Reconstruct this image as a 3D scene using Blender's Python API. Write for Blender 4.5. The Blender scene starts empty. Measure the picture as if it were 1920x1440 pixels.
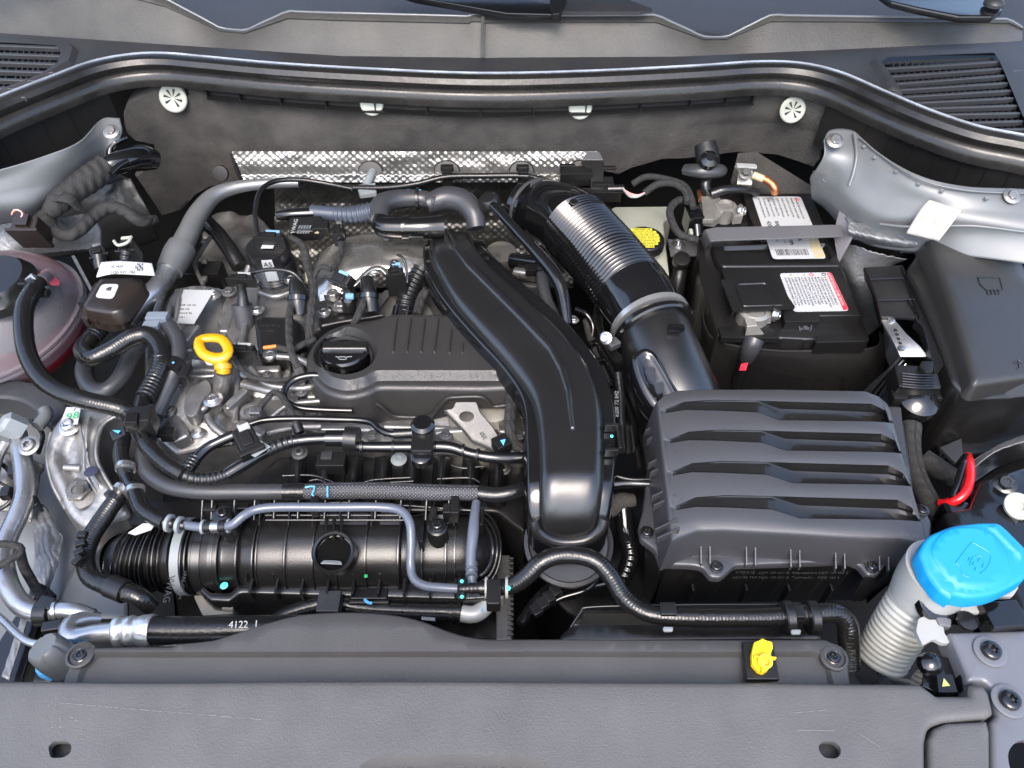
import bpy, bmesh, math, random
import numpy as np
from mathutils import Vector, Matrix, noise
from mathutils.geometry import delaunay_2d_cdt
R = math.radians
rng = random.Random(7)
S = bpy.context.scene
COL = S.collection
# ---------------------------------------------------------------- camera
PITCH, F = 48.0, 1442.0
CAM = Vector((0, 0, .60))
cd = bpy.data.cameras.new('camera'); cam = bpy.data.objects.new('camera', cd); COL.objects.link(cam)
cam.location = CAM; cam.rotation_euler = (R(90 - PITCH), 0, 0)
cd.sensor_width = 36; cd.lens = 36 * F / 1920; cd.clip_start = .02; cd.clip_end = 500
S.camera = cam
S.render.resolution_x, S.render.resolution_y = 1024, 768
# ---------------------------------------------------------------- light
SUN_EL, SUN_ROT = 55, 190
w = bpy.data.worlds.new('World'); S.world = w; w.use_nodes = True
nt = w.node_tree; nt.nodes.clear()
sky = nt.nodes.new('ShaderNodeTexSky'); sky.sky_type = 'NISHITA'; sky.sun_disc = False
sky.sun_elevation = R(SUN_EL); sky.sun_rotation = R(SUN_ROT); sky.air_density = 1.0; sky.dust_density = 3.0; sky.ozone_density = 1.0
bg = nt.nodes.new('ShaderNodeBackground'); bg.inputs[1].default_value = .15
out = nt.nodes.new('ShaderNodeOutputWorld')
nt.links.new(sky.outputs[0], bg.inputs[0]); nt.links.new(bg.outputs[0], out.inputs[0])
sl = bpy.data.lights.new('sun', 'SUN'); sl.energy = 0.55; sl.angle = R(30); sl.color = (1, .965, .92)
so = bpy.data.objects.new('sun', sl); COL.objects.link(so)
# sky rotation: 0 = +Y, clockwise seen from above
sd_ = Vector((math.sin(R(SUN_ROT)) * math.cos(R(SUN_EL)), math.cos(R(SUN_ROT)) * math.cos(R(SUN_EL)), math.sin(R(SUN_EL))))
so.rotation_euler = sd_.to_track_quat('Z', 'Y').to_euler()
S.view_settings.view_transform = 'Standard'; S.view_settings.look = 'None'
S.view_settings.exposure = 2.05; S.view_settings.gamma = 1
# ---------------------------------------------------------------- pixels of the photograph -> points
_s, _c = math.sin(R(PITCH)), math.cos(R(PITCH))
FWD = Vector((0, _c, -_s)); UP = Vector((0, _s, _c)); RT = Vector((1, 0, 0))
def ray(u, v): return FWD + RT * ((u - 960) / F) + UP * (-(v - 720) / F)
def W(u, v, z=0.0):
    d = ray(u, v); return CAM + d * ((z - CAM.z) / d.z)
def WY(u, v, y):
    d = ray(u, v); return CAM + d * (y / d.y)
def Wf(u, v, f):
    if not callable(f): return W(u, v, f)
    z1 = .16
    for _ in range(24):                      # walk down the ray to the surface, then bisect
        z0_ = z1 - .02; p = W(u, v, z0_)
        if z0_ - f(p.x, p.y) <= 0: break
        z1 = z0_
    z = z0_
    for _ in range(22):
        z = (z0_ + z1) / 2; p = W(u, v, z)
        if z - f(p.x, p.y) <= 0: z0_ = z
        else: z1 = z
    return W(u, v, z)
def pxm(p): return (p - CAM).dot(FWD) / F
def Pt(p, z0=0.0):
    if isinstance(p, Vector): return p
    return W(p[0], p[1], p[2] if len(p) > 2 else z0)
# ---------------------------------------------------------------- materials
def mat(name, col, rough=.5, metal=0, grain=None, blotch=0, spec=.5, coat=0, trans=0, stripe=None, ior=1.5, rvar=0, dirt=0, alpha=1, dirtcol=(.30,.27,.23,1)):
    m = bpy.data.materials.new(name); m.use_nodes = True; t = m.node_tree; b = t.nodes['Principled BSDF']
    c = (*col, 1) if len(col) == 3 else col
    I = b.inputs
    I['Base Color'].default_value = c; I['Roughness'].default_value = rough; I['Metallic'].default_value = metal
    I['Specular IOR Level'].default_value = spec; I['IOR'].default_value = ior
    if coat: I['Coat Weight'].default_value = coat; I['Coat Roughness'].default_value = .08
    if trans: I['Transmission Weight'].default_value = trans
    if alpha < 1: I['Alpha'].default_value = alpha
    N, L = t.nodes.new, t.links.new
    tc = N('ShaderNodeTexCoord'); co = tc.outputs['Object']
    def nz(scale, detail=3, dist=0):
        n = N('ShaderNodeTexNoise'); n.inputs['Scale'].default_value = scale; n.inputs['Detail'].default_value = detail; n.inputs['Distortion'].default_value = dist
        L(co, n.inputs['Vector']); return n
    if blotch or dirt:
        src = None
        if blotch:
            n = nz(28, 5); mr = N('ShaderNodeMapRange'); mr.inputs[1].default_value = .3; mr.inputs[2].default_value = .7
            mr.inputs[3].default_value = 1 - blotch; mr.inputs[4].default_value = 1 + blotch
            L(n.outputs[0], mr.inputs[0]); mx = N('ShaderNodeVectorMath'); mx.operation = 'SCALE'; mx.inputs[0].default_value = c[:3]
            L(mr.outputs[0], mx.inputs['Scale']); src = mx.outputs[0]
        if dirt:
            n = nz(420, 2); n2 = nz(14, 4)
            mr = N('ShaderNodeMapRange'); mr.inputs[1].default_value = .66; mr.inputs[2].default_value = .74; L(n.outputs[0], mr.inputs[0])
            mr2 = N('ShaderNodeMapRange'); mr2.inputs[1].default_value = .42; mr2.inputs[2].default_value = .75; L(n2.outputs[0], mr2.inputs[0])
            a = N('ShaderNodeMath'); a.operation = 'MULTIPLY_ADD'; L(mr.outputs[0], a.inputs[0]); L(mr2.outputs[0], a.inputs[1])
            k2 = N('ShaderNodeMath'); k2.operation = 'MULTIPLY'; k2.inputs[1].default_value = .28; L(mr2.outputs[0], k2.inputs[0]); L(k2.outputs[0], a.inputs[2])
            k = N('ShaderNodeMath'); k.operation = 'MULTIPLY'; k.inputs[1].default_value = dirt; k.use_clamp = True; L(a.outputs[0], k.inputs[0])
            mc = N('ShaderNodeMix'); mc.data_type = 'RGBA'; L(k.outputs[0], mc.inputs[0])
            if src: L(src, mc.inputs[6])
            else: mc.inputs[6].default_value = c
            mc.inputs[7].default_value = dirtcol; src = mc.outputs[2]
        L(src, b.inputs['Base Color'])
    if rvar:
        n = nz(35, 4); mr = N('ShaderNodeMapRange'); mr.inputs[1].default_value = .3; mr.inputs[2].default_value = .7
        mr.inputs[3].default_value = max(.02, rough - rvar); mr.inputs[4].default_value = rough + rvar; L(n.outputs[0], mr.inputs[0]); L(mr.outputs[0], I['Roughness'])
    last = None
    for g in (grain if isinstance(grain, list) else [grain] if grain else []):
        sc, st = g[0], g[1]; n = nz(sc, g[2] if len(g) > 2 else 2); bp = N('ShaderNodeBump'); bp.inputs['Strength'].default_value = st
        bp.inputs['Distance'].default_value = g[3] if len(g) > 3 else .0006
        L(n.outputs[0], bp.inputs['Height'])
        if last: L(last, bp.inputs['Normal'])
        last = bp.outputs[0]
    if stripe:   # UV driven relief: (kind, pitch, strength[, distance])
        kind, pitch, st = stripe[:3]; uv = tc.outputs['UV']
        def wave(rot, p):
            mp = N('ShaderNodeMapping'); mp.inputs['Rotation'].default_value = (0, 0, rot); L(uv, mp.inputs[0])
            wv = N('ShaderNodeTexWave'); wv.bands_direction = 'Y'; wv.inputs['Scale'].default_value = 1 / p / 3.183
            wv.inputs['Distortion'].default_value = stripe[4] if len(stripe) > 4 else 0
            L(mp.outputs[0], wv.inputs[0]); return wv.outputs[1]
        bp = N('ShaderNodeBump'); bp.inputs['Strength'].default_value = st; bp.inputs['Distance'].default_value = stripe[3] if len(stripe) > 3 else .0008
        if kind == 'ring': L(wave(0, pitch), bp.inputs['Height'])
        elif kind == 'spiral': L(wave(.45, pitch), bp.inputs['Height'])
        else:
            mm = N('ShaderNodeMath'); mm.operation = 'MULTIPLY'; h1 = wave(.75, pitch); h2 = wave(-.75, pitch)
            L(h1, mm.inputs[0]); L(h2, mm.inputs[1]); L(mm.outputs[0], bp.inputs['Height'])
            mx = N('ShaderNodeMix'); mx.data_type = 'RGBA'; mx.inputs[6].default_value = (c[0]*.4, c[1]*.4, c[2]*.4, 1); mx.inputs[7].default_value = (c[0]*2.2, c[1]*2.2, c[2]*2.2, 1)
            L(mm.outputs[0], mx.inputs[0]); L(mx.outputs[2], I['Base Color'])
        if last: L(last, bp.inputs['Normal'])
        last = bp.outputs[0]
    if last: L(last, I['Normal'])
    return m
M = dict(
 satin = mat('black satin plastic', (.009,.0088,.0088), .24, spec=.8, grain=(1500,.2), rvar=.03, dirt=.015),
 cover = mat('engine cover plastic', (.024,.023,.022), .34, grain=(700,.45), rvar=.05, dirt=.08),
 fuselid = mat('fuse box lid plastic', (.020,.0195,.019), .32, spec=.6, grain=(1400,.3), dirt=.03), lid = mat('air box lid plastic', (.034,.034,.037), .30, spec=.7, grain=(1400,.3), dirt=.03, rvar=.03),
 lidg = mat('air box polished groove', (.010,.010,.010), .10, rvar=.05, dirt=.05),
 gloss = mat('black gloss plastic', (.005,.005,.0055), .09, spec=.7, rvar=.04, grain=(90,.05,2,.002), dirt=.02),
 black = mat('black moulded plastic', (.008,.0078,.0078), .29, grain=(600,.2), dirt=.04),
 deep = mat('black plastic and gap shade', (.005,.005,.005), .5, dirt=.04),  # near-black colour makes bay floor, walls and gaps read as shade
 slam = mat('grained slam panel plastic', (.080,.0775,.0755), .46, grain=[(750,.55,2,.0006)], blotch=.06, rvar=.06, dirt=.22, dirtcol=(.17,.165,.155,1)),
 radc = mat('radiator cover plastic', (.035,.034,.033), .42, grain=(1100,.35,2,.0005), blotch=.04, dirt=.08, dirtcol=(.3,.3,.3,1)),
 rubber = mat('hose rubber', (.009,.009,.0095), .25, grain=(260,.3,3,.0009), rvar=.10),
 rubberw = mat('fabric reinforced rubber', (.008,.0078,.0076), .19, grain=(300,.35,3,.001), stripe=('ring',.0028,.14,.0005), rvar=.08),
 greyrub = mat('grey rubber hose', (.034,.035,.038), .34, grain=(200,.2), rvar=.08),
 seal = mat('rubber weather seal', (.011,.0105,.010), .27, grain=(130,.2,4,.001), dirt=.10, rvar=.10),
 seallip = mat('pale blue seal lip', (.42,.46,.52), .6, grain=(900,1,2,.001), blotch=.3),  # pale blue-white strip, much paler than the seal rubber
 cowl = mat('grained cowl plastic', (.056,.054,.049), .52, grain=[(420,.6,3,.0008)], blotch=.12, dirt=.5, dirtcol=(.12,.11,.09,1)),
 cowl2 = mat('cowl tray plastic', (.024,.025,.028), .50, grain=(600,.4), dirt=.15),
 foam = mat('insulation felt', (.044,.0415,.039), .95, grain=[(500,1,4,.0015),(50,.4,4,.006)], spec=.2, blotch=.2, dirt=.20),
 paint = mat('grey metallic body paint', (.142,.149,.153), .48, .3, grain=(1600,.12), coat=.12, blotch=.05),
 paintd = mat('dull primer paint', (.20,.205,.215), .5, .3, grain=[(120,.3,4,.002)], blotch=.15, dirt=.2),
 bpaint = mat('black painted steel', (.007,.007,.008), .18, coat=.3, grain=(80,.1,3,.002)),
 alu = mat('cast aluminium', (.27,.265,.255), .40, .8, grain=[(160,.35,4,.0010),(800,.35,3,.0005)], blotch=.28, rvar=.12, dirt=.55, dirtcol=(.07,.062,.052,1)),
 alud = mat('dull cast aluminium', (.17,.165,.155), .5, .7, grain=[(150,.4,4,.0012),(600,.4,3,.0006)], blotch=.25, rvar=.1, dirt=.3, dirtcol=(.10,.09,.08,1)),
 pipe = mat('bright aluminium pipe', (.38,.385,.395), .30, .85, grain=(160,.25,4,.0008), rvar=.10, blotch=.12),
 steel = mat('zinc plated steel', (.52,.52,.51), .30, .95, grain=(300,.2), rvar=.1, blotch=.1),
 steeld = mat('stamped steel', (.135,.132,.128), .48, .7, grain=(500,.3), rvar=.1, blotch=.1),
 shield = mat('pressed heat shield', (.50,.48,.44), .28, .92, grain=(35,.25,3,.004), rvar=.08, blotch=.12),
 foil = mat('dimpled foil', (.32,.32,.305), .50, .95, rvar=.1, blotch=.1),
 foild = mat('shaded dimpled foil', (.14,.138,.125), .46, .85, rvar=.1, blotch=.3),  # darker copy of the foil, shade of the upright part put into colour
 seam = mat('brushed seam sealer', (.16,.165,.17), .42, .4, grain=[(180,.8,4,.0015)], blotch=.3),
 lead = mat('battery terminal lead', (.36,.345,.31), .42, .7, grain=(200,.5,4,.001), blotch=.25),
 copper = mat('copper lug', (.55,.22,.10), .35, .9, blotch=.3),
 void = mat('unlit void black', (.002,.002,.002), .9, spec=.1), yellow = mat('yellow plastic', (.55,.26,.003), .30, grain=(200,.1), coat=.1),  # void: flat black colour stands in for the darkness inside holes
 yellow2 = mat('pale yellow plastic', (.66,.46,.01), .42, grain=(200,.2)),
 blue = mat('cyan blue plastic', (.004,.205,.46), .42, grain=(300,.1)),
 white = mat('white plastic', (.30,.305,.295), .35, blotch=.03),
 neck = mat('translucent filler neck', (.37,.37,.335), .32, blotch=.05, grain=(150,.2)),
 brake = mat('cream reservoir plastic', (.34,.355,.30), .32, blotch=.08),
 label = mat('label paper', (.38,.39,.395), .45), ink = mat('label ink', (.02,.02,.022), .6), redl = mat('red label print', (.70,.03,.05), .4),
 gold = mat('gold label stripe', (.42,.36,.22), .4), masking = mat('masking tape', (.40,.385,.35), .75, grain=[(60,.5,4,.004)], blotch=.06),
 yprint = mat('yellow print', (.62,.58,.05), .5), brown = mat('dark brown plastic', (.017,.012,.0095), .30, grain=(500,.3)),
 red = mat('red cable', (.62,.01,.015), .25, coat=.3), paleblue = mat('pale blue lock plastic', (.16,.30,.44), .4), cyanp = mat('paint mark', (.10,.75,.68), .5), bluep = mat('blue paint mark', (.10,.42,.75), .5), greenp = mat('green ink', (.02,.32,.10), .5),
 loom = mat('cloth tape loom', (.016,.0155,.015), .85, grain=(500,.8,3,.001), stripe=('spiral',.012,.8,.0015,.6), dirt=.1),
 braid = mat('braided sleeve', (.07,.07,.075), .5, stripe=('braid',.0026,.8,.001)),
 bgrey = mat('blue grey hose', (.085,.097,.125), .25, coat=.2, grain=(100,.1), rvar=.06),
 bcorr = mat('blue grey corrugated hose', (.045,.055,.075), .35, rvar=.08),
 bandg = mat('pale cable strap', (.20,.22,.228), .5), beige = mat('cast housing beige', (.26,.245,.205), .5, .3, grain=(200,.5,4,.001), blotch=.2),
 tank = mat('translucent tank', (.36,.35,.38), .14, trans=.72, ior=1.3, grain=(30,.1,3,.003)), coolant = mat('pink coolant', (.20,.012,.022), .15, blotch=.1),
 glass = mat('windscreen', (.030,.032,.034), .12), asphalt = mat('asphalt', (.05,.05,.05), .9, grain=(40,.6,6,.01), blotch=.3),
 pinkw = mat('pink wire', (.65,.30,.28), .5), orange = mat('orange wire', (.60,.16,.02), .5),
)
# ---------------------------------------------------------------- object helpers
def mk(name, vs, fs, m, parent=None, t=None, kind=None, uv=None, smooth=35, bevel=0, bseg=2, wn=False, label=None, double=False, sub=0):
    vs = [Vector(v) for v in vs]
    mn = Vector((min(v.x for v in vs), min(v.y for v in vs), min(v.z for v in vs))); mxv = Vector((max(v.x for v in vs), max(v.y for v in vs), 0))
    c = Vector(((mn.x + mxv.x) / 2, (mn.y + mxv.y) / 2, mn.z))
    bm = bmesh.new(); bv = [bm.verts.new(v - c) for v in vs]; uvl = bm.loops.layers.uv.new('UVMap') if uv else None
    for f in fs:
        if len(set(f)) < 3: continue
        try: bf = bm.faces.new([bv[i] for i in f])
        except ValueError: continue
        if uv:
            for l, i in zip(bf.loops, f): l[uvl].uv = uv[i]
    if double: bmesh.ops.remove_doubles(bm, verts=bm.verts, dist=1e-6)
    bmesh.ops.recalc_face_normals(bm, faces=bm.faces)
    if bevel:
        es = [e for e in bm.edges if len(e.link_faces) == 2 and e.calc_face_angle(0) > R(28)]
        if es: bmesh.ops.bevel(bm, geom=es, offset=bevel, segments=bseg, affect='EDGES', profile=.5, clamp_overlap=True)
    me = bpy.data.meshes.new(name); bm.to_mesh(me); bm.free()
    me.materials.append(m)
    if smooth:
        me.polygons.foreach_set('use_smooth', [True] * len(me.polygons)); me.set_sharp_from_angle(angle=R(smooth))
    o = bpy.data.objects.new(name, me); COL.objects.link(o)
    put(o, c, parent)
    if wn or bevel:
        w_ = o.modifiers.new('wn', 'WEIGHTED_NORMAL'); w_.keep_sharp = True
    if t: tag(o, *t)
    if kind: o['kind'] = kind
    if label: o['label'] = label
    return o
def wloc(o):
    l = o.location.copy()
    while o.parent: o = o.parent; l += o.location
    return l
def put(o, c, parent):
    if parent: o.parent = parent; o.location = c - wloc(parent)
    else: o.location = c
def tag(o, label, cat, group=None):
    o['label'] = label; o['category'] = cat
    if group: o['group'] = group
    return o
def T(name, label, cat, loc, group=None):
    o = bpy.data.objects.new(name, None); o.empty_display_size = .02; COL.objects.link(o); o.location = Pt(loc); return tag(o, label, cat, group)
def cr(pts, n, closed=False):
    """Catmull-Rom through pts (Vectors of any size)"""
    N = len(pts); o = []
    rngs = range(N if closed else N - 1)
    for i in rngs:
        p0 = pts[(i - 1) % N] if closed or i > 0 else pts[0] * 2 - pts[1]
        p1 = pts[i]; p2 = pts[(i + 1) % N]; p3 = pts[(i + 2) % N] if closed or i + 2 < N else pts[-1] * 2 - pts[-2]
        for k in range(n):
            s = k / n; o.append(.5 * ((2 * p1) + (p2 - p0) * s + (2 * p0 - 5 * p1 + 4 * p2 - p3) * s * s + (3 * p1 - p0 - 3 * p2 + p3) * s ** 3))
    if not closed: o.append(pts[-1])
    return o
def frames(path):
    ts = [(path[min(i + 1, len(path) - 1)] - path[max(i - 1, 0)]).normalized() for i in range(len(path))]
    a = Vector((0, 0, 1)); a = (a - ts[0] * a.dot(ts[0]))
    if a.length < .1: a = Vector((0, 1, 0)); a = a - ts[0] * a.dot(ts[0])
    a.normalize(); fr = []
    for t in ts:
        a = a - t * a.dot(t); a.normalize(); fr.append((t, a, t.cross(a)))
    return fr
def tube(name, pts, r, m, parent=None, t=None, z=0.0, corr=0, camp=.12, seg=16, px=True, step=.004, caps=True, smooth=50, flat=1, label=None, raw=False):
    """pts: (u,v[,z]) pixels of the centre line; r: half width in photo pixels (or metres with px=False), number or list; corr: corrugation pitch in metres"""
    P3 = [Pt(p, z) for p in pts]
    rs = list(r) if isinstance(r, (list, tuple)) else [r] * len(P3)
    if px: rs = [a * pxm(p) for a, p in zip(rs, P3)]
    P4 = [Vector((p.x, p.y, p.z, a)) for p, a in zip(P3, rs)]
    fine = cr(P4, 24); d = [0.0]
    for a, b in zip(fine, fine[1:]): d.append(d[-1] + (b.xyz - a.xyz).length)
    st = corr / 6 if corr else step; n = max(4, int(d[-1] / st)); path = []; rad = []; j = 0
    for i in range(n + 1):
        s = d[-1] * i / n
        while j < len(d) - 2 and d[j + 1] < s: j += 1
        k = (s - d[j]) / max(1e-9, d[j + 1] - d[j]); q = fine[j].lerp(fine[j + 1], min(1, max(0, k)))
        path.append(q.xyz); rr = q[3]
        if corr: rr *= 1 - camp * (.5 + .5 * math.cos(2 * math.pi * s / corr)) ** 1.0
        rad.append(rr)
    fr = frames(path); vs = []; uv = []; fs = []
    for i, (p, (tt, a, b)) in enumerate(zip(path, fr)):
        for k in range(seg + 1):
            an = 2 * math.pi * k / seg; vs.append(p + (a * math.cos(an) * flat + b * math.sin(an)) * rad[i]); uv.append((k / seg * 2 * math.pi * rad[i], d[-1] * i / n))
    sg = seg + 1
    for i in range(n):
        for k in range(seg): fs.append((i * sg + k, i * sg + k + 1, (i + 1) * sg + k + 1, (i + 1) * sg + k))
    # doubled seam column: weld by index
    fs = [tuple((x - seg) if x % sg == seg else x for x in f) for f in fs] if not raw else fs
    uvm = uv
    if caps:
        fs.append(tuple(range(seg - 1, -1, -1))); fs.append(tuple(n * sg + k for k in range(seg)))
    used = sorted({i for f in fs for i in f}); ix = {a: b for b, a in enumerate(used)}
    return mk(name, [vs[i] for i in used], [tuple(ix[i] for i in f) for f in fs], m, parent, t, uv=[uvm[i] for i in used], smooth=smooth, label=label)
def axf(ax):
    ax = Vector(ax).normalized(); h = Vector((0, 1, 0)) if abs(ax.y) < .9 else Vector((1, 0, 0))
    a = h.cross(ax).normalized(); return a, ax.cross(a), ax
def lathe(name, c, prof, m, axis=(0, 0, 1), parent=None, t=None, seg=32, sq=(1, 1), smooth=35, shape=None, label=None, close=False):
    """prof: (radius, height) metres along axis; shape(angle, i) scales radius"""
    c = Pt(c); a, b, x = axf(axis); vs = []; fs = []
    for i, (r, h) in enumerate(prof):
        for k in range(seg):
            an = 2 * math.pi * k / seg; q = r * (shape(an, i) if shape else 1)
            vs.append(c + a * math.cos(an) * q * sq[0] + b * math.sin(an) * q * sq[1] + x * h)
    for i in range(len(prof) - 1):
        for k in range(seg): fs.append((i * seg + k, i * seg + (k + 1) % seg, (i + 1) * seg + (k + 1) % seg, (i + 1) * seg + k))
    fs.append(tuple(range(seg))); n = len(prof) - 1; fs.append(tuple(n * seg + k for k in range(seg)))
    return mk(name, vs, fs, m, parent, t, smooth=smooth, label=label)
def bolt(c, rpx, m='steel', kind='hex', axis=(0, 0, 1), parent=None, name='bolt', t=None, washer=1.5, hgt=.9, label=None):
    c = Pt(c); r = rpx * pxm(c); g = {'s': 24}
    if kind == 'hex':
        hexs = lambda a, i: 1 / max(math.cos((a % (math.pi / 3)) - math.pi / 6), .1) * .92 if i in (3, 4) else 1
        prof = [(r * washer, 0), (r * washer, r * .16), (r * 1.02, r * .3), (r * .92, r * .32), (r * .92, r * hgt), (r * .8, r * (hgt + .1)), (r * .45, r * (hgt + .1)), (r * .40, r * hgt)]
    else:
        hexs = lambda a, i: (1 + .22 * math.cos(6 * a)) if i >= 6 else 1
        prof = [(r * washer, 0), (r * washer, r * .15), (r * 1.05, r * .25), (r, r * .5), (r * .92, r * hgt * .85), (r * .72, r * hgt), (r * .48, r * hgt), (r * .44, r * .25)]
    return lathe(name, c, prof, M[m] if isinstance(m, str) else m, axis, parent, t, 24, shape=hexs, smooth=30, label=label)
def rnd(poly, r, n=4):
    """round the corners of a 2-D pixel polygon"""
    o = []; N = len(poly)
    for i in range(N):
        p = Vector(poly[i][:2]); a = Vector(poly[i - 1][:2]) - p; b = Vector(poly[(i + 1) % N][:2]) - p
        rr = poly[i][2] if len(poly[i]) > 2 else r; d = min(rr, a.length * .45, b.length * .45)
        if d < .5: o.append((p.x, p.y)); continue
        s = p + a.normalized() * d; e = p + b.normalized() * d
        for k in range(n + 1):
            q = k / n; w_ = s * (1 - q) ** 2 + p * 2 * q * (1 - q) + e * q * q; o.append((w_.x, w_.y))
    return o
def smo(poly, n=5): return [(p.x, p.y) for p in cr([Vector((a[0], a[1], 0)) for a in poly], n, True)]
def ell(cu, cv, ru, rv, n=36, rot=0):
    o = []
    for k in range(n):
        a = 2 * math.pi * k / n; x, y = ru * math.cos(a), rv * math.sin(a); o.append((cu + x * math.cos(rot) - y * math.sin(rot), cv + x * math.sin(rot) + y * math.cos(rot)))
    return o
def prism(name, poly, z, dep, m, parent=None, t=None, bevel=.0015, rd=0, dirn=(0, 0, -1), label=None, kind=None, smooth=35, bseg=2, flip=None):
    """poly: (u,v[,z]) pixels of the upper face, pushed dep metres along dirn"""
    if rd: poly = rnd(poly, rd)
    top = [Wf(p[0], p[1], p[2] if len(p) > 2 else z) if not isinstance(p, Vector) else p for p in poly]; d = Vector(dirn).normalized() * dep; n = len(top)
    vs = top + [p + d for p in top]; fs = [tuple(range(n)), tuple(range(2 * n - 1, n - 1, -1))] + [(i, (i + 1) % n, n + (i + 1) % n, n + i) for i in range(n)]
    return mk(name, vs, fs, m, parent, t, bevel=bevel, bseg=bseg, label=label, kind=kind, smooth=smooth)
def box(name, c, size, m, parent=None, t=None, rot=(0, 0, 0), bevel=.0015, taper=1, label=None, kind=None, bseg=2):
    """c: centre of the top face; size in metres; rot degrees"""
    c = Pt(c); x, y, z = size; from mathutils import Euler
    Rm = Euler([R(a) for a in rot]).to_matrix(); vs = []
    for k, (zz, s) in enumerate(((0, taper), (-z, 1))):
        for a, b in ((-1, -1), (1, -1), (1, 1), (-1, 1)): vs.append(c + Rm @ Vector((a * x / 2 * s, b * y / 2 * s, zz)))
    fs = [(0, 1, 2, 3), (7, 6, 5, 4), (0, 4, 5, 1), (1, 5, 6, 2), (2, 6, 7, 3), (3, 7, 4, 0)]
    return mk(name, vs, fs, m, parent, t, bevel=bevel, label=label, kind=kind, bseg=bseg)
def quad(name, pts, m, parent=None, th=.0006, t=None, rd=0, nrm=None, label=None):
    """thin sheet (label, tape) through 3-D points"""
    vs = [Pt(p) for p in pts]; n = len(vs); nr = Vector((0, 0, 0))
    for i in range(n): nr += vs[i].cross(vs[(i + 1) % n])
    nr = nr.normalized() if nrm is None else Vector(nrm).normalized()
    if nr.z < 0 and nrm is None: nr = -nr
    return mk(name, [v + nr * th for v in vs] + vs, [tuple(range(n)), tuple(range(2 * n - 1, n - 1, -1))] + [(i, (i + 1) % n, n + (i + 1) % n, n + i) for i in range(n)], m, parent, t, smooth=0, label=label)
def sdp(Pn, poly):
    """signed distance (positive inside) of points to a closed polygon"""
    A = np.array(poly); B = np.roll(A, -1, 0); out_d = np.full(len(Pn), 1e9); ins = np.zeros(len(Pn), bool)
    for a, b in zip(A, B):
        ab = b - a; l2 = max(ab @ ab, 1e-14); tt = np.clip(((Pn - a) @ ab) / l2, 0, 1); q = a + tt[:, None] * ab
        out_d = np.minimum(out_d, ((Pn - q) ** 2).sum(1))
        c = (a[1] > Pn[:, 1]) != (b[1] > Pn[:, 1])
        if abs(ab[1]) > 1e-12: ins ^= c & (Pn[:, 0] < a[0] + (Pn[:, 1] - a[1]) * ab[0] / ab[1])
    d = np.sqrt(out_d); return np.where(ins, d, -d)
def resamp(poly, ds):
    o = []
    for i, p in enumerate(poly):
        q = poly[(i + 1) % len(poly)]; n = max(1, int(math.dist(p, q) / ds))
        for k in range(n): o.append((p[0] + (q[0] - p[0]) * k / n, p[1] + (q[1] - p[1]) * k / n))
    return o
def offs(poly, d):
    """inset by d (positive inwards)"""
    A = np.array(poly); area = .5 * np.sum(A[:, 0] * np.roll(A[:, 1], -1) - np.roll(A[:, 0], -1) * A[:, 1])
    t1 = A - np.roll(A, 1, 0); t2 = np.roll(A, -1, 0) - A
    t1 /= np.linalg.norm(t1, axis=1)[:, None] + 1e-12; t2 /= np.linalg.norm(t2, axis=1)[:, None] + 1e-12
    t_ = t1 + t2; t_ /= np.linalg.norm(t_, axis=1)[:, None] + 1e-12
    nrm = np.stack([-t_[:, 1], t_[:, 0]], 1) * (1 if area > 0 else -1)
    co = np.clip((t_ * t2).sum(1), .5, 1); return [tuple(x) for x in A + nrm * (d / co)[:, None]]
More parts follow.
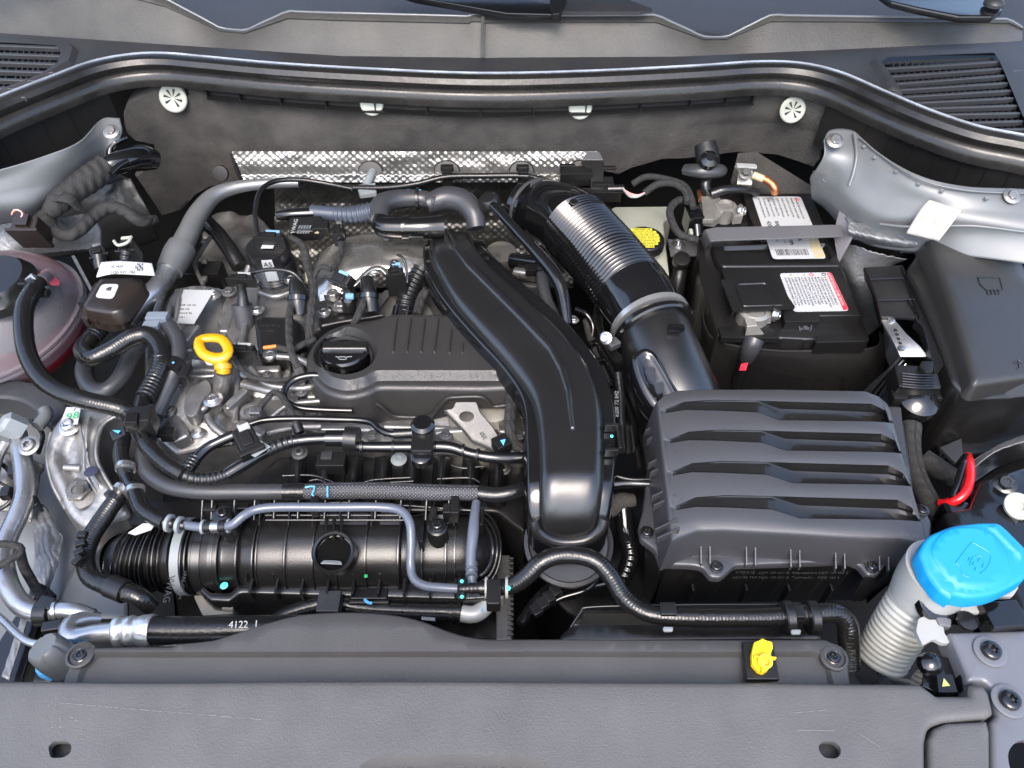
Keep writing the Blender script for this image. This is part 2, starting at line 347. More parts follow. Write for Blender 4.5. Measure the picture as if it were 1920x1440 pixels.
def surf(name, outer, z, m, parent=None, t=None, edge=((0, -.004), (.0008, -.0018), (.002, -.0006), (.004, 0)), skirt=.02, draft=0, holes=(), feats=(), grid=.008, ds=.004, kind=None, label=None, smooth=38, bump=None, xy=False, mats=None):
    """moulded sheet seen from above. outer/holes/feats outlines are pixels on the surface z (number or f(x,y)).
    feats: (outline, depth, slope width); skirt: wall depth below the rim (number or f(x,y))"""
    f = z if callable(z) else (lambda x, y, q=z: q)
    cv = (lambda pl: [tuple(p) for p in pl]) if xy else (lambda pl: [tuple(Wf(p[0], p[1], f).xy) for p in pl])
    out0 = resamp(cv(outer), ds); pts = []; eds = []
    def ring(pl):
        b = len(pts); pts.extend(Vector(p) for p in pl); eds.extend((b + i, b + (i + 1) % len(pl)) for i in range(len(pl)))
    ring(out0)
    for d, _ in edge[1:]: ring(offs(out0, d))
    fe = []
    for ft in feats:
        pl = resamp(cv(ft[0]), min(ds, .004)); wd = ft[2]; ring(pl); fct = len(ft) > 3
        if not fct: ring(offs(pl, wd * .5))
        ring(offs(pl, wd)); fe.append((pl, ft[1], wd, fct, ft[3] if fct else 0))
    hs = [resamp(cv(h), ds) for h in holes]
    for h in hs: ring(h)
    A = np.array(out0); mn, mx = A.min(0), A.max(0)
    gx, gy = np.meshgrid(np.arange(mn[0], mx[0], grid), np.arange(mn[1], mx[1], grid)); G = np.stack([gx.ravel(), gy.ravel()], 1)
    G += np.array([[rng.uniform(-.15, .15) * grid, rng.uniform(-.15, .15) * grid] for _ in range(len(G))]) if len(G) else 0
    if len(G):
        G = G[sdp(G, out0) > edge[-1][0] + grid * .3]; pts.extend(Vector(g) for g in G)
    vs, _, fs, *_ = delaunay_2d_cdt(pts, eds, [], 0, 1e-6)
    Vn = np.array([tuple(v) for v in vs]); fa = np.array([list(q) for q in fs if len(q) == 3]); cen = Vn[fa].mean(1)
    keep = sdp(cen, out0) > 0
    for h in hs: keep &= sdp(cen, h) < 0
    fa = fa[keep]; sdo = sdp(Vn, out0); zz = np.array([f(x, y) for x, y in Vn])
    zz += np.interp(np.clip(sdo, 0, None), [e[0] for e in edge], [e[1] for e in edge])
    for pl, dep, wd, fct, mi in fe:
        s = np.clip(sdp(Vn, pl) / wd, 0, 1); zz += dep * (s if fct else s * s * (3 - 2 * s))
    if bump: zz += np.array([bump(x, y) for x, y in Vn])
    V3 = [Vector((x, y, q)) for (x, y), q in zip(Vn, zz)]; F3 = [tuple(q) for q in fa]
    def wall(pl, dp, e0, sgn=1):
        fz = lambda p: f(*p) + e0
        top = [Vector((p[0], p[1], fz(p))) for p in pl]; dd = [dp(*p) if callable(dp) else dp for p in pl]; low = offs(pl, -draft * sgn) if draft else pl
        bot = [Vector((q[0], q[1], a.z - e)) for q, a, e in zip(low, top, dd)]; b = len(V3); n = len(pl); V3.extend(top + bot)
        F3.extend((b + i, b + (i + 1) % n, b + n + (i + 1) % n, b + n + i) for i in range(n))
    if skirt: wall(out0, skirt, edge[0][1])
    for h in hs: wall(h, min(.006, skirt if not callable(skirt) and skirt else .006), 0, -1)
    o = mk(name, V3, F3, m, parent, t, kind=kind, smooth=smooth, double=True, label=label)
    if mats:
        for q in mats: o.data.materials.append(q)
        n = len(o.data.polygons); cc = np.empty(n * 3); o.data.polygons.foreach_get('center', cc); wl = wloc(o); cc = cc.reshape(-1, 3)[:, :2] + np.array([wl.x, wl.y]); mi_ = np.zeros(n, int)
        for pl, dep, wd, fct, mi in fe:
            if mi: mi_[sdp(cc, pl) > wd * .15] = mi
        o.data.polygons.foreach_set('material_index', mi_.tolist())
    return o
def patch(name, rows, m, parent=None, t=None, n=6, amp=0, fr=20, th=.0015, kind=None, smooth=60, label=None, z0=0, wave=None):
    """smooth sheet through a grid of (u,v,z) points"""
    Rw = [cr([Pt(p, z0) for p in r], n) for r in rows]; cols = [cr([r[i] for r in Rw], n) for i in range(len(Rw[0]))]
    nc, nr = len(cols), len(cols[0]); vs = []; uv = []
    for i, c in enumerate(cols):
        for j, p in enumerate(c):
            q = p.copy()
            if amp:
                k = noise.noise(p * fr) + .5 * noise.noise(p * fr * 2.3); q += Vector((0, -.4, .9)) * amp * k
            if wave: q += wave(p)
            vs.append(q); uv.append((i / (nc - 1), j / (nr - 1)))
    fs = [(i * nr + j, (i + 1) * nr + j, (i + 1) * nr + j + 1, i * nr + j + 1) for i in range(nc - 1) for j in range(nr - 1)]
    o = mk(name, vs, fs, m, parent, t, kind=kind, uv=uv, smooth=smooth, label=label)
    if th: s = o.modifiers.new('th', 'SOLIDIFY'); s.thickness = th; s.offset = 0
    return o
def sweep(name, pts, prof, m, parent=None, t=None, n=10, smooth=35, label=None, kind=None, closedp=True, z=0):
    """profile (a,b) metres: a = horizontally to the right-hand side of travel, b = up"""
    path = cr([Pt(p, z) for p in pts], n); vs = []; fs = []; k = len(prof)
    for i, p in enumerate(path):
        tt = path[min(i + 1, len(path) - 1)] - path[max(i - 1, 0)]; h = Vector((tt.y, -tt.x, 0)).normalized()
        for a, b in prof: vs.append(p + h * a + Vector((0, 0, b)))
    for i in range(len(path) - 1):
        for j in range(k if closedp else k - 1): fs.append((i * k + j, i * k + (j + 1) % k, (i + 1) * k + (j + 1) % k, (i + 1) * k + j))
    if closedp: fs.append(tuple(range(k))); fs.append(tuple((len(path) - 1) * k + j for j in range(k)))
    return mk(name, vs, fs, m, parent, t, smooth=smooth, label=label, kind=kind)
TXT = []
def text(s, c, size, m, parent, xd=(1, 0, 0), yd=(0, 1, 0), name='printed_text', ext=.00015, align='LEFT', wx=1.0):
    TXT.append((s, Pt(c), size, m, parent, Vector(xd).normalized() * wx, Vector(yd).normalized(), name, ext, align))
def flush_text():
    obs = []
    for a in TXT:
        cu = bpy.data.curves.new('t', 'FONT'); cu.body = a[0]; cu.size = a[2]; cu.extrude = a[8]; cu.align_x = a[9]; cu.resolution_u = 2
        o = bpy.data.objects.new('t', cu); COL.objects.link(o); obs.append(o)
    dg = bpy.context.evaluated_depsgraph_get(); dg.update()
    for o, (s, c, size, m, parent, xd, yd, name, ext, al) in zip(obs, TXT):
        me = bpy.data.meshes.new_from_object(o.evaluated_get(dg)); zd = xd.cross(yd).normalized()
        me.transform(Matrix((xd, yd, zd)).transposed().to_4x4()); me.materials.clear(); me.materials.append(m); me.name = name
        q = bpy.data.objects.new(name, me); COL.objects.link(q); put(q, c, parent)
        cu = o.data; bpy.data.objects.remove(o); bpy.data.curves.remove(cu)
def clampband(c, axis, rpx, wid, m, parent=None, name='clamp', t=None, th=.0012, flatk=1, screw=True, label=None):
    c = Pt(c); r = rpx * pxm(c) if rpx > .2 else rpx
    return lathe(name, c - Vector(axis).normalized() * wid / 2, [(r, 0), (r + th, .0004), (r + th, wid - .0004), (r, wid)], m, axis, parent, t, 36, label=label)
def wsurf(name, outer, y0, m, parent=None, t=None, th=.004, bump=None, grid=.008, ds=.005, holes=(), kind=None, label=None, lean=0):
    """upright sheet (plane y = y0, leaning back by lean) seen from the front, outline in pixels"""
    yf_ = y0 if callable(y0) else (lambda x: y0)
    def to(p):
        q = WY(p[0], p[1], 1.0)
        for _ in range(8): q = WY(p[0], p[1], yf_(q.x) + lean * q.z)
        return (q.x, q.z)
    cvt = lambda pl: resamp([to(p) for p in pl], ds); o0 = cvt(outer); pts = []; eds = []
    def ring(pl):
        b = len(pts); pts.extend(Vector(p) for p in pl); eds.extend((b + i, b + (i + 1) % len(pl)) for i in range(len(pl)))
    ring(o0); ring(offs(o0, .0015)); ring(offs(o0, .004)); hs = [cvt(h) for h in holes]
    for h in hs: ring(h)
    A = np.array(o0); mn, mx = A.min(0), A.max(0); gx, gy = np.meshgrid(np.arange(mn[0], mx[0], grid), np.arange(mn[1], mx[1], grid)); G = np.stack([gx.ravel(), gy.ravel()], 1)
    G = G[sdp(G, o0) > .005]; pts.extend(Vector(g) for g in G)
    vs, _, fs, *_ = delaunay_2d_cdt(pts, eds, [], 0, 1e-6); Vn = np.array([tuple(v) for v in vs]); fa = np.array([list(q) for q in fs if len(q) == 3]); cen = Vn[fa].mean(1)
    keep = sdp(cen, o0) > 0
    for h in hs: keep &= sdp(cen, h) < 0
    fa = fa[keep]; sd = sdp(Vn, o0); e = np.interp(np.clip(sd, 0, None), [0, .0015, .004], [th, th * .35, 0])
    V3 = [Vector((x, yf_(x) + lean * z + k + (bump(x, z) if bump else 0), z)) for (x, z), k in zip(Vn, e)]; F3 = [tuple(q) for q in fa]
    for pl in [o0] + hs:
        b = len(V3); n = len(pl); k0 = th if pl is o0 else 0
        V3 += [Vector((x, yf_(x) + lean * z + k0 + (bump(x, z) if bump else 0), z)) for x, z in pl] + [Vector((x, yf_(x) + lean * z + th + .02, z)) for x, z in pl]
        F3.extend((b + i, b + (i + 1) % n, b + n + (i + 1) % n, b + n + i) for i in range(n))
    return mk(name, V3, F3, m, parent, t, kind=kind, double=True, label=label, smooth=45)
def nzf(a, fr, seed=0): return lambda x, y: a * (noise.noise(Vector((x * fr, y * fr, seed))) + .5 * noise.noise(Vector((x * fr * 2.1, y * fr * 2.1, seed + 3))))
# ================================================================ setting: ground, bay shell
mk('ground', [(-60, -60, -.95), (60, -60, -.95), (60, 60, -.95), (-60, 60, -.95)], [(0, 1, 2, 3)], M['asphalt'], kind='structure', smooth=0)
box('bay_floor', Vector((0, .62, -.44)), (1.7, 1.1, .03), M['deep'], kind='structure')
box('bay_side_wall', Vector((-.86, .62, .02)), (.03, 1.1, .48), M['deep'], kind='structure')
box('bay_side_wall', Vector((.86, .62, .02)), (.03, 1.1, .48), M['deep'], kind='structure')
box('bulkhead', Vector((0, 1.13, .07)), (1.6, .03, .52), M['deep'], kind='structure')
box('bay_front_wall', Vector((0, .11, -.03)), (1.7, .03, .42), M['deep'], kind='structure')

# ================================================================ windscreen, cowl, wipers
ws = T('windscreen', 'dark blue grey windscreen glass beyond the cowl wall', 'windscreen', Vector((0, 1.16, .08)))
mk('glass_pane', [(-.95, 1.16, .08), (.95, 1.16, .08), (.95, 2.0, .54), (-.95, 2.0, .54), (-.95, 1.165, .072), (.95, 1.165, .072), (.95, 2.005, .532), (-.95, 2.005, .532)],
   [(0, 1, 2, 3), (4, 5, 6, 7), (0, 1, 5, 4), (1, 2, 6, 5), (2, 3, 7, 6), (3, 0, 4, 7)], M['glass'], ws, smooth=0)
cw = T('cowl_panel', 'wide grey grained plastic cowl panel with raised wall and air grilles below the windscreen', 'cowl panel', Vector((0, 1.06, .09)))
bl = [(-130, 48), (0, 62), (320, 84), (640, 105), (880, 108), (905, 109), (930, 108), (1280, 106), (1590, 92), (1897, 78), (2010, 66)]
def vb(u):
    for a, b in zip(bl, bl[1:]):
        if a[0] <= u <= b[0]: return a[1] + (b[1] - a[1]) * (u - a[0]) / (b[0] - a[0])
    return bl[0][1] if u < 0 else bl[-1][1]
tl = [(-130, -90), (120, -60), (310, -2), (415, 53), (460, 57), (540, 22), (640, 25), (880, 31), (884, 27), (906, 27), (910, 30), (1230, 29), (1320, 69), (1362, 69), (1445, 29), (1640, 32), (1890, 37), (1916, 52)]
cols = []
for (a, b), (c, d) in zip(tl, tl[1:]):
    k = max(1, int((c - a) / 25))
    for i in range(k): cols.append((a + (c - a) * i / k, b + (d - b) * i / k))
cols.append(tl[-1]); vs = []; fs = []; topl = []
for u, v in cols:
    b0 = W(u, vb(u), .10); t0 = WY(u, v, b0.y + .032); topl.append(t0)
    m0 = b0.lerp(t0, .82); vs += [b0, b0.lerp(t0, .4) + Vector((0, -.002, 0)), m0, m0 + Vector((0, -.0025, .0025)), t0, t0 + Vector((0, .004, -.001)), b0 + Vector((0, .03, 0))]
for i in range(len(cols) - 1):
    for j in range(6): fs.append((i * 7 + j, i * 7 + j + 1, (i + 1) * 7 + j + 1, (i + 1) * 7 + j))
mk('cowl_wall', vs, fs, M['cowl'], cw, smooth=50)
lipv = []; 
tube('wall_lip', [p + Vector((0, 0, .0005)) for p in topl], .0018, mat('highlight lip', (.14, .145, .15), .15, coat=.5), cw, px=False, step=.012, seg=8)  # lighter, glossier grey puts the edge highlight into the lip's colour
for u0, v0, v1 in ((906, 29, 108),):
    a, b = WY(u0, v0, 1.10), W(u0 - 2, v1, .105); tube('seam_rib', [a + Vector((0, -.004, 0)), (a + b) / 2 + Vector((0, -.006, 0)), b], .0028, M['cowl'], cw, px=False, seg=6)
# tray
sealp = [(-160, 300), (-60, 222), (0, 190), (100, 150), (180, 120), (250, 107), (310, 105), (380, 111), (520, 124), (700, 135), (900, 143), (1100, 139), (1300, 129), (1420, 121), (1500, 124), (1570, 141), (1650, 176), (1740, 214), (1830, 244), (1920, 262), (2040, 290)]
tray = [(u, v + 14) for u, v in sealp] + [(2040, 60), (1897, 76), (1590, 90), (1280, 104), (905, 107), (640, 103), (320, 82), (0, 60), (-160, 45)]
gR = [(1630, 118), (1648, 107), (1882, 95), (1925, 190), (1960, 262), (1920, 262), (1840, 248), (1740, 214), (1690, 186), (1660, 172)]
gL = [(-90, 86), (0, 80), (138, 86), (148, 96), (140, 122), (100, 145), (0, 184), (-60, 215)]
gRi = [(1650, 124), (1662, 116), (1860, 108), (1872, 128), (1912, 225), (1934, 262), (1900, 262), (1830, 244), (1740, 212), (1690, 184)]
gLi = [(-90, 92), (0, 88), (108, 94), (118, 106), (112, 126), (80, 148), (0, 178), (-60, 208)]
surf('cowl_tray', tray, .10, M['cowl2'], cw, skirt=.004, edge=((0, 0), (.002, 0)), grid=.03, ds=.01, holes=(gRi, gLi), feats=((gR, .007, .006), (gL, .007, .006)))
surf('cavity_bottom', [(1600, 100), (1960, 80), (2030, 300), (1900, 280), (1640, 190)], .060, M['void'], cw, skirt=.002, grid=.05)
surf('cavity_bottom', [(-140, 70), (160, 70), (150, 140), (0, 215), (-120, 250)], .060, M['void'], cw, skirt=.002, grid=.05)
def slat(a, b, w=1.9, z=.106, part='slat'):
    a = Vector((*a, 0)); b = Vector((*b, 0)); d = (b - a).normalized(); n = Vector((-d.y, d.x, 0)) * w
    b = b + d * 9; pl = [a, a + d * 9 - n, b - d * 13 - n, b, b - d * 13 + n, a + d * 9 + n]
    prism(part, [(p.x, p.y) for p in pl], z, .007, M['cowl2'], cw, bevel=.0008, bseg=1)
L_ = [(1650, 128), (1657, 143), (1663, 157), (1672, 168), (1684, 181), (1707, 192), (1728, 202), (1748, 214), (1788, 230), (1828, 243), (1868, 254)]
R_ = [(1868, 115), (1873, 128), (1879, 141), (1884, 155), (1890, 169), (1895, 183), (1901, 197), (1907, 211), (1912, 226), (1918, 241), (1924, 255)]
for a, b in zip(L_, R_): slat(a, b)
for i in range(17):
    u = 1672 + i * 12; prism('cross_bar', (lambda k: [(u, 116), (u + 2.4, 116), (u + 2.4 + 44 * k, 116 + 146 * k), (u + 44 * k, 116 + 146 * k)])(next((q / 50 for q in range(1, 51) if 116 + 146 * q / 50 > float(np.interp(u + 44 * q / 50, [a[0] for a in sealp], [a[1] for a in sealp])) - 4), 1.0)), .099, .012, M['cowl2'], cw, bevel=0)
for i in range(7): slat((-80, 84 + i * 16 - 3), (112 - max(0, i - 2) * 18, 88 + i * 15.5), 2.1)
for i in range(15): prism('cross_bar', [(-60 + i * 11.5, 88), (-57.5 + i * 11.5, 88), (-77 + i * 11, 200), (-80 + i * 11, 200)] if i < 8 else [(-60 + i * 11.5, 88), (-57.5 + i * 11.5, 88), (-60 + i * 11 , 205 - (i - 5) * 10), (-63 + i * 11, 205 - (i - 5) * 10)], .099, .012, M['cowl2'], cw, bevel=0)
# wiper arms
wa = T('wiper_arm', 'black wiper arm resting on the glass beyond the middle of the cowl', 'wiper', (900, 10, .16))
prism('arm', [(700, -30), (800, -30), (1030, 5), (1046, 12), (1052, 28), (1030, 26), (950, 24), (860, 8), (780, -6)], .16, .010, M['bpaint'], wa, bevel=.002)
prism('pivot_cover', [(1034, -30), (1072, -30), (1050, 24), (1036, 26), (1030, 6)], .166, .012, M['black'], wa, bevel=.002)
quad('arm_plate', [(1050, 27, .155), (1080, -12, .155), (1140, -10, .155), (1222, 22, .155), (1200, 27, .155)], M['cowl2'], wa, th=.004)
wb = T('wiper_arm', 'black wiper linkage cover with round pivot cap in the top right corner', 'wiper', (1780, 10, .16))
prism('arm', [(1640, -20), (1880, -14), (1880, 18), (1862, 30), (1800, 30), (1720, 14), (1670, 2)], .165, .010, M['bpaint'], wb, bevel=.003)
lathe('pivot_cap', (1862, 10, .168), [(.013, 0), (.013, .004), (.010, .008), (.004, .010)], M['greyrub'], parent=wb)

# ================================================================ bonnet seal
sprof = [(-.016, -.004), (-.014, .004), (-.008, .009), (0, .0105), (.007, .008), (.011, .002), (.0105, -.004), (.0085, -.0070), (.0120, -.0085), (.0150, -.012), (.0168, -.019), (.0175, -.027), (.0140, -.029), (.004, -.025), (-.012, -.018)]
sl_ = T('bonnet_seal', 'long curved black rubber bonnet seal sweeping across the whole bay below the cowl', 'rubber seal', Vector((0, 1.0, .07)))
sweep('seal_strip', [(u, v + 12) for u, v in sealp], sprof, M['seal'], sl_, z=.10)
sweep('pale_lip', [(u, v + 12) for u, v in sealp], [(-.0160, .0045), (-.0135, .0080), (-.0070, .0118), (-.0075, .0080)], M['seallip'], sl_, z=.10)
# lower carrier under the seal with ribs
car = T('seal_carrier', 'black ribbed plastic carrier strip hanging under the bonnet seal', 'plastic trim', Vector((0, 1.0, .03)))
cp = [(u, v + 12) for u, v in sealp]
sweep('carrier_wall', cp[:5], [(.004, -.024), (.010, -.030), (.012, -.090), (.009, -.090)], M['black'], car, z=.10, label='left deep wall of the carrier')
sweep('carrier_wall', cp[7:14], [(.002, -.024), (.004, -.026), (.005, -.040), (.0150, -.041), (.0150, -.043), (.001, -.042)], M['black'], car, z=.10)
sweep('carrier_wall', cp[15:], [(.004, -.024), (.010, -.030), (.012, -.090), (.009, -.090)], M['black'], car, z=.10)
path = cr([Pt(p, .10) for p in cp], 6)
for i, p in enumerate(path):
    if i % 3 or 24 < i < 38 or 78 < i < 90: continue
    tt = path[min(i + 1, len(path) - 1)] - path[max(i - 1, 0)]; h = Vector((tt.y, -tt.x, 0)).normalized(); d = tt.normalized() * .0008
    lo = -.042 if 24 < i < 90 else -.078
    a, b, c, e = p + h * .006 + Vector((0, 0, -.026)), p + h * .0115 + Vector((0, 0, -.030)), p + h * .0120 + Vector((0, 0, lo)), p + h * .006 + Vector((0, 0, lo))
    mk('rib', [a - d, b - d, c - d, e - d, a + d, b + d, c + d, e + d], [(0, 1, 2, 3), (4, 5, 6, 7), (0, 1, 5, 4), (1, 2, 6, 5), (2, 3, 7, 6), (3, 0, 4, 7)], M['black'], car, smooth=0)

# ================================================================ firewall insulation
ins = T('firewall_insulation', 'dark felt insulation mat across the bulkhead with white star clips', 'insulation mat', Vector((0, 1.0, -.05)))
def insb(x, z):
    b = .006 * noise.noise(Vector((x * 7, z * 9, 1))) + .002 * noise.noise(Vector((x * 25, z * 30, 5)))
    b += .010 * math.exp(-((x - .36) / .09) ** 2) * (1 if z < .03 else .3) - .012 * math.exp(-((x + .30) / .05) ** 2 - ((z + .02) / .04) ** 2)
    return b
_sp = [Pt((u, v + 12), .10) for u, v in sealp]; _sx = [p.x for p in _sp]; _sy = [p.y for p in _sp]
maty = lambda x: float(np.interp(x, _sx, _sy)) - .004
insul = [(228, 215), (236, 192), (280, 168), (340, 162), (385, 174), (450, 186), (640, 196), (960, 202), (1280, 196), (1400, 180), (1450, 170), (1510, 172), (1562, 192), (1582, 214), (1556, 250), (1542, 305), (1528, 322), (1480, 305), (1400, 296), (1330, 300), (1240, 302), (1185, 318), (1160, 330), (1110, 320), (1080, 296), (960, 292), (640, 289), (437, 291), (456, 345), (400, 352), (370, 368), (345, 395), (302, 408), (248, 335), (290, 300), (285, 275), (250, 268), (232, 250)]
wsurf('felt_mat', insul, maty, M['foam'], ins, bump=insb, th=.010)
# small felt flap beside the battery
prism('felt_flap', [(1384, 285, .0), (1420, 284, .0), (1530, 352, -.03), (1524, 388, -.05), (1450, 372, -.05), (1370, 340, -.03)], 0, .006, M['foam'], ins, bevel=.002)
for u, v, s in ((325, 184, 26), (1486, 206, 24)):
    c = WY(u, v, maty(WY(u, v, 1.04).x) - .004); r = s * pxm(c)
    cl = lathe('star_clip', c, [(r, 0), (r * 1.0, .0012), (r * .92, .0026), (r * .55, .0020), (r * .5, .0014)], M['brake'], (0, -1, .35), ins, seg=32)
    for k in range(7):
        an = .5 + k * 2 * math.pi / 8; a_, b_, x_ = axf((0, -1, .35)); d = (a_ * math.cos(an) + b_ * math.sin(an)); e = x_.cross(d)
        o = c + x_ * .0022; mk('slot', [o + d * r * .12, o + d * r * .66 + e * r * .10, o + d * r * .66 - e * r * .10, o + d * r * .12 - x_ * .001, o + d * r * .66 + e * r * .1 - x_ * .001, o + d * r * .66 - e * r * .1 - x_ * .001], [(0, 1, 2), (3, 4, 5), (0, 1, 4, 3), (1, 2, 5, 4), (2, 0, 3, 5)], M['deep'], cl, smooth=0)
for u, v in ((697, 194), (1088, 201)):
    c = WY(u, v, maty(WY(u, v, .98).x) - .002); r = 22 * pxm(c); lathe('star_clip', c, [(r, 0), (r, .0012), (r * .9, .0026), (r * .3, .002)], M['brake'], (0, -1, .35), ins)
c = WY(413, 325, .985); lathe('plug', c, [(.012, -.002), (.011, .001), (.006, .0015)], M['deep'], (0, -1, .5), ins)

# ================================================================ dimpled heat shield
hs_ = T('heat_shield', 'silver dimpled foil heat shield below the felt on the bulkhead', 'heat shield', Vector((-.05, .97, -.15)))
def shield(name, u0, u1, prof, m, cut=None, amp=.0010):
    vs = []; ix = {}; fs = []; us = np.arange(u0, u1, 1.7); vv = np.arange(prof[0][0], prof[-1][0], 1.6)
    for i, u in enumerate(us):
        for j, v in enumerate(vv):
            if cut and not cut(u, v): continue
            y = np.interp(v, [q[0] for q in prof], [q[1] for q in prof]); p = WY(u, v, y + .004 * noise.noise(Vector((u * .006, v * .03, 2))))
            h = amp * (math.cos(u * .44) * math.cos(v * .52)) + .0045 * noise.noise(Vector((u * .022, v * .05, 7))) + .002 * abs(noise.noise(Vector((u * .06, v * .06, 3)))); p += Vector((0, -h * .8, h * .6)); ix[i, j] = len(vs); vs.append(p)
    for i in range(len(us) - 1):
        for j in range(len(vv) - 1):
            q = [(i, j), (i + 1, j), (i + 1, j + 1), (i, j + 1)]
            if all(a in ix for a in q): fs.append(tuple(ix[a] for a in q))
    mk(name, vs, fs, m, hs_, smooth=80)
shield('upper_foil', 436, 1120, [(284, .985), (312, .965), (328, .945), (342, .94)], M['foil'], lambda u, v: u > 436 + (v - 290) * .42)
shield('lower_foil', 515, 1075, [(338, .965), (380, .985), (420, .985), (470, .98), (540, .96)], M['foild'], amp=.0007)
for u, v, r in ((695, 322, 24), (838, 322, 25), (978, 322, 24), (1090, 322, 26)):
    c = WY(u, v, .952); rr = r * pxm(c); lathe('rubber_grommet', c, [(rr, 0), (rr * .9, .002), (rr * .3, .003)], M['deep'], (0, -1, .7), hs_, sq=(1, .85))
# pale bonded stud/pipe on the shield
st = T('pale_stud', 'pale grey plastic stud clip poking from a black grommet on the foil shield', 'clip', (690, 340, -.04))
tube('shaft', [(703, 315, -.010), (695, 330, -.008), (686, 350, -.012)], 8, M['bandg'], st)
prism('foot', [(668, 346), (704, 342), (706, 360), (674, 364)], -.010, .008, M['bandg'], st)

# ================================================================ body metal, right
rb = T('strut_tower', 'silver grey painted right strut tower and inner wing with bolts', 'body panel', Vector((.62, .75, -.05)))
rows = [[(1545, 262, .085), (1558, 244, .086), (1600, 246, .086), (1640, 282, .085), (1720, 328, .084), (1810, 350, .083), (1930, 356, .083), (2060, 375, .083)],
        [(1545, 290, .072), (1562, 290, .071), (1604, 292, .074), (1650, 320, .074), (1720, 352, .075), (1810, 368, .078), (1930, 378, .078), (2060, 395, .076)],
        [(1530, 318, .050), (1560, 325, .048), (1598, 335, .054), (1650, 366, .052), (1730, 380, .062), (1810, 390, .069), (1930, 400, .072), (2060, 415, .070)],
        [(1520, 330, .034), (1548, 345, .030), (1590, 372, .034), (1650, 405, .034), (1730, 410, .048), (1810, 412, .060), (1930, 425, .064), (2060, 440, .062)],
        [(1520, 345, .012), (1545, 366, .010), (1590, 402, .012), (1640, 430, .012), (1730, 440, .026), (1810, 442, .042), (1930, 456, .048), (2060, 474, .046)],
        [(1522, 372, -.018), (1548, 392, -.020), (1590, 436, -.016), (1640, 462, -.012), (1730, 474, .004), (1810, 480, .022), (1930, 496, .030), (2060, 520, .03)]]
patch('tower_shell', rows, M['paint'], rb, n=10, kind=None)
bolt((1565, 264, .088), 10, 'alu', 'hex', (0, -.5, 1), rb, washer=1.6, hgt=.7)
bolt((1897, 368, .083), 10, 'alu', 'hex', (0, -.5, 1), rb, washer=1.6, hgt=.7)
for u, v, s in ((1529, 325, 5), (1548, 337, 5)): lathe('hole_plug', (u, v, .035), [(.004, 0), (.004, .001), (.0032, .001), (.003, .0002)], M['paint'], (0, -.5, 1), rb, seg=20)
patch('tower_cup', [[(1572, 330, .030), (1600, 322, .030), (1630, 345, .022)], [(1564, 360, .012), (1598, 358, -.004), (1632, 366, .010)], [(1580, 385, .004), (1605, 392, .002), (1626, 388, .004)]], M['paint'], rb, n=8)
for u, v in ((1585, 358), (1602, 375)): lathe('hole_plug', (u, v, .014), [(.0042, 0), (.0042, .001), (.0034, .001), (.003, .0002)], M['paint'], (0, -.5, 1), rb, seg=20)
ss = lambda p: Vector((0, 0, .0012 * abs(math.sin((p.x * 420 + p.y * 260) + 4 * noise.noise(p * 50)))))
patch('sealer_bead', [[(1590, 418, .012), (1640, 422, .012), (1700, 432, .018), (1730, 436, .022)], [(1590, 436, .006), (1640, 446, .008), (1700, 458, .010), (1740, 460, .012)], [(1600, 448, -.01), (1650, 462, -.01), (1700, 474, -.01), (1745, 476, -.004)]], M['seam'], rb, n=24, wave=ss)
patch('sealer_bead', [[(1585, 408, .008), (1606, 404, .01), (1628, 410, .01)], [(1592, 424, .006), (1615, 420, .008), (1622, 424, .008)]], M['seam'], rb, n=16, wave=ss)
patch('sealer_sheet', [[(1576, 455, -.03), (1610, 462, -.02), (1640, 474, -.02), (1700, 486, -.02)], [(1574, 500, -.06), (1600, 505, -.05), (1640, 510, -.05), (1670, 500, -.04)], [(1596, 560, -.10), (1610, 550, -.08), (1625, 540, -.07), (1640, 530, -.06)], [(1610, 640, -.16), (1640, 620, -.14), (1660, 600, -.12), (1680, 580, -.11)]], M['seam'], rb, n=20, wave=lambda p: Vector((0, 0, .0025 * noise.noise(Vector((p.x * 260, p.y * 40, p.z * 40))))))
mt = quad('masking_tape', [(1742, 375, .067), (1803, 394, .073), (1758, 452, .03), (1700, 436, .024)], M['masking'], th=.0008, nrm=(0, -.5, 1))
patch('masking_tape_2', [[(1742, 375, .073), (1772, 385, .076), (1803, 394, .077)], [(1725, 394, .063), (1756, 408, .065), (1786, 418, .068)], [(1699, 437, .036), (1730, 445, .040), (1760, 452, .044)]], M['masking'], n=10, amp=.0015, fr=60, t=('crumpled cream masking tape stuck on the silver strut tower', 'tape')).name = 'masking_tape'
bpy.data.objects.remove(mt)
patch('inner_wing_sheet', [[(1690, 470, -.02), (1780, 455, -.0), (1930, 470, .02), (2050, 470, .03)], [(1640, 560, -.10), (1780, 560, -.10), (1930, 560, -.10), (2050, 560, -.08)], [(1620, 700, -.2), (1780, 700, -.2), (1930, 700, -.2), (2050, 700, -.2)]], M['bpaint'], rb, n=6)

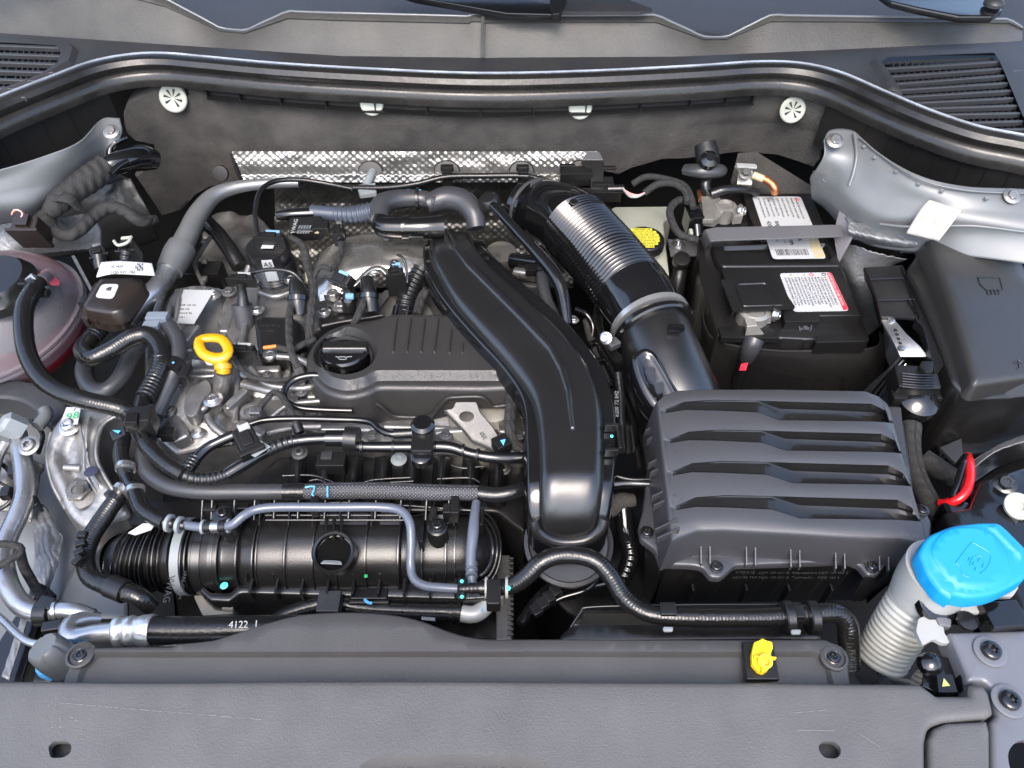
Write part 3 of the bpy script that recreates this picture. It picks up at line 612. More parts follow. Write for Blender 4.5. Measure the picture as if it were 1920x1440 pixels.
tube('pressed_crease', [(1602, 250, .0885), (1606, 290, .0765), (1600, 325, .060), (1592, 348, .047)], .0022, M['paint'], rb, px=False)
tube('seam_edge', [(1612, 258, .0875), (1650, 290, .0865), (1722, 335, .0855), (1812, 357, .0845), (1930, 363, .084)], .0012, M['paint'], rb, px=False)
tube('pressed_crease', [(1650, 420, .030), (1700, 425, .040), (1760, 424, .052), (1830, 424, .061), (1930, 436, .062)], .0018, M['paint'], rb, px=False)
for k, (u, v, z) in enumerate(((1640, 296, .082), (1680, 322, .081), (1722, 345, .080), (1766, 358, .081), (1850, 372, .081), (1620, 275, .084))): lathe('spot_weld', (u, v, z), [(.0026, 0), (.0024, .0006), (.001, .0002)], M['paint'], (0, -.4, 1), rb, seg=14)
# ================================================================ body metal, left
lb = T('inner_wing', 'silver grey painted left inner wing below the seal with sealed seam', 'body panel', Vector((-.62, .8, -.05)))
rows = [[(-120, 345, .085), (0, 318, .085), (90, 290, .085), (150, 265, .086), (190, 224, .086), (225, 222, .082)],
        [(-120, 365, .074), (0, 336, .074), (90, 310, .074), (150, 285, .073), (195, 252, .074), (228, 252, .070)],
        [(-120, 390, .060), (0, 362, .060), (80, 345, .055), (140, 320, .052), (190, 292, .050), (205, 296, .044)],
        [(-120, 420, .040), (0, 392, .042), (60, 388, .034), (120, 362, .028), (170, 330, .026), (200, 312, .024)],
        [(-120, 450, .01), (0, 420, .012), (60, 412, .004), (120, 392, -.01), (180, 352, -.02), (240, 335, -.03)]]
patch('wing_shell', rows, M['paint'], lb, n=10)
bolt((209, 247, .082), 9.5, 'alu', 'hex', (0, -.5, 1), lb, washer=1.6, hgt=.7)
patch('lower_wing', [[(60, 390, -.02), (130, 372, -.02), (200, 342, -.02), (245, 335, -.02)], [(20, 430, -.06), (120, 420, -.06), (200, 400, -.06), (280, 400, -.06)], [(0, 500, -.12), (120, 480, -.13), (200, 470, -.14), (300, 450, -.16)]], M['alud'], lb, n=14, amp=.006, fr=45, label='crumpled foil-like sealed seam')
patch('sealer_sheet', [[(-60, 410, .0), (20, 415, .0), (80, 412, -.01), (170, 400, -.02)], [(-60, 440, -.02), (20, 445, -.02), (90, 440, -.02), (190, 430, -.04)], [(-60, 480, -.03), (20, 480, -.04), (90, 475, -.05), (190, 465, -.06)]], M['seam'], lb, n=24, wave=ss)
# ================================================================ slam panel
M['greyrub2'] = mat('scuffed plastic', (.20, .20, .21), .6)
sp = T('slam_panel', 'wide grained dark grey plastic lock carrier cover along the bottom edge', 'slam panel', Vector((0, .15, 0)))
zs = lambda x, y: .020 - (8 * (.12 - y) ** 2 if y < .12 else 0)
rim = [(-140, 1277), (0, 1275), (300, 1276), (700, 1273), (1100, 1275), (1500, 1278), (1728, 1281), (1757, 1303), (1818, 1303), (1820, 1282), (1846, 1283, 6), (1857, 1300), (1866, 1338, 8), (1850, 1345), (1770, 1352, 12), (1742, 1362, 14), (1736, 1392), (1736, 1560), (-140, 1560)]
hl = [ell(112, 1405, 22, 15), ell(1556, 1406, 22, 17)]
rec = rnd([(640, 1530), (648, 1460), (700, 1416), (1000, 1416), (1048, 1450), (1060, 1530)], 26, 6)
rec2 = rnd([(800, 1520), (800, 1440), (922, 1440), (922, 1520)], 6)
surf('cover_moulding', rnd(rim, 3, 3), zs, M['slam'], sp, skirt=.03, feats=((rec, -.014, .005, 0), (rec2, -.012, .002, 0)), holes=[rnd([(90, 1400), (100, 1390), (126, 1390), (134, 1398), (132, 1412), (118, 1421), (94, 1421)], 6), rnd([(1534, 1398), (1544, 1390), (1566, 1391), (1577, 1402), (1576, 1416), (1566, 1423), (1546, 1421), (1537, 1410)], 6)], grid=.012,
     edge=((0, -.004), (.0012, -.0018), (.003, -.0005), (.006, 0)), bump=nzf(.0006, 9))
surf('inner_liner', [(60, 1370), (1620, 1370), (1620, 1450), (60, 1450)], .008, M['cowl2'], sp, skirt=.002, grid=.05)
scr = random.Random(3)
def scratch(u, v, du, dv, w=.5):
    quad('scuff_mark', [(u, v - w, .0204), (u + du, v + dv - w, .0204), (u + du, v + dv + w, .0204), (u, v + w, .0204)], M['greyrub2'], sp, th=.0002)
u, v = 112, 1318
while u < 470:
    du = scr.uniform(5, 22); scratch(u, v, du, du * .083, scr.uniform(.15, .42)); g = scr.uniform(1, 5) + (u - 112) * .015; u += du + g; v += (du + g) * .083
scratch(106, 1319, -4, 14, .6); scratch(94, 1322, -5, 5); 
for _ in range(6): scratch(scr.uniform(90, 160), scr.uniform(1345, 1370), scr.uniform(2, 6), scr.uniform(-2, 2), .5)
for k in range(3): scratch(1490 + k * 22, 1337 - k * 2, 16, -2, .3); 
scratch(1495, 1369, 70, 1, .35); scratch(1610, 1375, 40, 26, .25)
# step lower section at the right
surf('cover_step', rnd([(1742, 1600), (1742, 1384), (1752, 1364), (1775, 1354), (1852, 1350), (1858, 1372), (1860, 1600)], 4), .0185, M['slam'], sp, skirt=.012, label='lower stepped section at the right', grid=.02)
# ================================================================ right front bracket
br = T('front_end_bracket', 'satin grey steel corner bracket with two large black torx screws at the bottom right', 'bracket', (1860, 1300, 0))
surf('bracket_plate', rnd([(1780, 1184), (1915, 1180), (1990, 1178), (2010, 1620), (1862, 1620), (1858, 1352), (1868, 1340), (1858, 1290), (1846, 1278), (1815, 1278), (1812, 1262), (1796, 1222)], 4), .012, mat('satin grey paint', (.13, .132, .145), .38, .2, grain=(900, .2), coat=.15), br, skirt=.02, grid=.015, holes=[smo([(1890, 1418), (1905, 1392), (1935, 1388), (1960, 1400), (1970, 1440), (1940, 1470), (1905, 1465)])])
for u, v, r in ((1856, 1222, 17), (1891, 1315, 18)):
    c = W(u, v, .013); lathe('washer', c, [(r * 1.75 * pxm(c), 0), (r * 1.75 * pxm(c), .001), (r * 1.6 * pxm(c), .0014), (r * pxm(c), .0010)], bpy.data.materials['satin grey paint'], parent=br); bolt(c + Vector((0, 0, .0012)), r, 'bpaint', 'torx', parent=br, washer=1.05, hgt=.65)
# ================================================================ radiator cover (wave edge)
rc_ = T('radiator_cover', 'dark grey grained radiator cover with a wavy rear edge behind the slam panel', 'plastic cover', (840, 1230, -.01))
wave = smo([(330, 1211), (400, 1199), (450, 1183), (500, 1167), (560, 1152), (620, 1147), (680, 1147), (740, 1152), (790, 1163), (840, 1182), (880, 1193), (930, 1198), (1000, 1198)], 4)[:-8]
ro = [(112, 1300), (120, 1268), (130, 1246), (134, 1224), (146, 1213), (172, 1212), (184, 1213)] + wave + [(1060, 1197), (1300, 1198), (1548, 1198), (1574, 1210), (1590, 1240), (1598, 1300)]
low = [(134, 1310), (150, 1255), (180, 1222), (500, 1222), (1000, 1221), (1300, 1222), (1528, 1221), (1548, 1232), (1556, 1250), (1570, 1310)]
surf('cover_sheet', ro, lambda x, y: .002 + (y - .25) * .15, M['radc'], rc_, skirt=.012, feats=((low, -.004, .0030, 0),), edge=((0, -.002), (.0008, -.0007), (.002, 0)), grid=.012)
for u, v in ((151, 1229), (1563, 1233)):
    c = W(u, v, .001); lathe('screw_boss', c, [(.011, -.002), (.011, .0015), (.009, .002), (.008, 0)], M['radc'], parent=rc_); bolt(c, 11, 'bpaint', 'torx', parent=rc_, washer=1.25, hgt=.55)
cb = T('cable_clip', 'yellow moulded clip with round socket on the radiator cover', 'clip', (1430, 1235, .008))
prism('black_rail', [(1392, 1202), (1450, 1202), (1463, 1274), (1400, 1274)], .0085, .006, M['black'], cb)
prism('plate', rnd([(1414, 1204), (1424, 1200), (1430, 1196), (1436, 1200), (1448, 1203), (1450, 1214), (1446, 1224), (1448, 1234), (1448, 1244), (1440, 1256), (1432, 1261), (1422, 1258), (1410, 1244), (1409, 1226)], 2), .015, .006, M['yellow2'], cb, bevel=.001)
lathe('socket', (1432, 1241, .015), [(.0055, 0), (.0055, .005), (.0035, .005), (.0033, .001)], M['yellow2'], (0, -.3, 1), cb, seg=24)
prism('fin', [(1414, 1228), (1456, 1231), (1456, 1235), (1414, 1232)], .019, .004, M['yellow2'], cb, bevel=.0005)
prism('fin', [(1428, 1248), (1433, 1248), (1433, 1259), (1428, 1259)], .019, .004, M['yellow2'], cb, bevel=.0005)
# ================================================================ air filter box
ab = T('air_filter_box', 'large black air filter box with four stepped ribs on its lid', 'air box', (1470, 900, -.1))
zl = lambda x, y: .034 - (.50 - y) * .19 - 9 * max(0, y - .49) ** 2 - (max(0, x - .365 + (y - .38) * .28) ** 2) * 5
lidp = rnd([(1236, 752, 10), (1262, 733, 14), (1400, 731), (1630, 735, 14), (1664, 758, 14), (1690, 850), (1735, 1010, 8), (1728, 1024, 6), (1640, 1012), (1330, 990, 14), (1262, 1008, 4)], 8, 4)
def chan(pl): return rnd(pl, 2.5, 2)

def build_lid():
    lt = lambda a, b, t: a + (b - a) * t
    K = {'L': (1248, 1256, 1262, 1268), 'k4': (1421, 1428, 1439, 1447), 'k5': (1462, 1474, 1486, 1500), 'k6': (1634, 1652, 1666, 1683), 'E': (1667, 1686, 1704, 1721), 'v': (751, 807, 866, 930), 's': (1, 1.03, 1.09, 1.14)}
    TA = [16, 2, -1.5, 0, 1.5, 6, 19, 37]; TB = [17, 3.6, 0, 1.2, 15.5, 21.5, 29, 38]; TC = [18, 4.8, 1.6, 3, 23, 28.5, 34, 39]; TD = [22, 16.5, 17.5, 21, 35.5, 38, 39.5, 40.5]
    ZA = [0] * 8; ZB = [-.0008, -.003, -.0035, -.0040, -.0120, -.0120, -.0110, -.0040]; ZC = [-.001, -.0036, -.0042, -.0046, -.0131, -.0131, -.0118, -.0045]; ZD = [-.001, -.0030, -.0036, -.0042, -.0122, -.0122, -.0105, -.0035]
    rows = [([(1236, 752), (1246, 742), (1272, 733), (1320, 731), (1415, 731), (1460, 731), (1622, 734), (1648, 744), (1662, 756), (1667, 766)], [0] * 10, 0)]
    def side(v): return lt(1236, 1262, (v - 752) / 256), lt(1667, 1737, (v - 766) / 250)
    for i in range(4):
        us = [K['L'][i], K['L'][i] + 36, K['L'][i] + 90, K['k4'][i], K['k5'][i], K['k6'][i], K['k6'][i] + 27, K['E'][i]]
        if i: 
            pv = rows[-1][0]; mid = []
        cur = []
        for T_, Z_, g in ((TA, ZA, 0), (TB, ZB, 1), (TC, ZC, 1), (TD, ZD, 1), ([x + 1.3 for x in TD], ZA, 1)):
            vs_ = [K['v'][i] + x * K['s'][i] for x in T_]; l0 = side(vs_[0])[0]; r0 = side(vs_[-1])[1]
            cur.append(([(min(l0, us[0] - 3), vs_[0])] + list(zip(us, vs_)) + [(max(r0, us[-1] + 2), vs_[-1] + 1)], [0] + list(Z_) + [0], g))
        a_, b_ = rows[-1], cur[0]
        rows.append(([((p[0] + q[0]) / 2, (p[1] + q[1]) / 2) for p, q in zip(a_[0], b_[0])], [-.0002] + [.0009] * 8 + [-.0002], 0)); rows += cur
    a_ = rows[-1]; last = [(1262, 1008), (1272, 1003), (1308, 990), (1360, 989), (1450, 994), (1504, 997), (1690, 1009), (1714, 1014), (1727, 1018), (1737, 1016)]
    rows.append(([((p[0] + q[0]) / 2, (p[1] + q[1]) / 2) for p, q in zip(a_[0], last)], [-.0002] + [.0009] * 8 + [-.0002], 0)); rows.append((last, [0] * 10, 0))
    V3 = []; F3 = []; MI = []; nc = 10; sub = 5
    for pl, zs_, g in rows:
        for j in range(nc - 1):
            for k in range(sub if j < nc - 2 else sub + 1):
                t = k / sub; u = lt(pl[j][0], pl[j + 1][0], t); v = lt(pl[j][1], pl[j + 1][1], t); dz_ = lt(zs_[j], zs_[j + 1], t); V3.append(Wf(u, v, lambda x, y: zl(x, y) + dz_))
    n = (nc - 1) * sub + 1
    for r in range(len(rows) - 1):
        for c in range(n - 1):
            F3.append((r * n + c, r * n + c + 1, (r + 1) * n + c + 1, (r + 1) * n + c)); MI.append(1 if rows[r + 1][2] and sub <= c < n - 1 - sub else 0)
    loop = list(range(n)) + [r * n + n - 1 for r in range(1, len(rows))] + [(len(rows) - 1) * n + c for c in range(n - 2, -1, -1)] + [r * n for r in range(len(rows) - 2, 0, -1)]
    base = [V3[i].copy() for i in loop]; pl = [(p.x, p.y) for p in base]; prev = loop
    # tidy the loop: smooth the outline used for the walls
    for d, dz_ in ((.0008, -.0006), (.0020, -.0024), (.0030, -.006), (.0085, None)):
        o_ = offs(pl, -d); st = len(V3)
        for q, p in zip(o_, base): V3.append(Vector((q[0], q[1], p.z + dz_ if dz_ is not None else -.029)))
        m_ = len(loop); F3 += [(prev[i], prev[(i + 1) % m_], st + (i + 1) % m_, st + i) for i in range(m_)]; MI += [0] * m_; prev = list(range(st, st + m_))
    o = mk('lid', V3, F3, M['lid'], ab, smooth=24); o.data.materials.append(M['lidg'])
    if len(o.data.polygons) == len(MI): o.data.polygons.foreach_set('material_index', MI)
    else: print('lid faces differ', len(o.data.polygons), len(MI))
build_lid()
fl = rnd([(1225, 765), (1216, 860), (1206, 955), (1197, 985), (1201, 1010), (1228, 1030), (1238, 1058), (1300, 1060), (1318, 1064), (1332, 1082), (1352, 1084), (1366, 1072), (1378, 1060), (1590, 1052), (1612, 1060), (1626, 1078), (1644, 1080), (1656, 1066), (1664, 1050), (1740, 1046), (1748, 980), (1738, 960), (1712, 935), (1690, 760)], 6, 3)
surf('lid_flange', fl, -.028, M['lid'], ab, skirt=.006, grid=.02, edge=((0, -.002), (.001, -.0006), (.002, 0)), feats=((offset_px := [(1245, 765), (1250, 1036), (1262, 1046), (1730, 1034), (1722, 1000), (1690, 765)], .004, .003),))
for u, v in ((1213, 998), (1343, 1063), (1635, 1062), (1729, 957)): bolt((u, v, -.0265), 9.5, 'bpaint', 'torx', parent=ab, washer=1.35, hgt=.7)
for k, u in enumerate((1318, 1404, 1488, 1573, 1656)):
    for du in (0, 17):
        a = W(u + du, 1016 + k * 3, -.006); prism('stiffening_fin', [a + Vector((-.0008, .010, 0)), a + Vector((.0008, .010, 0)), a + Vector((.0008, -.012, -.018)), a + Vector((-.0008, -.012, -.018))], 0, .006, M['lid'], ab, bevel=.0004, bseg=1)
for k in range(8):
    v = 790 + k * 31 + (k % 2) * -14; u = 1236 + k * 3.6; a = W(u, v, .012)
    prism('stiffening_fin', [a + Vector((-.012, .001, -.014)), a + Vector((.006, .001, .004)), a + Vector((.006, -.001, .004)), a + Vector((-.012, -.001, -.014))], 0, .010, M['lid'], ab, bevel=.0004, bseg=1)
lowp = [(1232, 790), (1212, 950), (1212, 1010), (1245, 1050), (1730, 1040), (1700, 790)]
lb_ = surf('lower_housing', lowp, -.035, M['black'], ab, skirt=.11, grid=.04, draft=-.012)
yf = W(1400, 1045, -.035).y
p_ = lambda u, v: WY(u, v, yf - .004)
text('VWAG', p_(1378, 1073) + Vector((0, -.0005, -.002)), .0062, M['greyrub'], ab, (1, 0, 0), (0, .15, 1), ext=.0002)
text('5QH 129 601 G  Filterelement 5QH 129 620 E', p_(1422, 1073) + Vector((0, -.0005, -.002)), .0044, M['greyrub'], ab, (1, 0, 0), (0, .15, 1), ext=.0002)
text('AZV100 TRP 5QH 129 607 G  TypPruefnr.   5QD 163 A', p_(1373, 1081) + Vector((0, -.0005, -.003)), .0044, M['greyrub'], ab, (1, 0, 0), (0, .15, 1), ext=.0002)
text('05.07.22', p_(1672, 1064), .0050, M['greyrub'], ab, (1, 0, 0), (0, .15, 1), ext=.0002)
text('15:52:34', p_(1672, 1073), .0050, M['greyrub'], ab, (1, 0, 0), (0, .15, 1), ext=.0002)
for u in (1300, 1400, 1480, 1560): box('housing_rib', WY(u, 1100, yf - .004), (.003, .008, .07), M['black'], ab)
prism('snap_latch', [(1620, 1082, -.03), (1646, 1080, -.03), (1640, 1100, -.045), (1615, 1100, -.045)], 0, .03, M['black'], ab)
# ================================================================ intake air duct (centre)
dz = lambda x, y: .030 - max(0, .60 - y) * .03 - 22 * max(0, .412 - y) ** 2 - 3.0 * max(0, y - .70) ** 2
ad = T('air_duct', 'satin black flat air duct sweeping down the middle of the engine', 'air duct', (1010, 720, -.02))
do = smo([(806, 425), (836, 402), (880, 404), (902, 440), (918, 470), (960, 510), (1010, 553), (1062, 600), (1106, 652), (1138, 705), (1154, 770), (1156, 850), (1148, 920), (1139, 975), (1128, 1004), (1100, 1022), (1066, 1028), (1030, 1022), (1002, 1000), (991, 960), (988, 900), (987, 830), (984, 768), (970, 728), (935, 680), (890, 632), (845, 580), (810, 530), (792, 480)], 4)
di = smo([(812, 428), (842, 410), (874, 412), (886, 440), (906, 474), (950, 515), (1000, 560), (1050, 606), (1090, 654), (1118, 705), (1132, 765), (1135, 850), (1130, 920), (1122, 965), (1106, 992), (1066, 1002), (1030, 994), (1014, 968), (1012, 900), (1010, 830), (1004, 768), (988, 722), (948, 668), (900, 614), (850, 556), (820, 505), (803, 465)], 4)
ridge = [(832, 436), (848, 468), (872, 500), (952, 580), (1026, 657), (1046, 694), (1059, 735), (1069, 806), (1078, 806), (1072, 735), (1060, 688), (1038, 648), (962, 568), (884, 490), (858, 460), (842, 432)]
rr_ = [(836, 430), (876, 420), (905, 474), (950, 516), (1000, 561), (1050, 607), (1090, 655), (1117, 705), (1131, 765), (1134, 830), (1072, 803), (1062, 735), (1050, 692), (1030, 658), (952, 578), (872, 500), (847, 468)]
surf('duct_shell', do, lambda x, y: dz(x, y) - .013, M['gloss'], ad, skirt=lambda x, y: .022, draft=.002, grid=.008, edge=((0, -.003), (.001, -.001), (.003, 0)))
surf('duct_top', di, dz, M['satin'], ad, skirt=.012, draft=.0015, feats=((ridge, .0036, .0030),), grid=.007, ds=.003, edge=((0, -.0110), (.001, -.0082), (.003, -.0050), (.006, -.0022), (.010, -.0006), (.014, 0)), smooth=60)
# front collar lip
col = cr([Wf(u, v, lambda x, y: dz(x, y) - .006) for u, v in ((1000, 975), (1008, 998), (1034, 1014), (1068, 1018), (1102, 1012), (1125, 994), (1133, 972))], 8)
tube('front_collar', col, .0055, M['satin'], ad, px=False, seg=10, flat=.8)
for v in (795, 842): prism('clip_bar', [(1134, v - 3), (1160, v - 3), (1160, v + 3), (1134, v + 3)], .024, .010, M['satin'], ad, bevel=.0008)
lathe('paint_dot', (1147, 818, .0185), [(.0016, 0), (.0014, .0006)], M['cyanp'], parent=ad, seg=12)
box('side_bracket', (1163, 818, .016), (.006, .028, .010), M['black'], ad)
for u in (1168, 1186): box('bracket_fin', (u, 818, .020), (.0018, .028, .008), M['black'], ad, bevel=.0004)
tube('side_pin', [(1176, 800, .01), (1178, 848, .01)], 5, M['black'], ad)
# throttle ring under the duct
th = T('throttle_pipe', 'round black throttle elbow with grey sealing ring under the front end of the air duct', 'pipe', (1065, 1040, -.12))
lathe('ring', (1066, 1018, -.062), [(.041, -.012), (.0435, -.004), (.0435, .002), (.040, .004), (.038, 0)], M['greyrub'], (0, -.25, 1), th, seg=48)
lathe('elbow_body', (1066, 1010, -.068), [(.037, -.09), (.039, -.02), (.040, 0), (.036, .004), (.02, .006)], M['gloss'], (0, -.2, 1), th, seg=40)
# ================================================================ engine cover
ec = T('engine_cover', 'dark grey grained engine cover with rounded oil filler opening and short ribs', 'engine cover', (770, 690, -.05))
eo = rnd([(583, 645, 30), (610, 618, 40), (655, 602, 30), (694, 598, 20), (738, 586, 8), (848, 587, 6), (868, 596, 6), (946, 690, 6), (957, 708, 6), (954, 728, 6), (905, 730), (710, 728, 20), (692, 738, 25), (652, 748, 40), (610, 738, 30), (582, 712, 30), (570, 676, 30)], 10, 5)
ztop = [(588, 664, 26), (612, 630, 30), (655, 612, 20), (698, 607, 14), (742, 592, 6), (846, 593, 6), (942, 694, 5), (945, 714, 4), (706, 714, 12), (692, 724, 24), (652, 735, 34), (612, 724, 30), (590, 700, 24)]
ribs = [[(u0, 608, 2), (u0 + 5, 608, 2), (u0 - 3, 672, 2), (u0 - 8, 672, 2)] for u0 in (744, 770, 796, 821)] + [[(845, 628), (850, 628), (846, 674), (841, 674)], [(867, 652), (871, 652), (870, 674), (866, 674)]]
def eskirt(x, y):
    u, v = 960 + x / ((y * _c + (CAM.z) * _s)) * F, 0
    return .030 if y > .60 else (.038 if not (.0 > x > -.085) else .022) 
ez = lambda x, y: .0 - .0085
surf('cover_shell', eo, ez, M['cover'], ec, skirt=lambda x, y: float(np.interp(x, [-.24, -.20, -.165, -.15, -.095, -.085, -.045, -.035, .01], [.022, .030, .034, .044, .048, .042, .020, .022, .026])) if y < .60 else .02, draft=.003,
     feats=[(rnd(ztop, 6, 4), .0085, .0075), (ell(648, 667, 61, 45), -.012, .005)] + [(rnd(r_, 2, 2), .0028, .0014) for r_ in ribs], grid=.007, ds=.003, edge=((0, -.005), (.001, -.0025), (.003, -.0007), (.006, 0)), holes=[ell(648, 668, 51, 37)])
yr = W(800, 730, -.0125).y - .0075
tube('lower_lip', [WY(u, v, yr) for u, v in ((704, 757), (716, 763), (736, 779), (760, 782), (803, 781), (820, 766), (838, 748), (852, 745), (900, 744), (914, 752), (924, 762), (948, 760))], .0020, M['cover'], ec, px=False, seg=8)
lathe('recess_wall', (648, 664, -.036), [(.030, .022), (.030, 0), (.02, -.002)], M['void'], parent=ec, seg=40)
oc = T('oil_filler_cap', 'black round oil filler cap with grip bar and white oil can symbol', 'cap', (647, 655, -.03))
lathe('cap_disc', (647, 664, -.022), [(.0295, 0), (.0295, .010), (.0275, .0125), (.0255, .0128), (.0245, .0105), (.01, .0105)], M['gloss'], parent=oc, seg=48)
c = W(646, 650, -.006)
mk('grip', [c + Vector(q) for q in ((-.025, .009, 0), (.025, .009, 0), (.0245, -.002, .0), (-.0245, -.002, 0), (-.025, .011, -.008), (.026, .011, -.008), (.026, -.006, -.008), (-.026, -.006, -.008))], [(0, 1, 2, 3), (0, 1, 5, 4), (1, 2, 6, 5), (2, 3, 7, 6), (3, 0, 4, 7), (4, 5, 6, 7)], M['satin'], oc, bevel=.0015)
c = W(644, 671, -.0112); wl = M['bandg']
tube('oil_can_symbol', [c + Vector(q) for q in ((-.009, .0022, 0), (-.006, .0008, 0), (-.004, -.002, 0), (.003, -.002, 0), (.0035, .001, 0), (.009, .0022, 0))], .00045, wl, oc, px=False, seg=6, step=.001)
tube('oil_can_symbol', [c + Vector(q) for q in ((-.006, .0012, 0), (-.002, .0018, 0), (.003, .0012, 0))], .00045, wl, oc, px=False, seg=6, step=.001)
# ================================================================ turbo intake hose
th2 = T('intake_hose', 'glossy black corrugated intake hose curving back from the air filter box', 'intake hose', (1190, 560, -.05))
tube('hose_bend', [(996, 392, -.035), (1015, 393, -.03), (1040, 400, -.02), (1072, 418, -.012), (1100, 443, -.008)], [54, 56, 60, 65, 67], M['gloss'], th2, seg=48, caps=True)
tube('bellows', [(1078, 424, -.010), (1116, 464, -.006), (1150, 503, -.004), (1190, 553, -.004)], [68, 69, 70, 71], M['gloss'], th2, corr=.0058, camp=.055, seg=56)
tube('lower_sleeve', [(1186, 548, -.004), (1200, 568, -.004), (1212, 590, -.006), (1222, 612, -.008)], [71, 70, 68, 66], M['gloss'], th2, seg=48)
dcl = (W(1232, 630, -.01) - W(1205, 575, -.004)).normalized(); cc = W(1219, 604, -.007)
clampband(cc, dcl, .0452, .0075, mat('bright clamp steel', (.42, .42, .41), .28, .75), th2, 'clamp_band', th=.0015)
lathe('sleeve_lip', cc + dcl * .008, [(.0450, 0), (.0475, .002), (.0475, .007), (.0455, .009)], M['gloss'], dcl, th2, seg=48)
bolt(W(1136, 634, .005), 8, 'steel', 'hex', (-.4, -.6, .6), th2, hgt=1.4); box('clamp_screw_housing', (1150, 640, .002), (.014, .012, .008), M['steel'], th2, rot=(0, 0, 30))
for u, v in ((1181, 404),): lathe('mould_mark', (u - 105, v - 26, .040), [(.005, 0), (.0044, .0008), (.002, .0003)], M['gloss'], (0, -.3, 1), th2, seg=24)
tube('rear_coupling', [(985, 385, -.03), (1003, 392, -.028)], [56, 58], M['gloss'], th2, seg=40); tube('rear_band', [(1003, 392, -.028), (1007, 394, -.027)], [59, 59], M['steeld'], th2, seg=40)
fu = T('funnel_duct', 'satin black funnel duct with an oval bulge joining hose to air filter box', 'air duct', (1260, 720, -.06))
tube('funnel_body', [(1222, 612, -.008), (1232, 640, -.012), (1250, 690, -.022), (1270, 745, -.036), (1285, 790, -.055)], [66, 70, 74, 78, 82], M['satin'], fu, seg=56)
mk_ = lambda u, v, z: W(u, v, z)
surf('oval_bulge', smo([(1184, 676), (1194, 655), (1213, 648), (1234, 662), (1258, 705), (1290, 762), (1240, 775), (1204, 735)], 5), lambda x, y: .028 + (y - .56) * .42, M['gloss'], fu, skirt=.02, feats=((smo([(1195, 680), (1202, 664), (1216, 660), (1232, 676), (1270, 745), (1262, 755), (1240, 755), (1208, 718)], 5), -.003, .004),), edge=((0, -.006), (.001, -.003), (.003, -.0008), (.006, 0)), smooth=60)
box('key_tab', (1270, 610, .036), (.018, .006, .008), M['gloss'], fu, rot=(0, 10, 8))
# ================================================================ brake fluid reservoir
bf = T('brake_fluid_reservoir', 'cream plastic brake fluid reservoir beside the corrugated hose', 'reservoir', (1200, 470, -.12))
prism('tank_body', rnd([(1138, 398, 6), (1150, 387, 6), (1256, 386, 8), (1262, 405, 6), (1244, 415, 8), (1256, 520, 10), (1236, 530, 10), (1190, 520, 6), (1160, 460)], 6), -.075, .10, M['brake'], bf, bevel=.006, bseg=3)
lathe('neck', (1207, 462, -.065), [(.024, -.012), (.024, .006)], M['brake'], parent=bf)
cap = lathe('reservoir_cap', (1207, 462, -.062), [(.0265, 0), (.027, .012), (.0255, .0145), (.0245, .015)], M['black'], parent=bf, seg=48, shape=lambda a, i: 1 + (.012 * math.cos(24 * a) if i < 2 else 0))
c = W(1206, 447, -.0468)
for i, (s, n_) in enumerate((('WARNING: USE', 1), ('ONLY DOT 4 FLUID', 1), ('CLEAN FILLER CAP', 1), ('ATTENTION: DOT 4', 1), ('VOIR LE MANUEL', 1), ('NETTOYER AVANT', 1), ('OUVERTURE', 1))):
    yy = .0195 - i * .0062; hw = math.sqrt(max(0, .0235 ** 2 - (yy - .0015) ** 2)) * .96
    if i == 3: yy -= .0
    q = c + Vector((0, yy - .0022, .0)); quad('yellow_bar', [q + Vector((-hw, -.0002, 0)), q + Vector((hw, -.0002, 0)), q + Vector((hw, .0052, 0)), q + Vector((-hw, .0052, 0))], M['yprint'], cap, th=.0002)
    text(s, q + Vector((0, .0009, .0003)), .0046, M['ink'], cap, align='CENTER', wx=hw * 2 / (len(s) * .0031) * .98, ext=.0001)
# ================================================================ battery
bt = T('battery', 'black starter battery with white warning labels at the right', 'battery', (1470, 500, -.2))
bz = -.030
surf('case_top', rnd([(1318, 362), (1520, 361), (1576, 490), (1630, 632), (1612, 640), (1345, 628), (1312, 520), (1310, 470)], 4), bz - .012, M['black'], bt, skirt=.12, grid=.03, edge=((0, -.002), (.001, -.0006), (.002, 0)))
prism('back_block', [(1392, 362), (1521, 362), (1540, 408), (1560, 455), (1425, 452), (1405, 405)], bz, .02, M['black'], bt, bevel=.002)
prism('left_terminal_block', [(1320, 378), (1394, 376), (1408, 420), (1330, 424)], bz - .010, .02, M['black'], bt, bevel=.002)
surf('handle_recess', rnd([(1334, 458), (1560, 450), (1576, 490), (1578, 499), (1355, 500), (1345, 490)], 5), bz, M['black'], bt, skirt=.012, feats=((rnd([(1352, 462), (1550, 456), (1562, 484), (1545, 494), (1375, 492), (1362, 482)], 8), -.005, .003),), grid=.02)
prism('front_block', [(1353, 502), (1576, 499), (1616, 592), (1538, 592), (1538, 602), (1472, 604), (1465, 578), (1374, 580)], bz, .03, M['black'], bt, bevel=.0022)
for k in range(7):
    u = 1432 + (k * 17 if k < 2 else 50 + k * 17); q = WY(u, 652, W(u, 640, bz - .012).y); tube('case_tab', [q + Vector((-.004, -.003, .004)), q + Vector((-.004, -.003, -.002)), q + Vector((.004, -.003, -.002)), q + Vector((.004, -.003, .004))], .0006, M['black'], bt, px=False, seg=5)
q = W(1507, 616, bz - .013) + Vector((0, 0, .003)); lathe('vent_plug', q, [(.008, 0), (.008, .003), (.0065, .003), (.006, .0012), (.003, .0012), (.0025, .003)], M['black'], (0, -.8, .6), bt, seg=24)
prism('front_ledge', [(1346, 612), (1352, 632), (1462, 634), (1462, 606)], bz - .008, .01, M['black'], bt, bevel=.002)
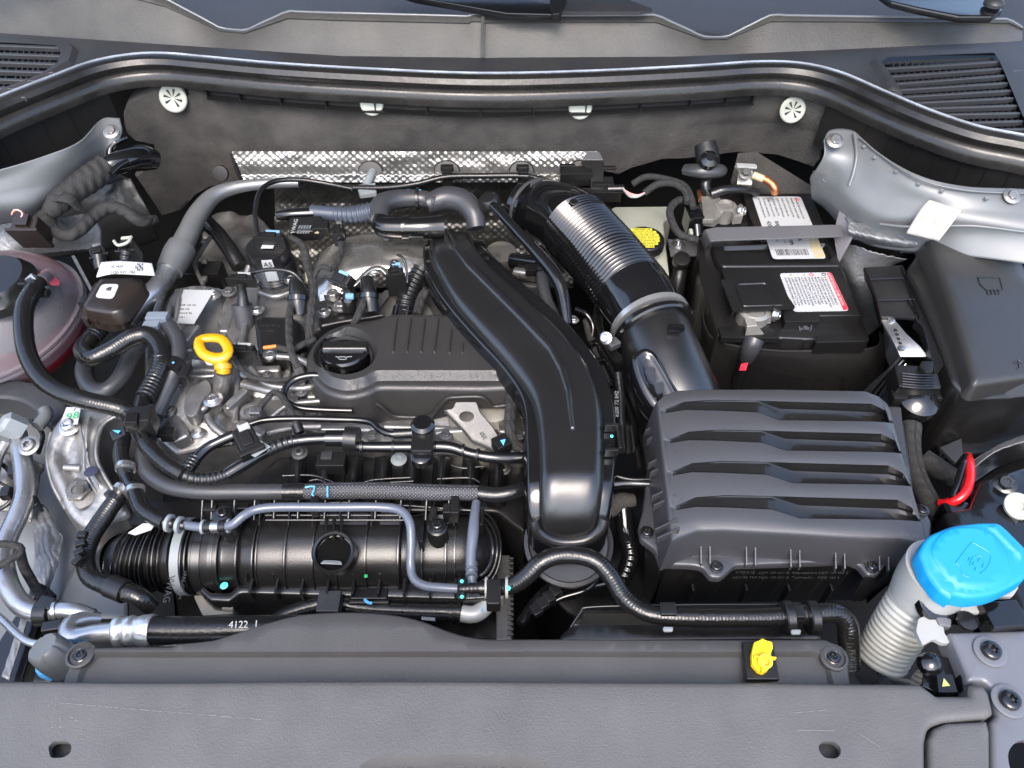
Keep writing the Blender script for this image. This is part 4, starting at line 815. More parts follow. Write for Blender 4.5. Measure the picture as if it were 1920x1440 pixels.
prism('front_ledge', [(1530, 628), (1608, 626), (1632, 632), (1628, 640), (1530, 642)], bz - .006, .02, M['black'], bt, bevel=.002)
cf = prism('terminal_flap', rnd([(1352, 524), (1448, 520), (1460, 530), (1492, 576), (1374, 582)], 3), bz + .012, .004, M['black'], bt, bevel=.001)
surf('flap_panel', rnd([(1376, 528), (1438, 526), (1470, 568), (1468, 572), (1392, 574)], 7), bz + .0135, M['black'], cf, skirt=.002, feats=((rnd([(1382, 532), (1436, 530), (1464, 568), (1396, 570)], 5), -.0012, .001),), edge=((0, -.0008), (.0008, 0)), grid=.02)
# labels
def uvl(q, a, b):
    """point at fractions a (across), b (down) of the quad q (tl,tr,br,bl)"""
    tl_, tr_, br_, bl_ = q; return (tl_.lerp(tr_, a)).lerp(bl_.lerp(br_, a), b)
def roundq(q, k=.06):
    o = []
    for i, (p, a, b) in enumerate(zip(q, [q[-1]] + q[:-1], q[1:] + q[:1])):
        d1 = (a - p).normalized() * .004; d2 = (b - p).normalized() * .004; o += [p + d1, p + (d1 + d2) * .3, p + d2]
    return o
def fine_print(q, par, cols, a0, a1, b0, b1, size, seed, m=None, words=None):
    r_ = random.Random(seed); xd = (uvl(q, .5, 1) - uvl(q, .5, 0)).normalized(); yd = (uvl(q, 1, .5) - uvl(q, 0, .5)).normalized(); L = (uvl(q, .5, 1) - uvl(q, .5, 0)).length * (b1 - b0)
    for k in range(cols):
        a = a0 + (a1 - a0) * k / max(1, cols - 1); s = ''
        while len(s) * size * .58 < L * r_.uniform(.8, 1): s += r_.choice(words or ['SHIELD EYES ', 'NO SPARKS ', 'EXPLOSIVE GAS ', 'SULFURIC ACID ', 'FLUSH WITH WATER ', 'KEEP AWAY ', 'VER MANUAL ', 'BATERIA ', 'DANGER '])
        text(s[:max(2, int(L / size / .6))], uvl(q, a, b0) + Vector((0, 0, .0008)), size, m or M['ink'], par, xd, yd, ext=.00003)
def wtri(c, s, par, xd, yd):
    mk('warning_triangle', [c - xd * s - yd * s * .8, c + xd * s - yd * s * .8, c + yd * s] + [p + Vector((0, 0, .0002)) for p in (c - xd * s - yd * s * .8, c + xd * s - yd * s * .8, c + yd * s)], [(0, 1, 2), (3, 4, 5), (0, 1, 4, 3), (1, 2, 5, 4), (2, 0, 3, 5)], M['gold'], par, smooth=0)
    quad('warning_mark', [c - xd * s * .1 - yd * s * .4, c + xd * s * .1 - yd * s * .4, c + xd * s * .15 + yd * s * .4, c - xd * s * .15 + yd * s * .4][::1], M['ink'], par, th=.0005)
q1 = [Wf(*p, bz + .0006) for p in ((1410, 369), (1500, 369), (1518, 410), (1428, 410))]; q1 = [W(1410, 369, bz), W(1501, 369, bz), W(1549, 485, bz), W(1449, 486, bz)]
lab = quad('back_label', roundq(q1), M['label'], bt, th=.0005, label='white and gold battery label with barcode')
g = [uvl(q1, .74, .45), uvl(q1, 1, .45), uvl(q1, .995, .97), uvl(q1, .78, 1)]; quad('gold_stripe', [p + Vector((0, 0, .0005)) for p in [uvl(q1, .80, .56), uvl(q1, 1, .56), uvl(q1, .99, .985), uvl(q1, .80, 1)]], M['gold'], lab, th=.0002)
fine_print(q1, lab, 9, .10, .86, .03, .40, .0038, 1)
fine_print(q1, lab, 4, .18, .60, .62, .80, .0032, 2)
xd = (uvl(q1, .5, 1) - uvl(q1, .5, 0)).normalized(); yd = (uvl(q1, 1, .5) - uvl(q1, 0, .5)).normalized()
text('BAJ 70Ah', uvl(q1, .28, .42) + Vector((0, 0, .0008)), .0075, M['ink'], lab, xd, yd); text('420A', uvl(q1, .12, .42) + Vector((0, 0, .0008)), .008, M['ink'], lab, xd, yd)
text('70A LM', uvl(q1, .42, .62) + Vector((0, 0, .0008)), .0075, M['ink'], lab, xd, yd); text('EFB', uvl(q1, .62, .66) + Vector((0, 0, .0008)), .006, M['ink'], lab, xd, yd); text('EFB', uvl(q1, .87, .66) + Vector((0, 0, .0010)), .008, M['label'], lab, xd, yd); text('12V', uvl(q1, .88, .88) + Vector((0, 0, .001)), .005, M['label'], lab, xd, yd)
bx = random.Random(5); a = .10
while a < .70:
    wd = bx.choice((.006, .010, .015)); quad('barcode_bar', [uvl(q1, a, .86) + Vector((0, 0, .0005)), uvl(q1, a + wd, .86) + Vector((0, 0, .0005)), uvl(q1, a + wd, .95) + Vector((0, 0, .0005)), uvl(q1, a, .95) + Vector((0, 0, .0005))], M['ink'], lab, th=.0002); a += wd + bx.choice((.008, .014))
for k, a in enumerate((.24, .36, .48)): wtri(uvl(q1, a, .045) + Vector((0, 0, .0008)), .0022, lab, yd, -xd)
tube('red_ring', [uvl(q1, .90, .06) + Vector((.0025 * math.cos(t), .0025 * math.sin(t), .001)) for t in np.linspace(0, 6.28, 12)], .0004, M['redl'], lab, px=False, seg=6, step=.001)
q2 = [W(1461, 513, bz), W(1558, 511, bz), W(1592, 583, bz), W(1488, 585, bz)]
lab = quad('front_label', roundq(q2), M['label'], bt, th=.0005, label='white battery warning label with red right border')
quad('red_border', [p + Vector((0, 0, .0005)) for p in [uvl(q2, .91, .01), uvl(q2, .995, .03), uvl(q2, .995, .97), uvl(q2, .90, .99)]], M['redl'], lab, th=.0002)
fine_print(q2, lab, 13, .06, .82, .12, .93, .0036, 3, words=['EXPLOSIVOS ', 'NO FUMAR ', 'PROTEJA LOS OJOS ', 'LAVE CON AGUA ', 'BUSQUE MEDICO ', 'NINOS ', 'ACIDO ', 'MANTENGASE ', 'GASES ', 'CAUSE BLINDNESS '])
xd = (uvl(q2, .5, 1) - uvl(q2, .5, 0)).normalized(); yd = (uvl(q2, 1, .5) - uvl(q2, 0, .5)).normalized()
text('ADVERTENCIA! ADVERTENCIA!', uvl(q2, .92, .04) + Vector((0, 0, .0008)), .0046, M['label'], lab, xd, yd, wx=.92)
for k, a in enumerate((.20, .46, .84)): wtri(uvl(q2, a, .065 if k < 2 else .16) + Vector((0, 0, .0008)), .0024, lab, yd, -xd)
for a in (.60, .84): tube('symbol_ring', [uvl(q2, a, .06) + Vector((.0024 * math.cos(t), .0024 * math.sin(t), .001)) for t in np.linspace(0, 6.28, 12)], .0004, M['redl' if a < .7 else 'ink'], lab, px=False, seg=6, step=.001)
# hold-down strap
hd = T('battery_strap', 'flat grey steel battery hold-down strap with bolted left foot', 'strap', (1440, 430, .0))
def strip(name, pts, m, par, th=.0025, label=None):
    """pts: list of (backpoint, frontpoint) pairs"""
    vs = []; fs = []
    for a, b in pts: a, b = Pt(a), Pt(b); vs += [a, b]
    o = len(vs); n = len(pts); vs += [v - Vector((0, 0, th)) for v in vs]
    for i in range(n - 1):
        j = 2 * i; fs += [(j, j + 1, j + 3, j + 2), (o + j, o + j + 2, o + j + 3, o + j + 1), (j, j + 2, o + j + 2, o + j), (j + 1, o + j + 1, o + j + 3, j + 3)]
    fs += [(0, o, o + 1, 1), (o - 2, o - 1, 2 * o - 1, 2 * o - 2)]
    return mk(name, vs, fs, m, par, bevel=.0007, label=label)
sm = mat('grey coated strap steel', (.15, .15, .155), .33, .4, grain=(700, .15))
strip('strap_bar', [((1252, 448, -.062), (1258, 480, -.062)), ((1306, 452, -.062), (1316, 478, -.062)), ((1322, 430, -.006), (1332, 452, -.006)), ((1340, 426, -.001), (1346, 450, -.001)), ((1560, 421, .0), (1562, 443, .0)), ((1578, 422, .0), (1580, 442, .0))], sm, hd)
bolt((1270, 461, -.061), 10, 'steel', 'hex', parent=hd, hgt=1.0); tube('stud', [(1271, 460, -.05), (1272, 452, -.045)], 4, M['steel'], hd)
prism('end_plate', [(1575, 386, .012), (1602, 434, .004), (1571, 491, -.035), (1562, 438, -.01)], 0, .003, mat('brown grey bracket steel', (.16, .15, .155), .45, .3), hd, dirn=(.8, 0, -.3), bevel=.0006)
hk = T('black_bolt_post', 'black socket bolt with long tapered post left of the battery', 'bolt', (1278, 500, -.10))
lathe('post_head', (1279, 485, -.055), [(.011, -.012), (.012, -.002), (.011, .001), (.008, .0015)], M['black'], (0, -.35, 1), hk, seg=28)
tube('post', [(1279, 485, -.07), (1272, 520, -.085), (1262, 570, -.12)], [13, 14, 18], M['black'], hk)
text('17 NM', (1272, 528, -.052), .007, M['greyrub'], hk, (.35, 1, .2), (-1, .3, 0))
# terminals
nt_ = T('negative_terminal', 'silver battery clamp with copper edge at the rear left of the battery', 'terminal', (1345, 385, -.03))
prism('clamp_plate', rnd([(1314, 368), (1350, 368), (1352, 378), (1362, 386), (1352, 404), (1342, 412), (1320, 410)], 2), bz + .012, .012, M['lead'], nt_)
prism('copper_edge', [(1307, 355), (1320, 350), (1332, 353), (1334, 372), (1310, 374)], bz + .010, .006, M['copper'], nt_)
prism('sense_lug', [(1316, 398), (1340, 398), (1339, 411), (1318, 411)], bz + .018, .008, M['lead'], nt_); prism('sense_lug_base', [(1317, 408), (1340, 408), (1339, 413), (1318, 413)], bz + .010, .004, M['copper'], nt_)
lathe('clamp_ring', (1358, 396, bz + .004), [(.0145, -.012), (.0145, .010), (.011, .011), (.0105, .007), (.010, .0085), (.003, .009)], M['lead'], parent=nt_, seg=32)
prism('clamp_ear', [(1372, 388), (1390, 382), (1394, 404), (1376, 406)], bz + .012, .014, M['lead'], nt_); bolt((1388, 396, bz + .012), 9, 'steel', 'hex', (.8, -.5, .4), nt_)
pt_ = T('positive_terminal', 'silver battery clamp with lug and grey sleeve at the battery front', 'terminal', (1415, 600, -.03))
lathe('clamp_ring', (1413, 587, bz + .0), [(.019, -.014), (.019, .004), (.014, .006), (.012, .004), (.004, .005)], M['lead'], parent=pt_, seg=32)
prism('clamp_ear', [(1430, 580), (1446, 582), (1450, 594), (1432, 596)], bz + .004, .012, M['lead'], pt_); bolt((1453, 590, bz + .003), 9, 'steel', 'hex', (.7, -.6, .3), pt_)
strip('lug_arm', [((1396, 596, bz + .006), (1416, 598, bz + .006)), ((1401, 612, bz + .004), (1420, 610, bz + .004)), ((1398, 626, bz - .006), (1432, 624, bz - .006)), ((1396, 640, bz - .016), (1434, 638, bz - .016))], M['lead'], pt_, th=.008)
tube('grey_sleeve', [(1414, 636, bz - .012), (1408, 652, bz - .02), (1400, 672, bz - .04)], [19, 18, 14], M['greyrub'], pt_, seg=20); tube('cable_end', [(1402, 668, bz - .04), (1390, 692, bz - .065), (1378, 720, bz - .10)], [14, 12, 12], M['rubber'], pt_)
quad('red_tape', [(1389, 682, bz - .022), (1402, 680, bz - .022), (1398, 694, bz - .03), (1386, 694, bz - .03)], M['redl'], pt_, th=.001)
fj = T('battery_jacket', 'black felt thermal jacket wrapped round the front of the battery', 'jacket', (1480, 690, -.2))
patch('felt_skirt', [[(1318, 560, -.06), (1322, 610, -.06), (1350, 640, -.055), (1440, 655, -.052), (1540, 656, -.052), (1640, 650, -.055), (1650, 620, -.06)], [(1316, 580, -.09), (1320, 640, -.09), (1352, 668, -.085), (1440, 680, -.08), (1540, 690, -.085), (1630, 688, -.09), (1660, 650, -.09)], [(1322, 660, -.2), (1330, 720, -.2), (1360, 745, -.2), (1440, 760, -.2), (1540, 770, -.2), (1620, 765, -.2), (1660, 730, -.2)]], mat('black jacket cloth', (.013, .0125, .012), .7, grain=[(300, .5, 3, .001)], spec=.3, rvar=.1), fj, n=8, amp=.002, fr=20)
# ================================================================ fuse box
fb = T('fuse_box', 'black fuse box with domed lid bearing a raised fuse symbol at the right edge', 'fuse box', (1860, 600, -.1))
fz = lambda x, y: .022 + .14 * (y - .60) - .7 * (y - .60) ** 2 - .3 * (x - .42) ** 2
flid = rnd([(1733, 448, 10), (1760, 443), (1850, 446), (1905, 456, 8), (1960, 600), (2010, 700), (1920, 708), (1826, 722, 10), (1790, 600)], 6, 3)
def glyph(par, pts, z, r=.0007, closed=True):
    P_ = [Wf(u, v, z) if callable(z) else W(u, v, z) for u, v in pts]
    if closed: P_.append(P_[0])
    for a, b in zip(P_, P_[1:]): tube('raised_symbol', [a, (a + b) / 2, b], r, M['satin'], par, px=False, seg=6)
surf('lid', flid, fz, M['fuselid'], fb, skirt=.016, draft=.004, edge=((0, -.006), (.001, -.003), (.003, -.0008), (.006, 0)), grid=.012, smooth=50)
gz = lambda x, y: fz(x, y) + .0003
glyph(fb, [(1833, 520), (1874, 520), (1880, 543), (1848, 543), (1838, 534)], gz); glyph(fb, [(1850, 543), (1856, 543), (1860, 552), (1852, 552)], gz); glyph(fb, [(1864, 543), (1870, 543), (1874, 551), (1866, 551)], gz)
glyph(fb, [(1900, 680), (1908, 675), (1918, 680)], gz); glyph(fb, [(1909, 676), (1911, 690), (1906, 692)], gz, closed=False)
surf('base_flange', rnd([(1700, 505, 10), (1735, 455), (2020, 455), (2040, 720), (1915, 745), (1812, 748, 14), (1785, 715), (1760, 640)], 8), lambda x, y: fz(x, y) - .0185, M['black'], fb, skirt=.13, grid=.03, draft=-.01)
prism('latch', [(1878, 722, -.004), (1896, 712, .002), (1940, 712, .002), (1940, 742, -.012), (1886, 748, -.015)], 0, .012, M['black'], fb)
def conn(name, label, c, size, rot=(0, 0, 0), cat='connector', m=None, lock=None, wires=(), group=None, boot=None):
    """plug: housing, latch, ribs, optional coloured lock and wires"""
    m = m or M['black']; c = Pt(c); from mathutils import Euler
    t = T(name, label, cat, c, group); Rm = Euler([R(a) for a in rot]).to_matrix(); x, y, z = size
    L = lambda a, b, d: c + Rm @ Vector((a, b, d))
    box('housing', c, size, m, t, rot=rot, bevel=min(size) * .12, taper=.92)
    box('latch', L(0, y * .08, z * .16), (x * .45, y * .7, z * .16), m, t, rot=rot, bevel=.0006)
    box('collar', L(0, -y * .45, z * .06), (x * 1.14, y * .18, z * 1.1), m, t, rot=rot, bevel=.0008)
    if lock: box('lock_tab', L(x * .1, y * .36, z * .22), (x * .5, y * .22, z * .2), M[lock], t, rot=rot, bevel=.0004)
    return t
def hclip(c, axis, rpx, parent, m='black', w=.008, th=.002, name='clip'): return clampband(c, axis, rpx, w, M[m], parent, name, th=th)
# ================================================================ coolant tank
tk = T('coolant_tank', 'round translucent coolant expansion tank with pink fluid at the left edge', 'coolant tank', (20, 600, -.16))
ct = W(22, 592, -.060)
prof = []
for k in range(25):
    a = -math.pi / 2 + math.pi * k / 24; prof.append((.098 * math.cos(a) + .0006, .074 * math.sin(a) + .074))
prof = prof[:12] + [(.0985, .069), (.1035, .0695), (.1035, .0725), (.1005, .073), (.1005, .0755), (.1035, .076), (.1035, .079), (.0985, .0795)] + prof[13:]
lathe('tank_shell', ct - Vector((0, 0, .074)), prof, M['tank'], (-.12, -.10, 1), tk, seg=64, smooth=60)
lathe('coolant', ct - Vector((0, 0, .072)), [(.01, .001), (.055, .008), (.080, .026), (.0930, .046), (.0940, .052), (.02, .052)], M['coolant'], (-.12, -.10, 1), tk, seg=48, smooth=60)
lathe('inner_baffle', ct - Vector((0, 0, .03)), [(.04, 0), (.05, .05), (.02, .075)], M['greyrub'], (.2, .1, 1), tk, seg=6, smooth=0)
cap = lathe('tank_cap', W(-6, 528, .020), [(.042, -.018), (.042, -.006), (.038, -.002), (.036, .004), (.033, .009), (.012, .010)], M['black'], (-.05, -.12, 1), tk, seg=56, shape=lambda a, i: 1 + (.04 if i in (2, 3) and math.cos(7 * a) > .3 else 0))
for k in range(5): 
    a = k * 1.25; box('cap_grip', W(-6, 528, .031) + Vector((.027 * math.cos(a), .027 * math.sin(a), -.002)), (.010, .004, .006), M['black'], cap, rot=(0, 0, math.degrees(a)))
prism('warning_flag', [(74, 508, .012), (88, 503, .012), (112, 526, .006), (110, 532, .004), (94, 532, .006)], 0, .004, mat('pink flag', (.42, .05, .08), .3), tk)
# ================================================================ hoses at the left
bh = T('bleed_hose', 'glossy black coolant hose curving down from the tank to the hose junction', 'hose', (60, 650, .0))
tube('hose', [(73, 530, .030), (60, 548, .034), (46, 578, .030), (44, 620, .024), (52, 665, .020), (76, 708, .016), (112, 735, .014), (165, 752, .012), (232, 768, .004), (238, 782, -.005)], [15, 16, 17, 17, 17, 17, 17, 17, 17, 15], M['rubberw'], bh)
hclip((70, 532, .030), (.55, .5, .3), 16.5, bh, w=.010, m='bandg'); hclip((66, 540, .031), (.55, .5, .1), 17.5, bh, w=.007)
box('clip_ear', (84, 545, .030), (.006, .010, .008), M['black'], bh)
tube('spout', [(92, 515, .010), (76, 528, .028)], 12, M['tank'], bh)
lp = T('upper_looped_hose', 'grey black ribbed rubber hose looping under the brown sensor box', 'hose', (220, 660, -.03))
tube('hose', [(190, 612, -.012), (170, 634, -.010), (156, 656, -.008), (172, 672, -.004), (210, 655, .0), (245, 634, .004), (277, 628, .004), (299, 648, .0), (304, 680, -.004), (288, 715, -.010), (270, 745, -.012), (262, 775, -.010)], [13, 15, 17, 17, 17, 17, 17, 17, 16, 15, 14, 14], M['rubberw'], lp)
tube('ribbed_sleeve', [(303, 668, -.002), (300, 690, -.007), (286, 720, -.011), (270, 748, -.012)], 18, M['rubber'], lp, corr=.0048, camp=.10)
tube('ribbed_sleeve', [(196, 604, -.012), (186, 618, -.012), (172, 634, -.011)], 17, M['rubber'], lp, corr=.0048, camp=.1)
l2 = T('lower_looped_hose', 'smooth grey rubber hose making a U below the ribbed hose loop', 'hose', (200, 700, -.06))
tube('hose', [(165, 668, -.05), (158, 700, -.05), (172, 728, -.05), (200, 732, -.048), (226, 708, -.045), (245, 670, -.04), (262, 640, -.036), (275, 615, -.04)], 16, M['greyrub'], l2)
gp = T('grey_coolant_pipe', 'long smooth grey coolant pipe with braided sleeve running across the engine front', 'hose', (500, 922, -.04))
tube('pipe', [(300, 598, -.01), (318, 612, -.006), (334, 640, -.006), (333, 675, -.010), (322, 712, -.02), (300, 762, -.03), (278, 820, -.04), (270, 858, -.042), (280, 888, -.042), (315, 912, -.040), (370, 921, -.038), (450, 922, -.037), (535, 922, -.036)], [13, 15, 15, 15, 15, 15, 16, 16, 16, 15, 15, 15, 15], M['greyrub'], gp)
tube('joint_sleeve', [(532, 922, -.036), (572, 922, -.036)], 16.5, M['rubber'], gp)
tube('braided_sleeve', [(566, 922, -.036), (640, 920, -.035), (720, 920, -.035), (810, 923, -.035), (896, 924, -.036)], [15, 16, 16, 15.5, 14.5], M['braid'], gp, seg=24, corr=.0042, camp=.03)
tube('pipe_end', [(890, 924, -.038), (930, 928, -.038), (965, 922, -.036), (1000, 912, -.04), (1040, 900, -.05)], [15, 15, 14, 13, 13], M['rubber'], gp)
for pts in ([(572, 914), (590, 912), (584, 930), (588, 930)], [(614, 912), (614, 932)]):
    tube('blue_mark', [W(u, v, -.0245) for u, v in pts], 1.6, M['bluep'], gp, seg=6)
hclip((328, 690, -.012), (.3, 1, -.1), 17, gp, w=.014); box('clip_tail', (346, 694, -.004), (.010, .020, .01), M['black'], gp); lathe('blue_dot', (325, 680, .001), [(.0014, 0), (.0012, .0006)], M['bluep'], parent=gp, seg=12)
hclip((293, 798, -.034), (.3, 1, -.1), 18, gp, w=.014); box('clip_tail', (312, 808, -.03), (.014, .012, .012), M['black'], gp)
for u in (590, 853): prism('hold_clip', [(u - 8, 928), (u + 8, 928), (u + 8, 962), (u - 8, 962)], -.031, .008, M['black'], gp)
box('spring_clip', (293, 590, .008), (.024, .012, .010), mat('blue grey clip', (.14, .165, .20), .4), gp); box('spring_clip', (282, 606, .004), (.018, .010, .008), bpy.data.materials['blue grey clip'], gp)
jn = T('hose_junction', 'black quick connector block joining four coolant hoses', 'connector', (252, 785, -.02))
box('junction_body', (258, 775, .008), (.026, .022, .026), M['black'], jn, rot=(0, 0, 8), bevel=.003); box('release_clip', (246, 782, .012), (.012, .014, .010), M['black'], jn, rot=(0, 10, 12))
prism('blue_marked_tab', [(204, 808, -.004), (232, 796, .0), (236, 812, .0), (212, 826, -.004)], 0, .004, M['black'], jn); quad('blue_mark', [(211, 807, -.0010), (226, 808, .0002), (222, 813, .0002)], M['bluep'], jn)
for a, b in (((258, 790, -.005), (262, 805, -.012)),): tube('ribbed_end', [a, b], [15, 14], M['black'], jn, corr=.004, camp=.12)
ch_ = T('crossover_hose', 'black coolant hose running from junction down right into the ribbed crankcase line', 'hose', (300, 850, -.03))
tube('hose', [(256, 795, -.012), (264, 818, -.014), (285, 846, -.014), (315, 872, -.014), (345, 890, -.016)], [14, 15, 15, 15, 15], M['rubberw'], ch_)
tube('ribbed_line', [(335, 886, -.016), (365, 897, -.018), (400, 897, -.018), (430, 888, -.016)], [13, 13, 13, 12], M['black'], ch_, corr=.006, camp=.16)
tube('black_line', [(425, 890, -.016), (455, 872, -.014), (492, 850, -.012), (530, 832, -.010), (575, 824, -.010), (620, 822, -.010)], [12, 12, 11, 12, 11, 11], M['gloss'], ch_)
tube('ribbed_line', [(500, 845, -.011), (520, 836, -.010), (545, 828, -.010), (560, 826, -.010)], [13.5, 13.5, 13, 12], M['black'], ch_, corr=.006, camp=.14)
tube('branch_hose', [(352, 884, -.012), (366, 862, -.012), (388, 840, -.010), (415, 826, -.008), (438, 816, -.006)], [11, 11, 10, 10, 10], M['gloss'], ch_)
tube('ribbed_end', [(352, 880, -.012), (366, 860, -.012)], 13, M['rubber'], ch_, corr=.004, camp=.14)
vl = T('vent_valve_line', 'black plastic breather line with round check valve in front of the engine cover', 'pipe', (700, 835, -.03))
tube('valve_body', [(612, 822, -.012), (650, 822, -.012)], 16, M['gloss'], vl, seg=28); tube('valve_rim', [(648, 822, -.012), (672, 824, -.012)], [23, 23], M['black'], vl, seg=28)
tube('pipe', [(668, 836, -.014), (690, 838, -.014), (770, 838, -.014), (840, 838, -.014), (880, 850, -.016), (930, 858, -.018), (990, 858, -.022)], [9, 10, 11, 11, 10, 11, 11], M['gloss'], vl, seg=20)
for u in (676, 735, 866, 893): tube('pipe_bead', [(u, 838 + max(0, u - 845) * .3, -.014), (u + 5, 838 + max(0, u - 845) * .32, -.014)], 12.5, M['black'], vl)
box('tee_block', (792, 822, .006), (.022, .032, .024), M['black'], vl, bevel=.003); lathe('tee_cap', (793, 800, .006), [(.012, -.01), (.012, .004), (.009, .007), (.003, .007)], M['gloss'], parent=vl); lathe('tee_cap', (790, 856, -.002), [(.010, -.006), (.010, .002), (.007, .004)], M['gloss'], parent=vl)
f2 = T('fuel_pipe', 'thin glossy black pipe bending below the front lip of the engine cover', 'pipe', (620, 785, -.03))
tube('pipe', [(430, 826, -.02), (455, 803, -.016), (490, 789, -.012), (540, 785, -.012), (620, 786, -.012), (690, 790, -.012), (712, 806, -.012), (735, 814, -.012), (760, 812, -.012), (782, 812, -.012)], 6.5, M['gloss'], f2)
tube('pipe', [(612, 706, -.012), (582, 704, -.01), (552, 712, -.012), (534, 730, -.014), (536, 752, -.018), (560, 764, -.02), (600, 768, -.022), (660, 770, -.025)], 6.5, M['gloss'], f2)
tube('sleeve', [(738, 814, -.012), (775, 812, -.012)], 10, M['rubber'], f2)
# injector type plug with label
pl = conn('marked_plug', 'black plug with white lock and printed plate on the breather hose left of centre', (462, 822, .006), (.022, .032, .016), rot=(10, 0, 32), lock='white')
quad('printed_plate', [(458, 846, .0), (488, 826, .0), (508, 838, -.002), (478, 858, -.002)], M['bandg'], pl); text('04E 906', (464, 848, .0010), .004, M['ink'], pl, (1, .75, 0), (-.75, 1, 0))
# small hoses under the junction
sh = T('y_hose', 'black formed Y hose with three silver clamps below the junction', 'hose', (240, 900, -.06))
tube('upper_leg', [(234, 815, -.03), (227, 845, -.032), (230, 872, -.034), (238, 895, -.036)], [13, 14, 14, 11], M['rubber'], sh)
tube('y_body', [(236, 886, -.036), (243, 905, -.036), (252, 918, -.036)], [12, 11, 12], M['gloss'], sh)
tube('right_leg', [(250, 912, -.036), (258, 935, -.034), (268, 955, -.034), (290, 970, -.034), (310, 980, -.034)], 15, M['rubberw'], sh)
tube('lower_leg', [(236, 905, -.042), (222, 930, -.05), (196, 968, -.058), (172, 1005, -.062), (160, 1045, -.066), (168, 1080, -.068), (195, 1096, -.068), (228, 1106, -.066), (262, 1120, -.068), (285, 1140, -.08)], [11, 15, 17, 17, 17, 17, 17, 18, 18, 16], M['rubberw'], sh)
for c_, ax in (((236, 877, -.034), (.15, -1, 0)), ((254, 921, -.036), (.35, -1, 0)), ((229, 920, -.046), (-.45, -1, 0))): clampband(c_, ax, 16, .006, M['steel'], sh, 'silver_clamp', th=.0012)
tube('thick_sleeve', [(206, 1098, -.067), (236, 1110, -.066)], 22, M['black'], sh, seg=20)
hclip((215, 935, -.052), (-.5, -1, 0), 17, sh, w=.006)
for i in range(4): box('clip_lug', (152 - i * 3, 1000 + i * 16, -.05), (.010, .007, .008), M['black'], sh, rot=(0, 0, 20 * i))
vh = T('blue_grey_vacuum_hose', 'blue grey vacuum hose squared across the top of the intake manifold', 'hose', (600, 960, -.05))
tube('hose', [(345, 984, -.034), (375, 988, -.032), (410, 988, -.030), (435, 984, -.026), (455, 968, -.022), (478, 956, -.022), (520, 951, -.022), (620, 951, -.022), (715, 951, -.022), (752, 958, -.022), (768, 980, -.024), (771, 1015, -.032), (770, 1060, -.045), (776, 1085, -.048), (796, 1098, -.048), (830, 1102, -.046), (872, 1104, -.044)], 8.5, M['bgrey'], vh)
tube('end_fitting', [(304, 978, -.034), (350, 986, -.034)], [11, 10], M['black'], vh, corr=.006, camp=.15)
for u, v, r_ in ((318, 981, 13), (337, 984, 12)): hclip((u, v, -.034), (1, -.2, 0), r_, vh, w=.004, m='bandg')
tube('steel_joint', [(398, 988, -.030), (412, 988, -.029)], 11, M['steel'], vh); tube('black_joint', [(385, 988, -.031), (398, 988, -.030)], 11, M['black'], vh); tube('black_joint', [(412, 988, -.029), (424, 987, -.028)], 11, M['black'], vh)
for u, v in ((381, 988), (429, 986)): hclip((u, v, -.031), (1, 0, 0), 9.5, vh, w=.003, m='bandg')
v2 = T('blue_grey_short_hose', 'short blue grey hose dropping down the right end of the intake manifold', 'hose', (885, 1020, -.05))
tube('hose', [(893, 942, -.036), (890, 965, -.034), (887, 1000, -.036), (883, 1040, -.042), (884, 1075, -.048), (886, 1100, -.052)], [8, 9, 11, 10, 10, 9], M['bgrey'], v2); 
for v in (1056, 1066, 1077): tube('bead', [(884, v, -.046), (884, v + 4, -.046)], 12, M['bgrey'], v2)
# hose across the front right
fh = T('front_arched_hose', 'thick black hose arching over from the manifold corner to the washer neck', 'hose', (1200, 1130, -.02))
tube('hose', [(900, 1102, -.03), (935, 1102, -.03), (965, 1096, -.026), (990, 1078, -.018), (1012, 1056, -.010), (1045, 1042, -.006), (1085, 1042, -.006), (1120, 1054, -.008), (1146, 1082, -.012), (1166, 1115, -.016), (1196, 1142, -.018), (1240, 1155, -.018), (1330, 1158, -.018), (1440, 1157, -.018), (1530, 1150, -.018), (1570, 1150, -.020), (1588, 1168, -.026), (1592, 1200, -.036), (1592, 1250, -.055)], [14, 15, 16, 17, 17, 17, 17, 17, 17, 17, 17, 17, 18, 18, 19, 20, 20, 20, 20], M['rubberw'], fh, step=.003)
tube('connector_end', [(862, 1104, -.03), (905, 1102, -.03)], [9, 12], M['black'], fh, corr=.007, camp=.14)
for u in (912, 930, 950): hclip((u, 1102, -.03), (1, 0, 0), 16, fh, w=.003, m='white' if u != 930 else 'black')
lathe('paint_dot', (953, 1103, -.0175), [(.0022, 0), (.002, .0008)], M['cyanp'], parent=fh, seg=14)
box('plug_body', (925, 1108, -.014), (.012, .024, .016), M['black'], fh)
for u, v in ((1253, 1160), (1493, 1165)):
    box('holder_clip', (u, v - 20, -.008), (.014, .012, .01), M['black'], fh); prism('holder_foot', [(u - 10, v + 14), (u + 10, v + 14), (u + 9, v + 24), (u - 9, v + 24)], -.010, .003, M['bandg'], fh)
for u in (1476, 1522): lathe('clip_jaw', W(u, 1158, -.018) - Vector((.004, 0, 0)), [(.0135, 0), (.0145, .001), (.0145, .007), (.0135, .008)], M['black'], (1, 0, 0), fh)
pd = T('manifold_paint_tab', 'thin black plastic tab with three turquoise paint dots beside the short hose', 'tab', (866, 1090, -.05))
prism('tab', [(858, 1082), (876, 1082), (874, 1122), (856, 1122)], -.034, .006, M['black'], pd)
for v, m_ in ((1090, 'cyanp'), (1105, 'bluep'), (1119, 'cyanp')): lathe('paint_dot', (866, v, -.0335), [(.0018, 0), (.0016, .0006)], M[m_], parent=pd, seg=14)
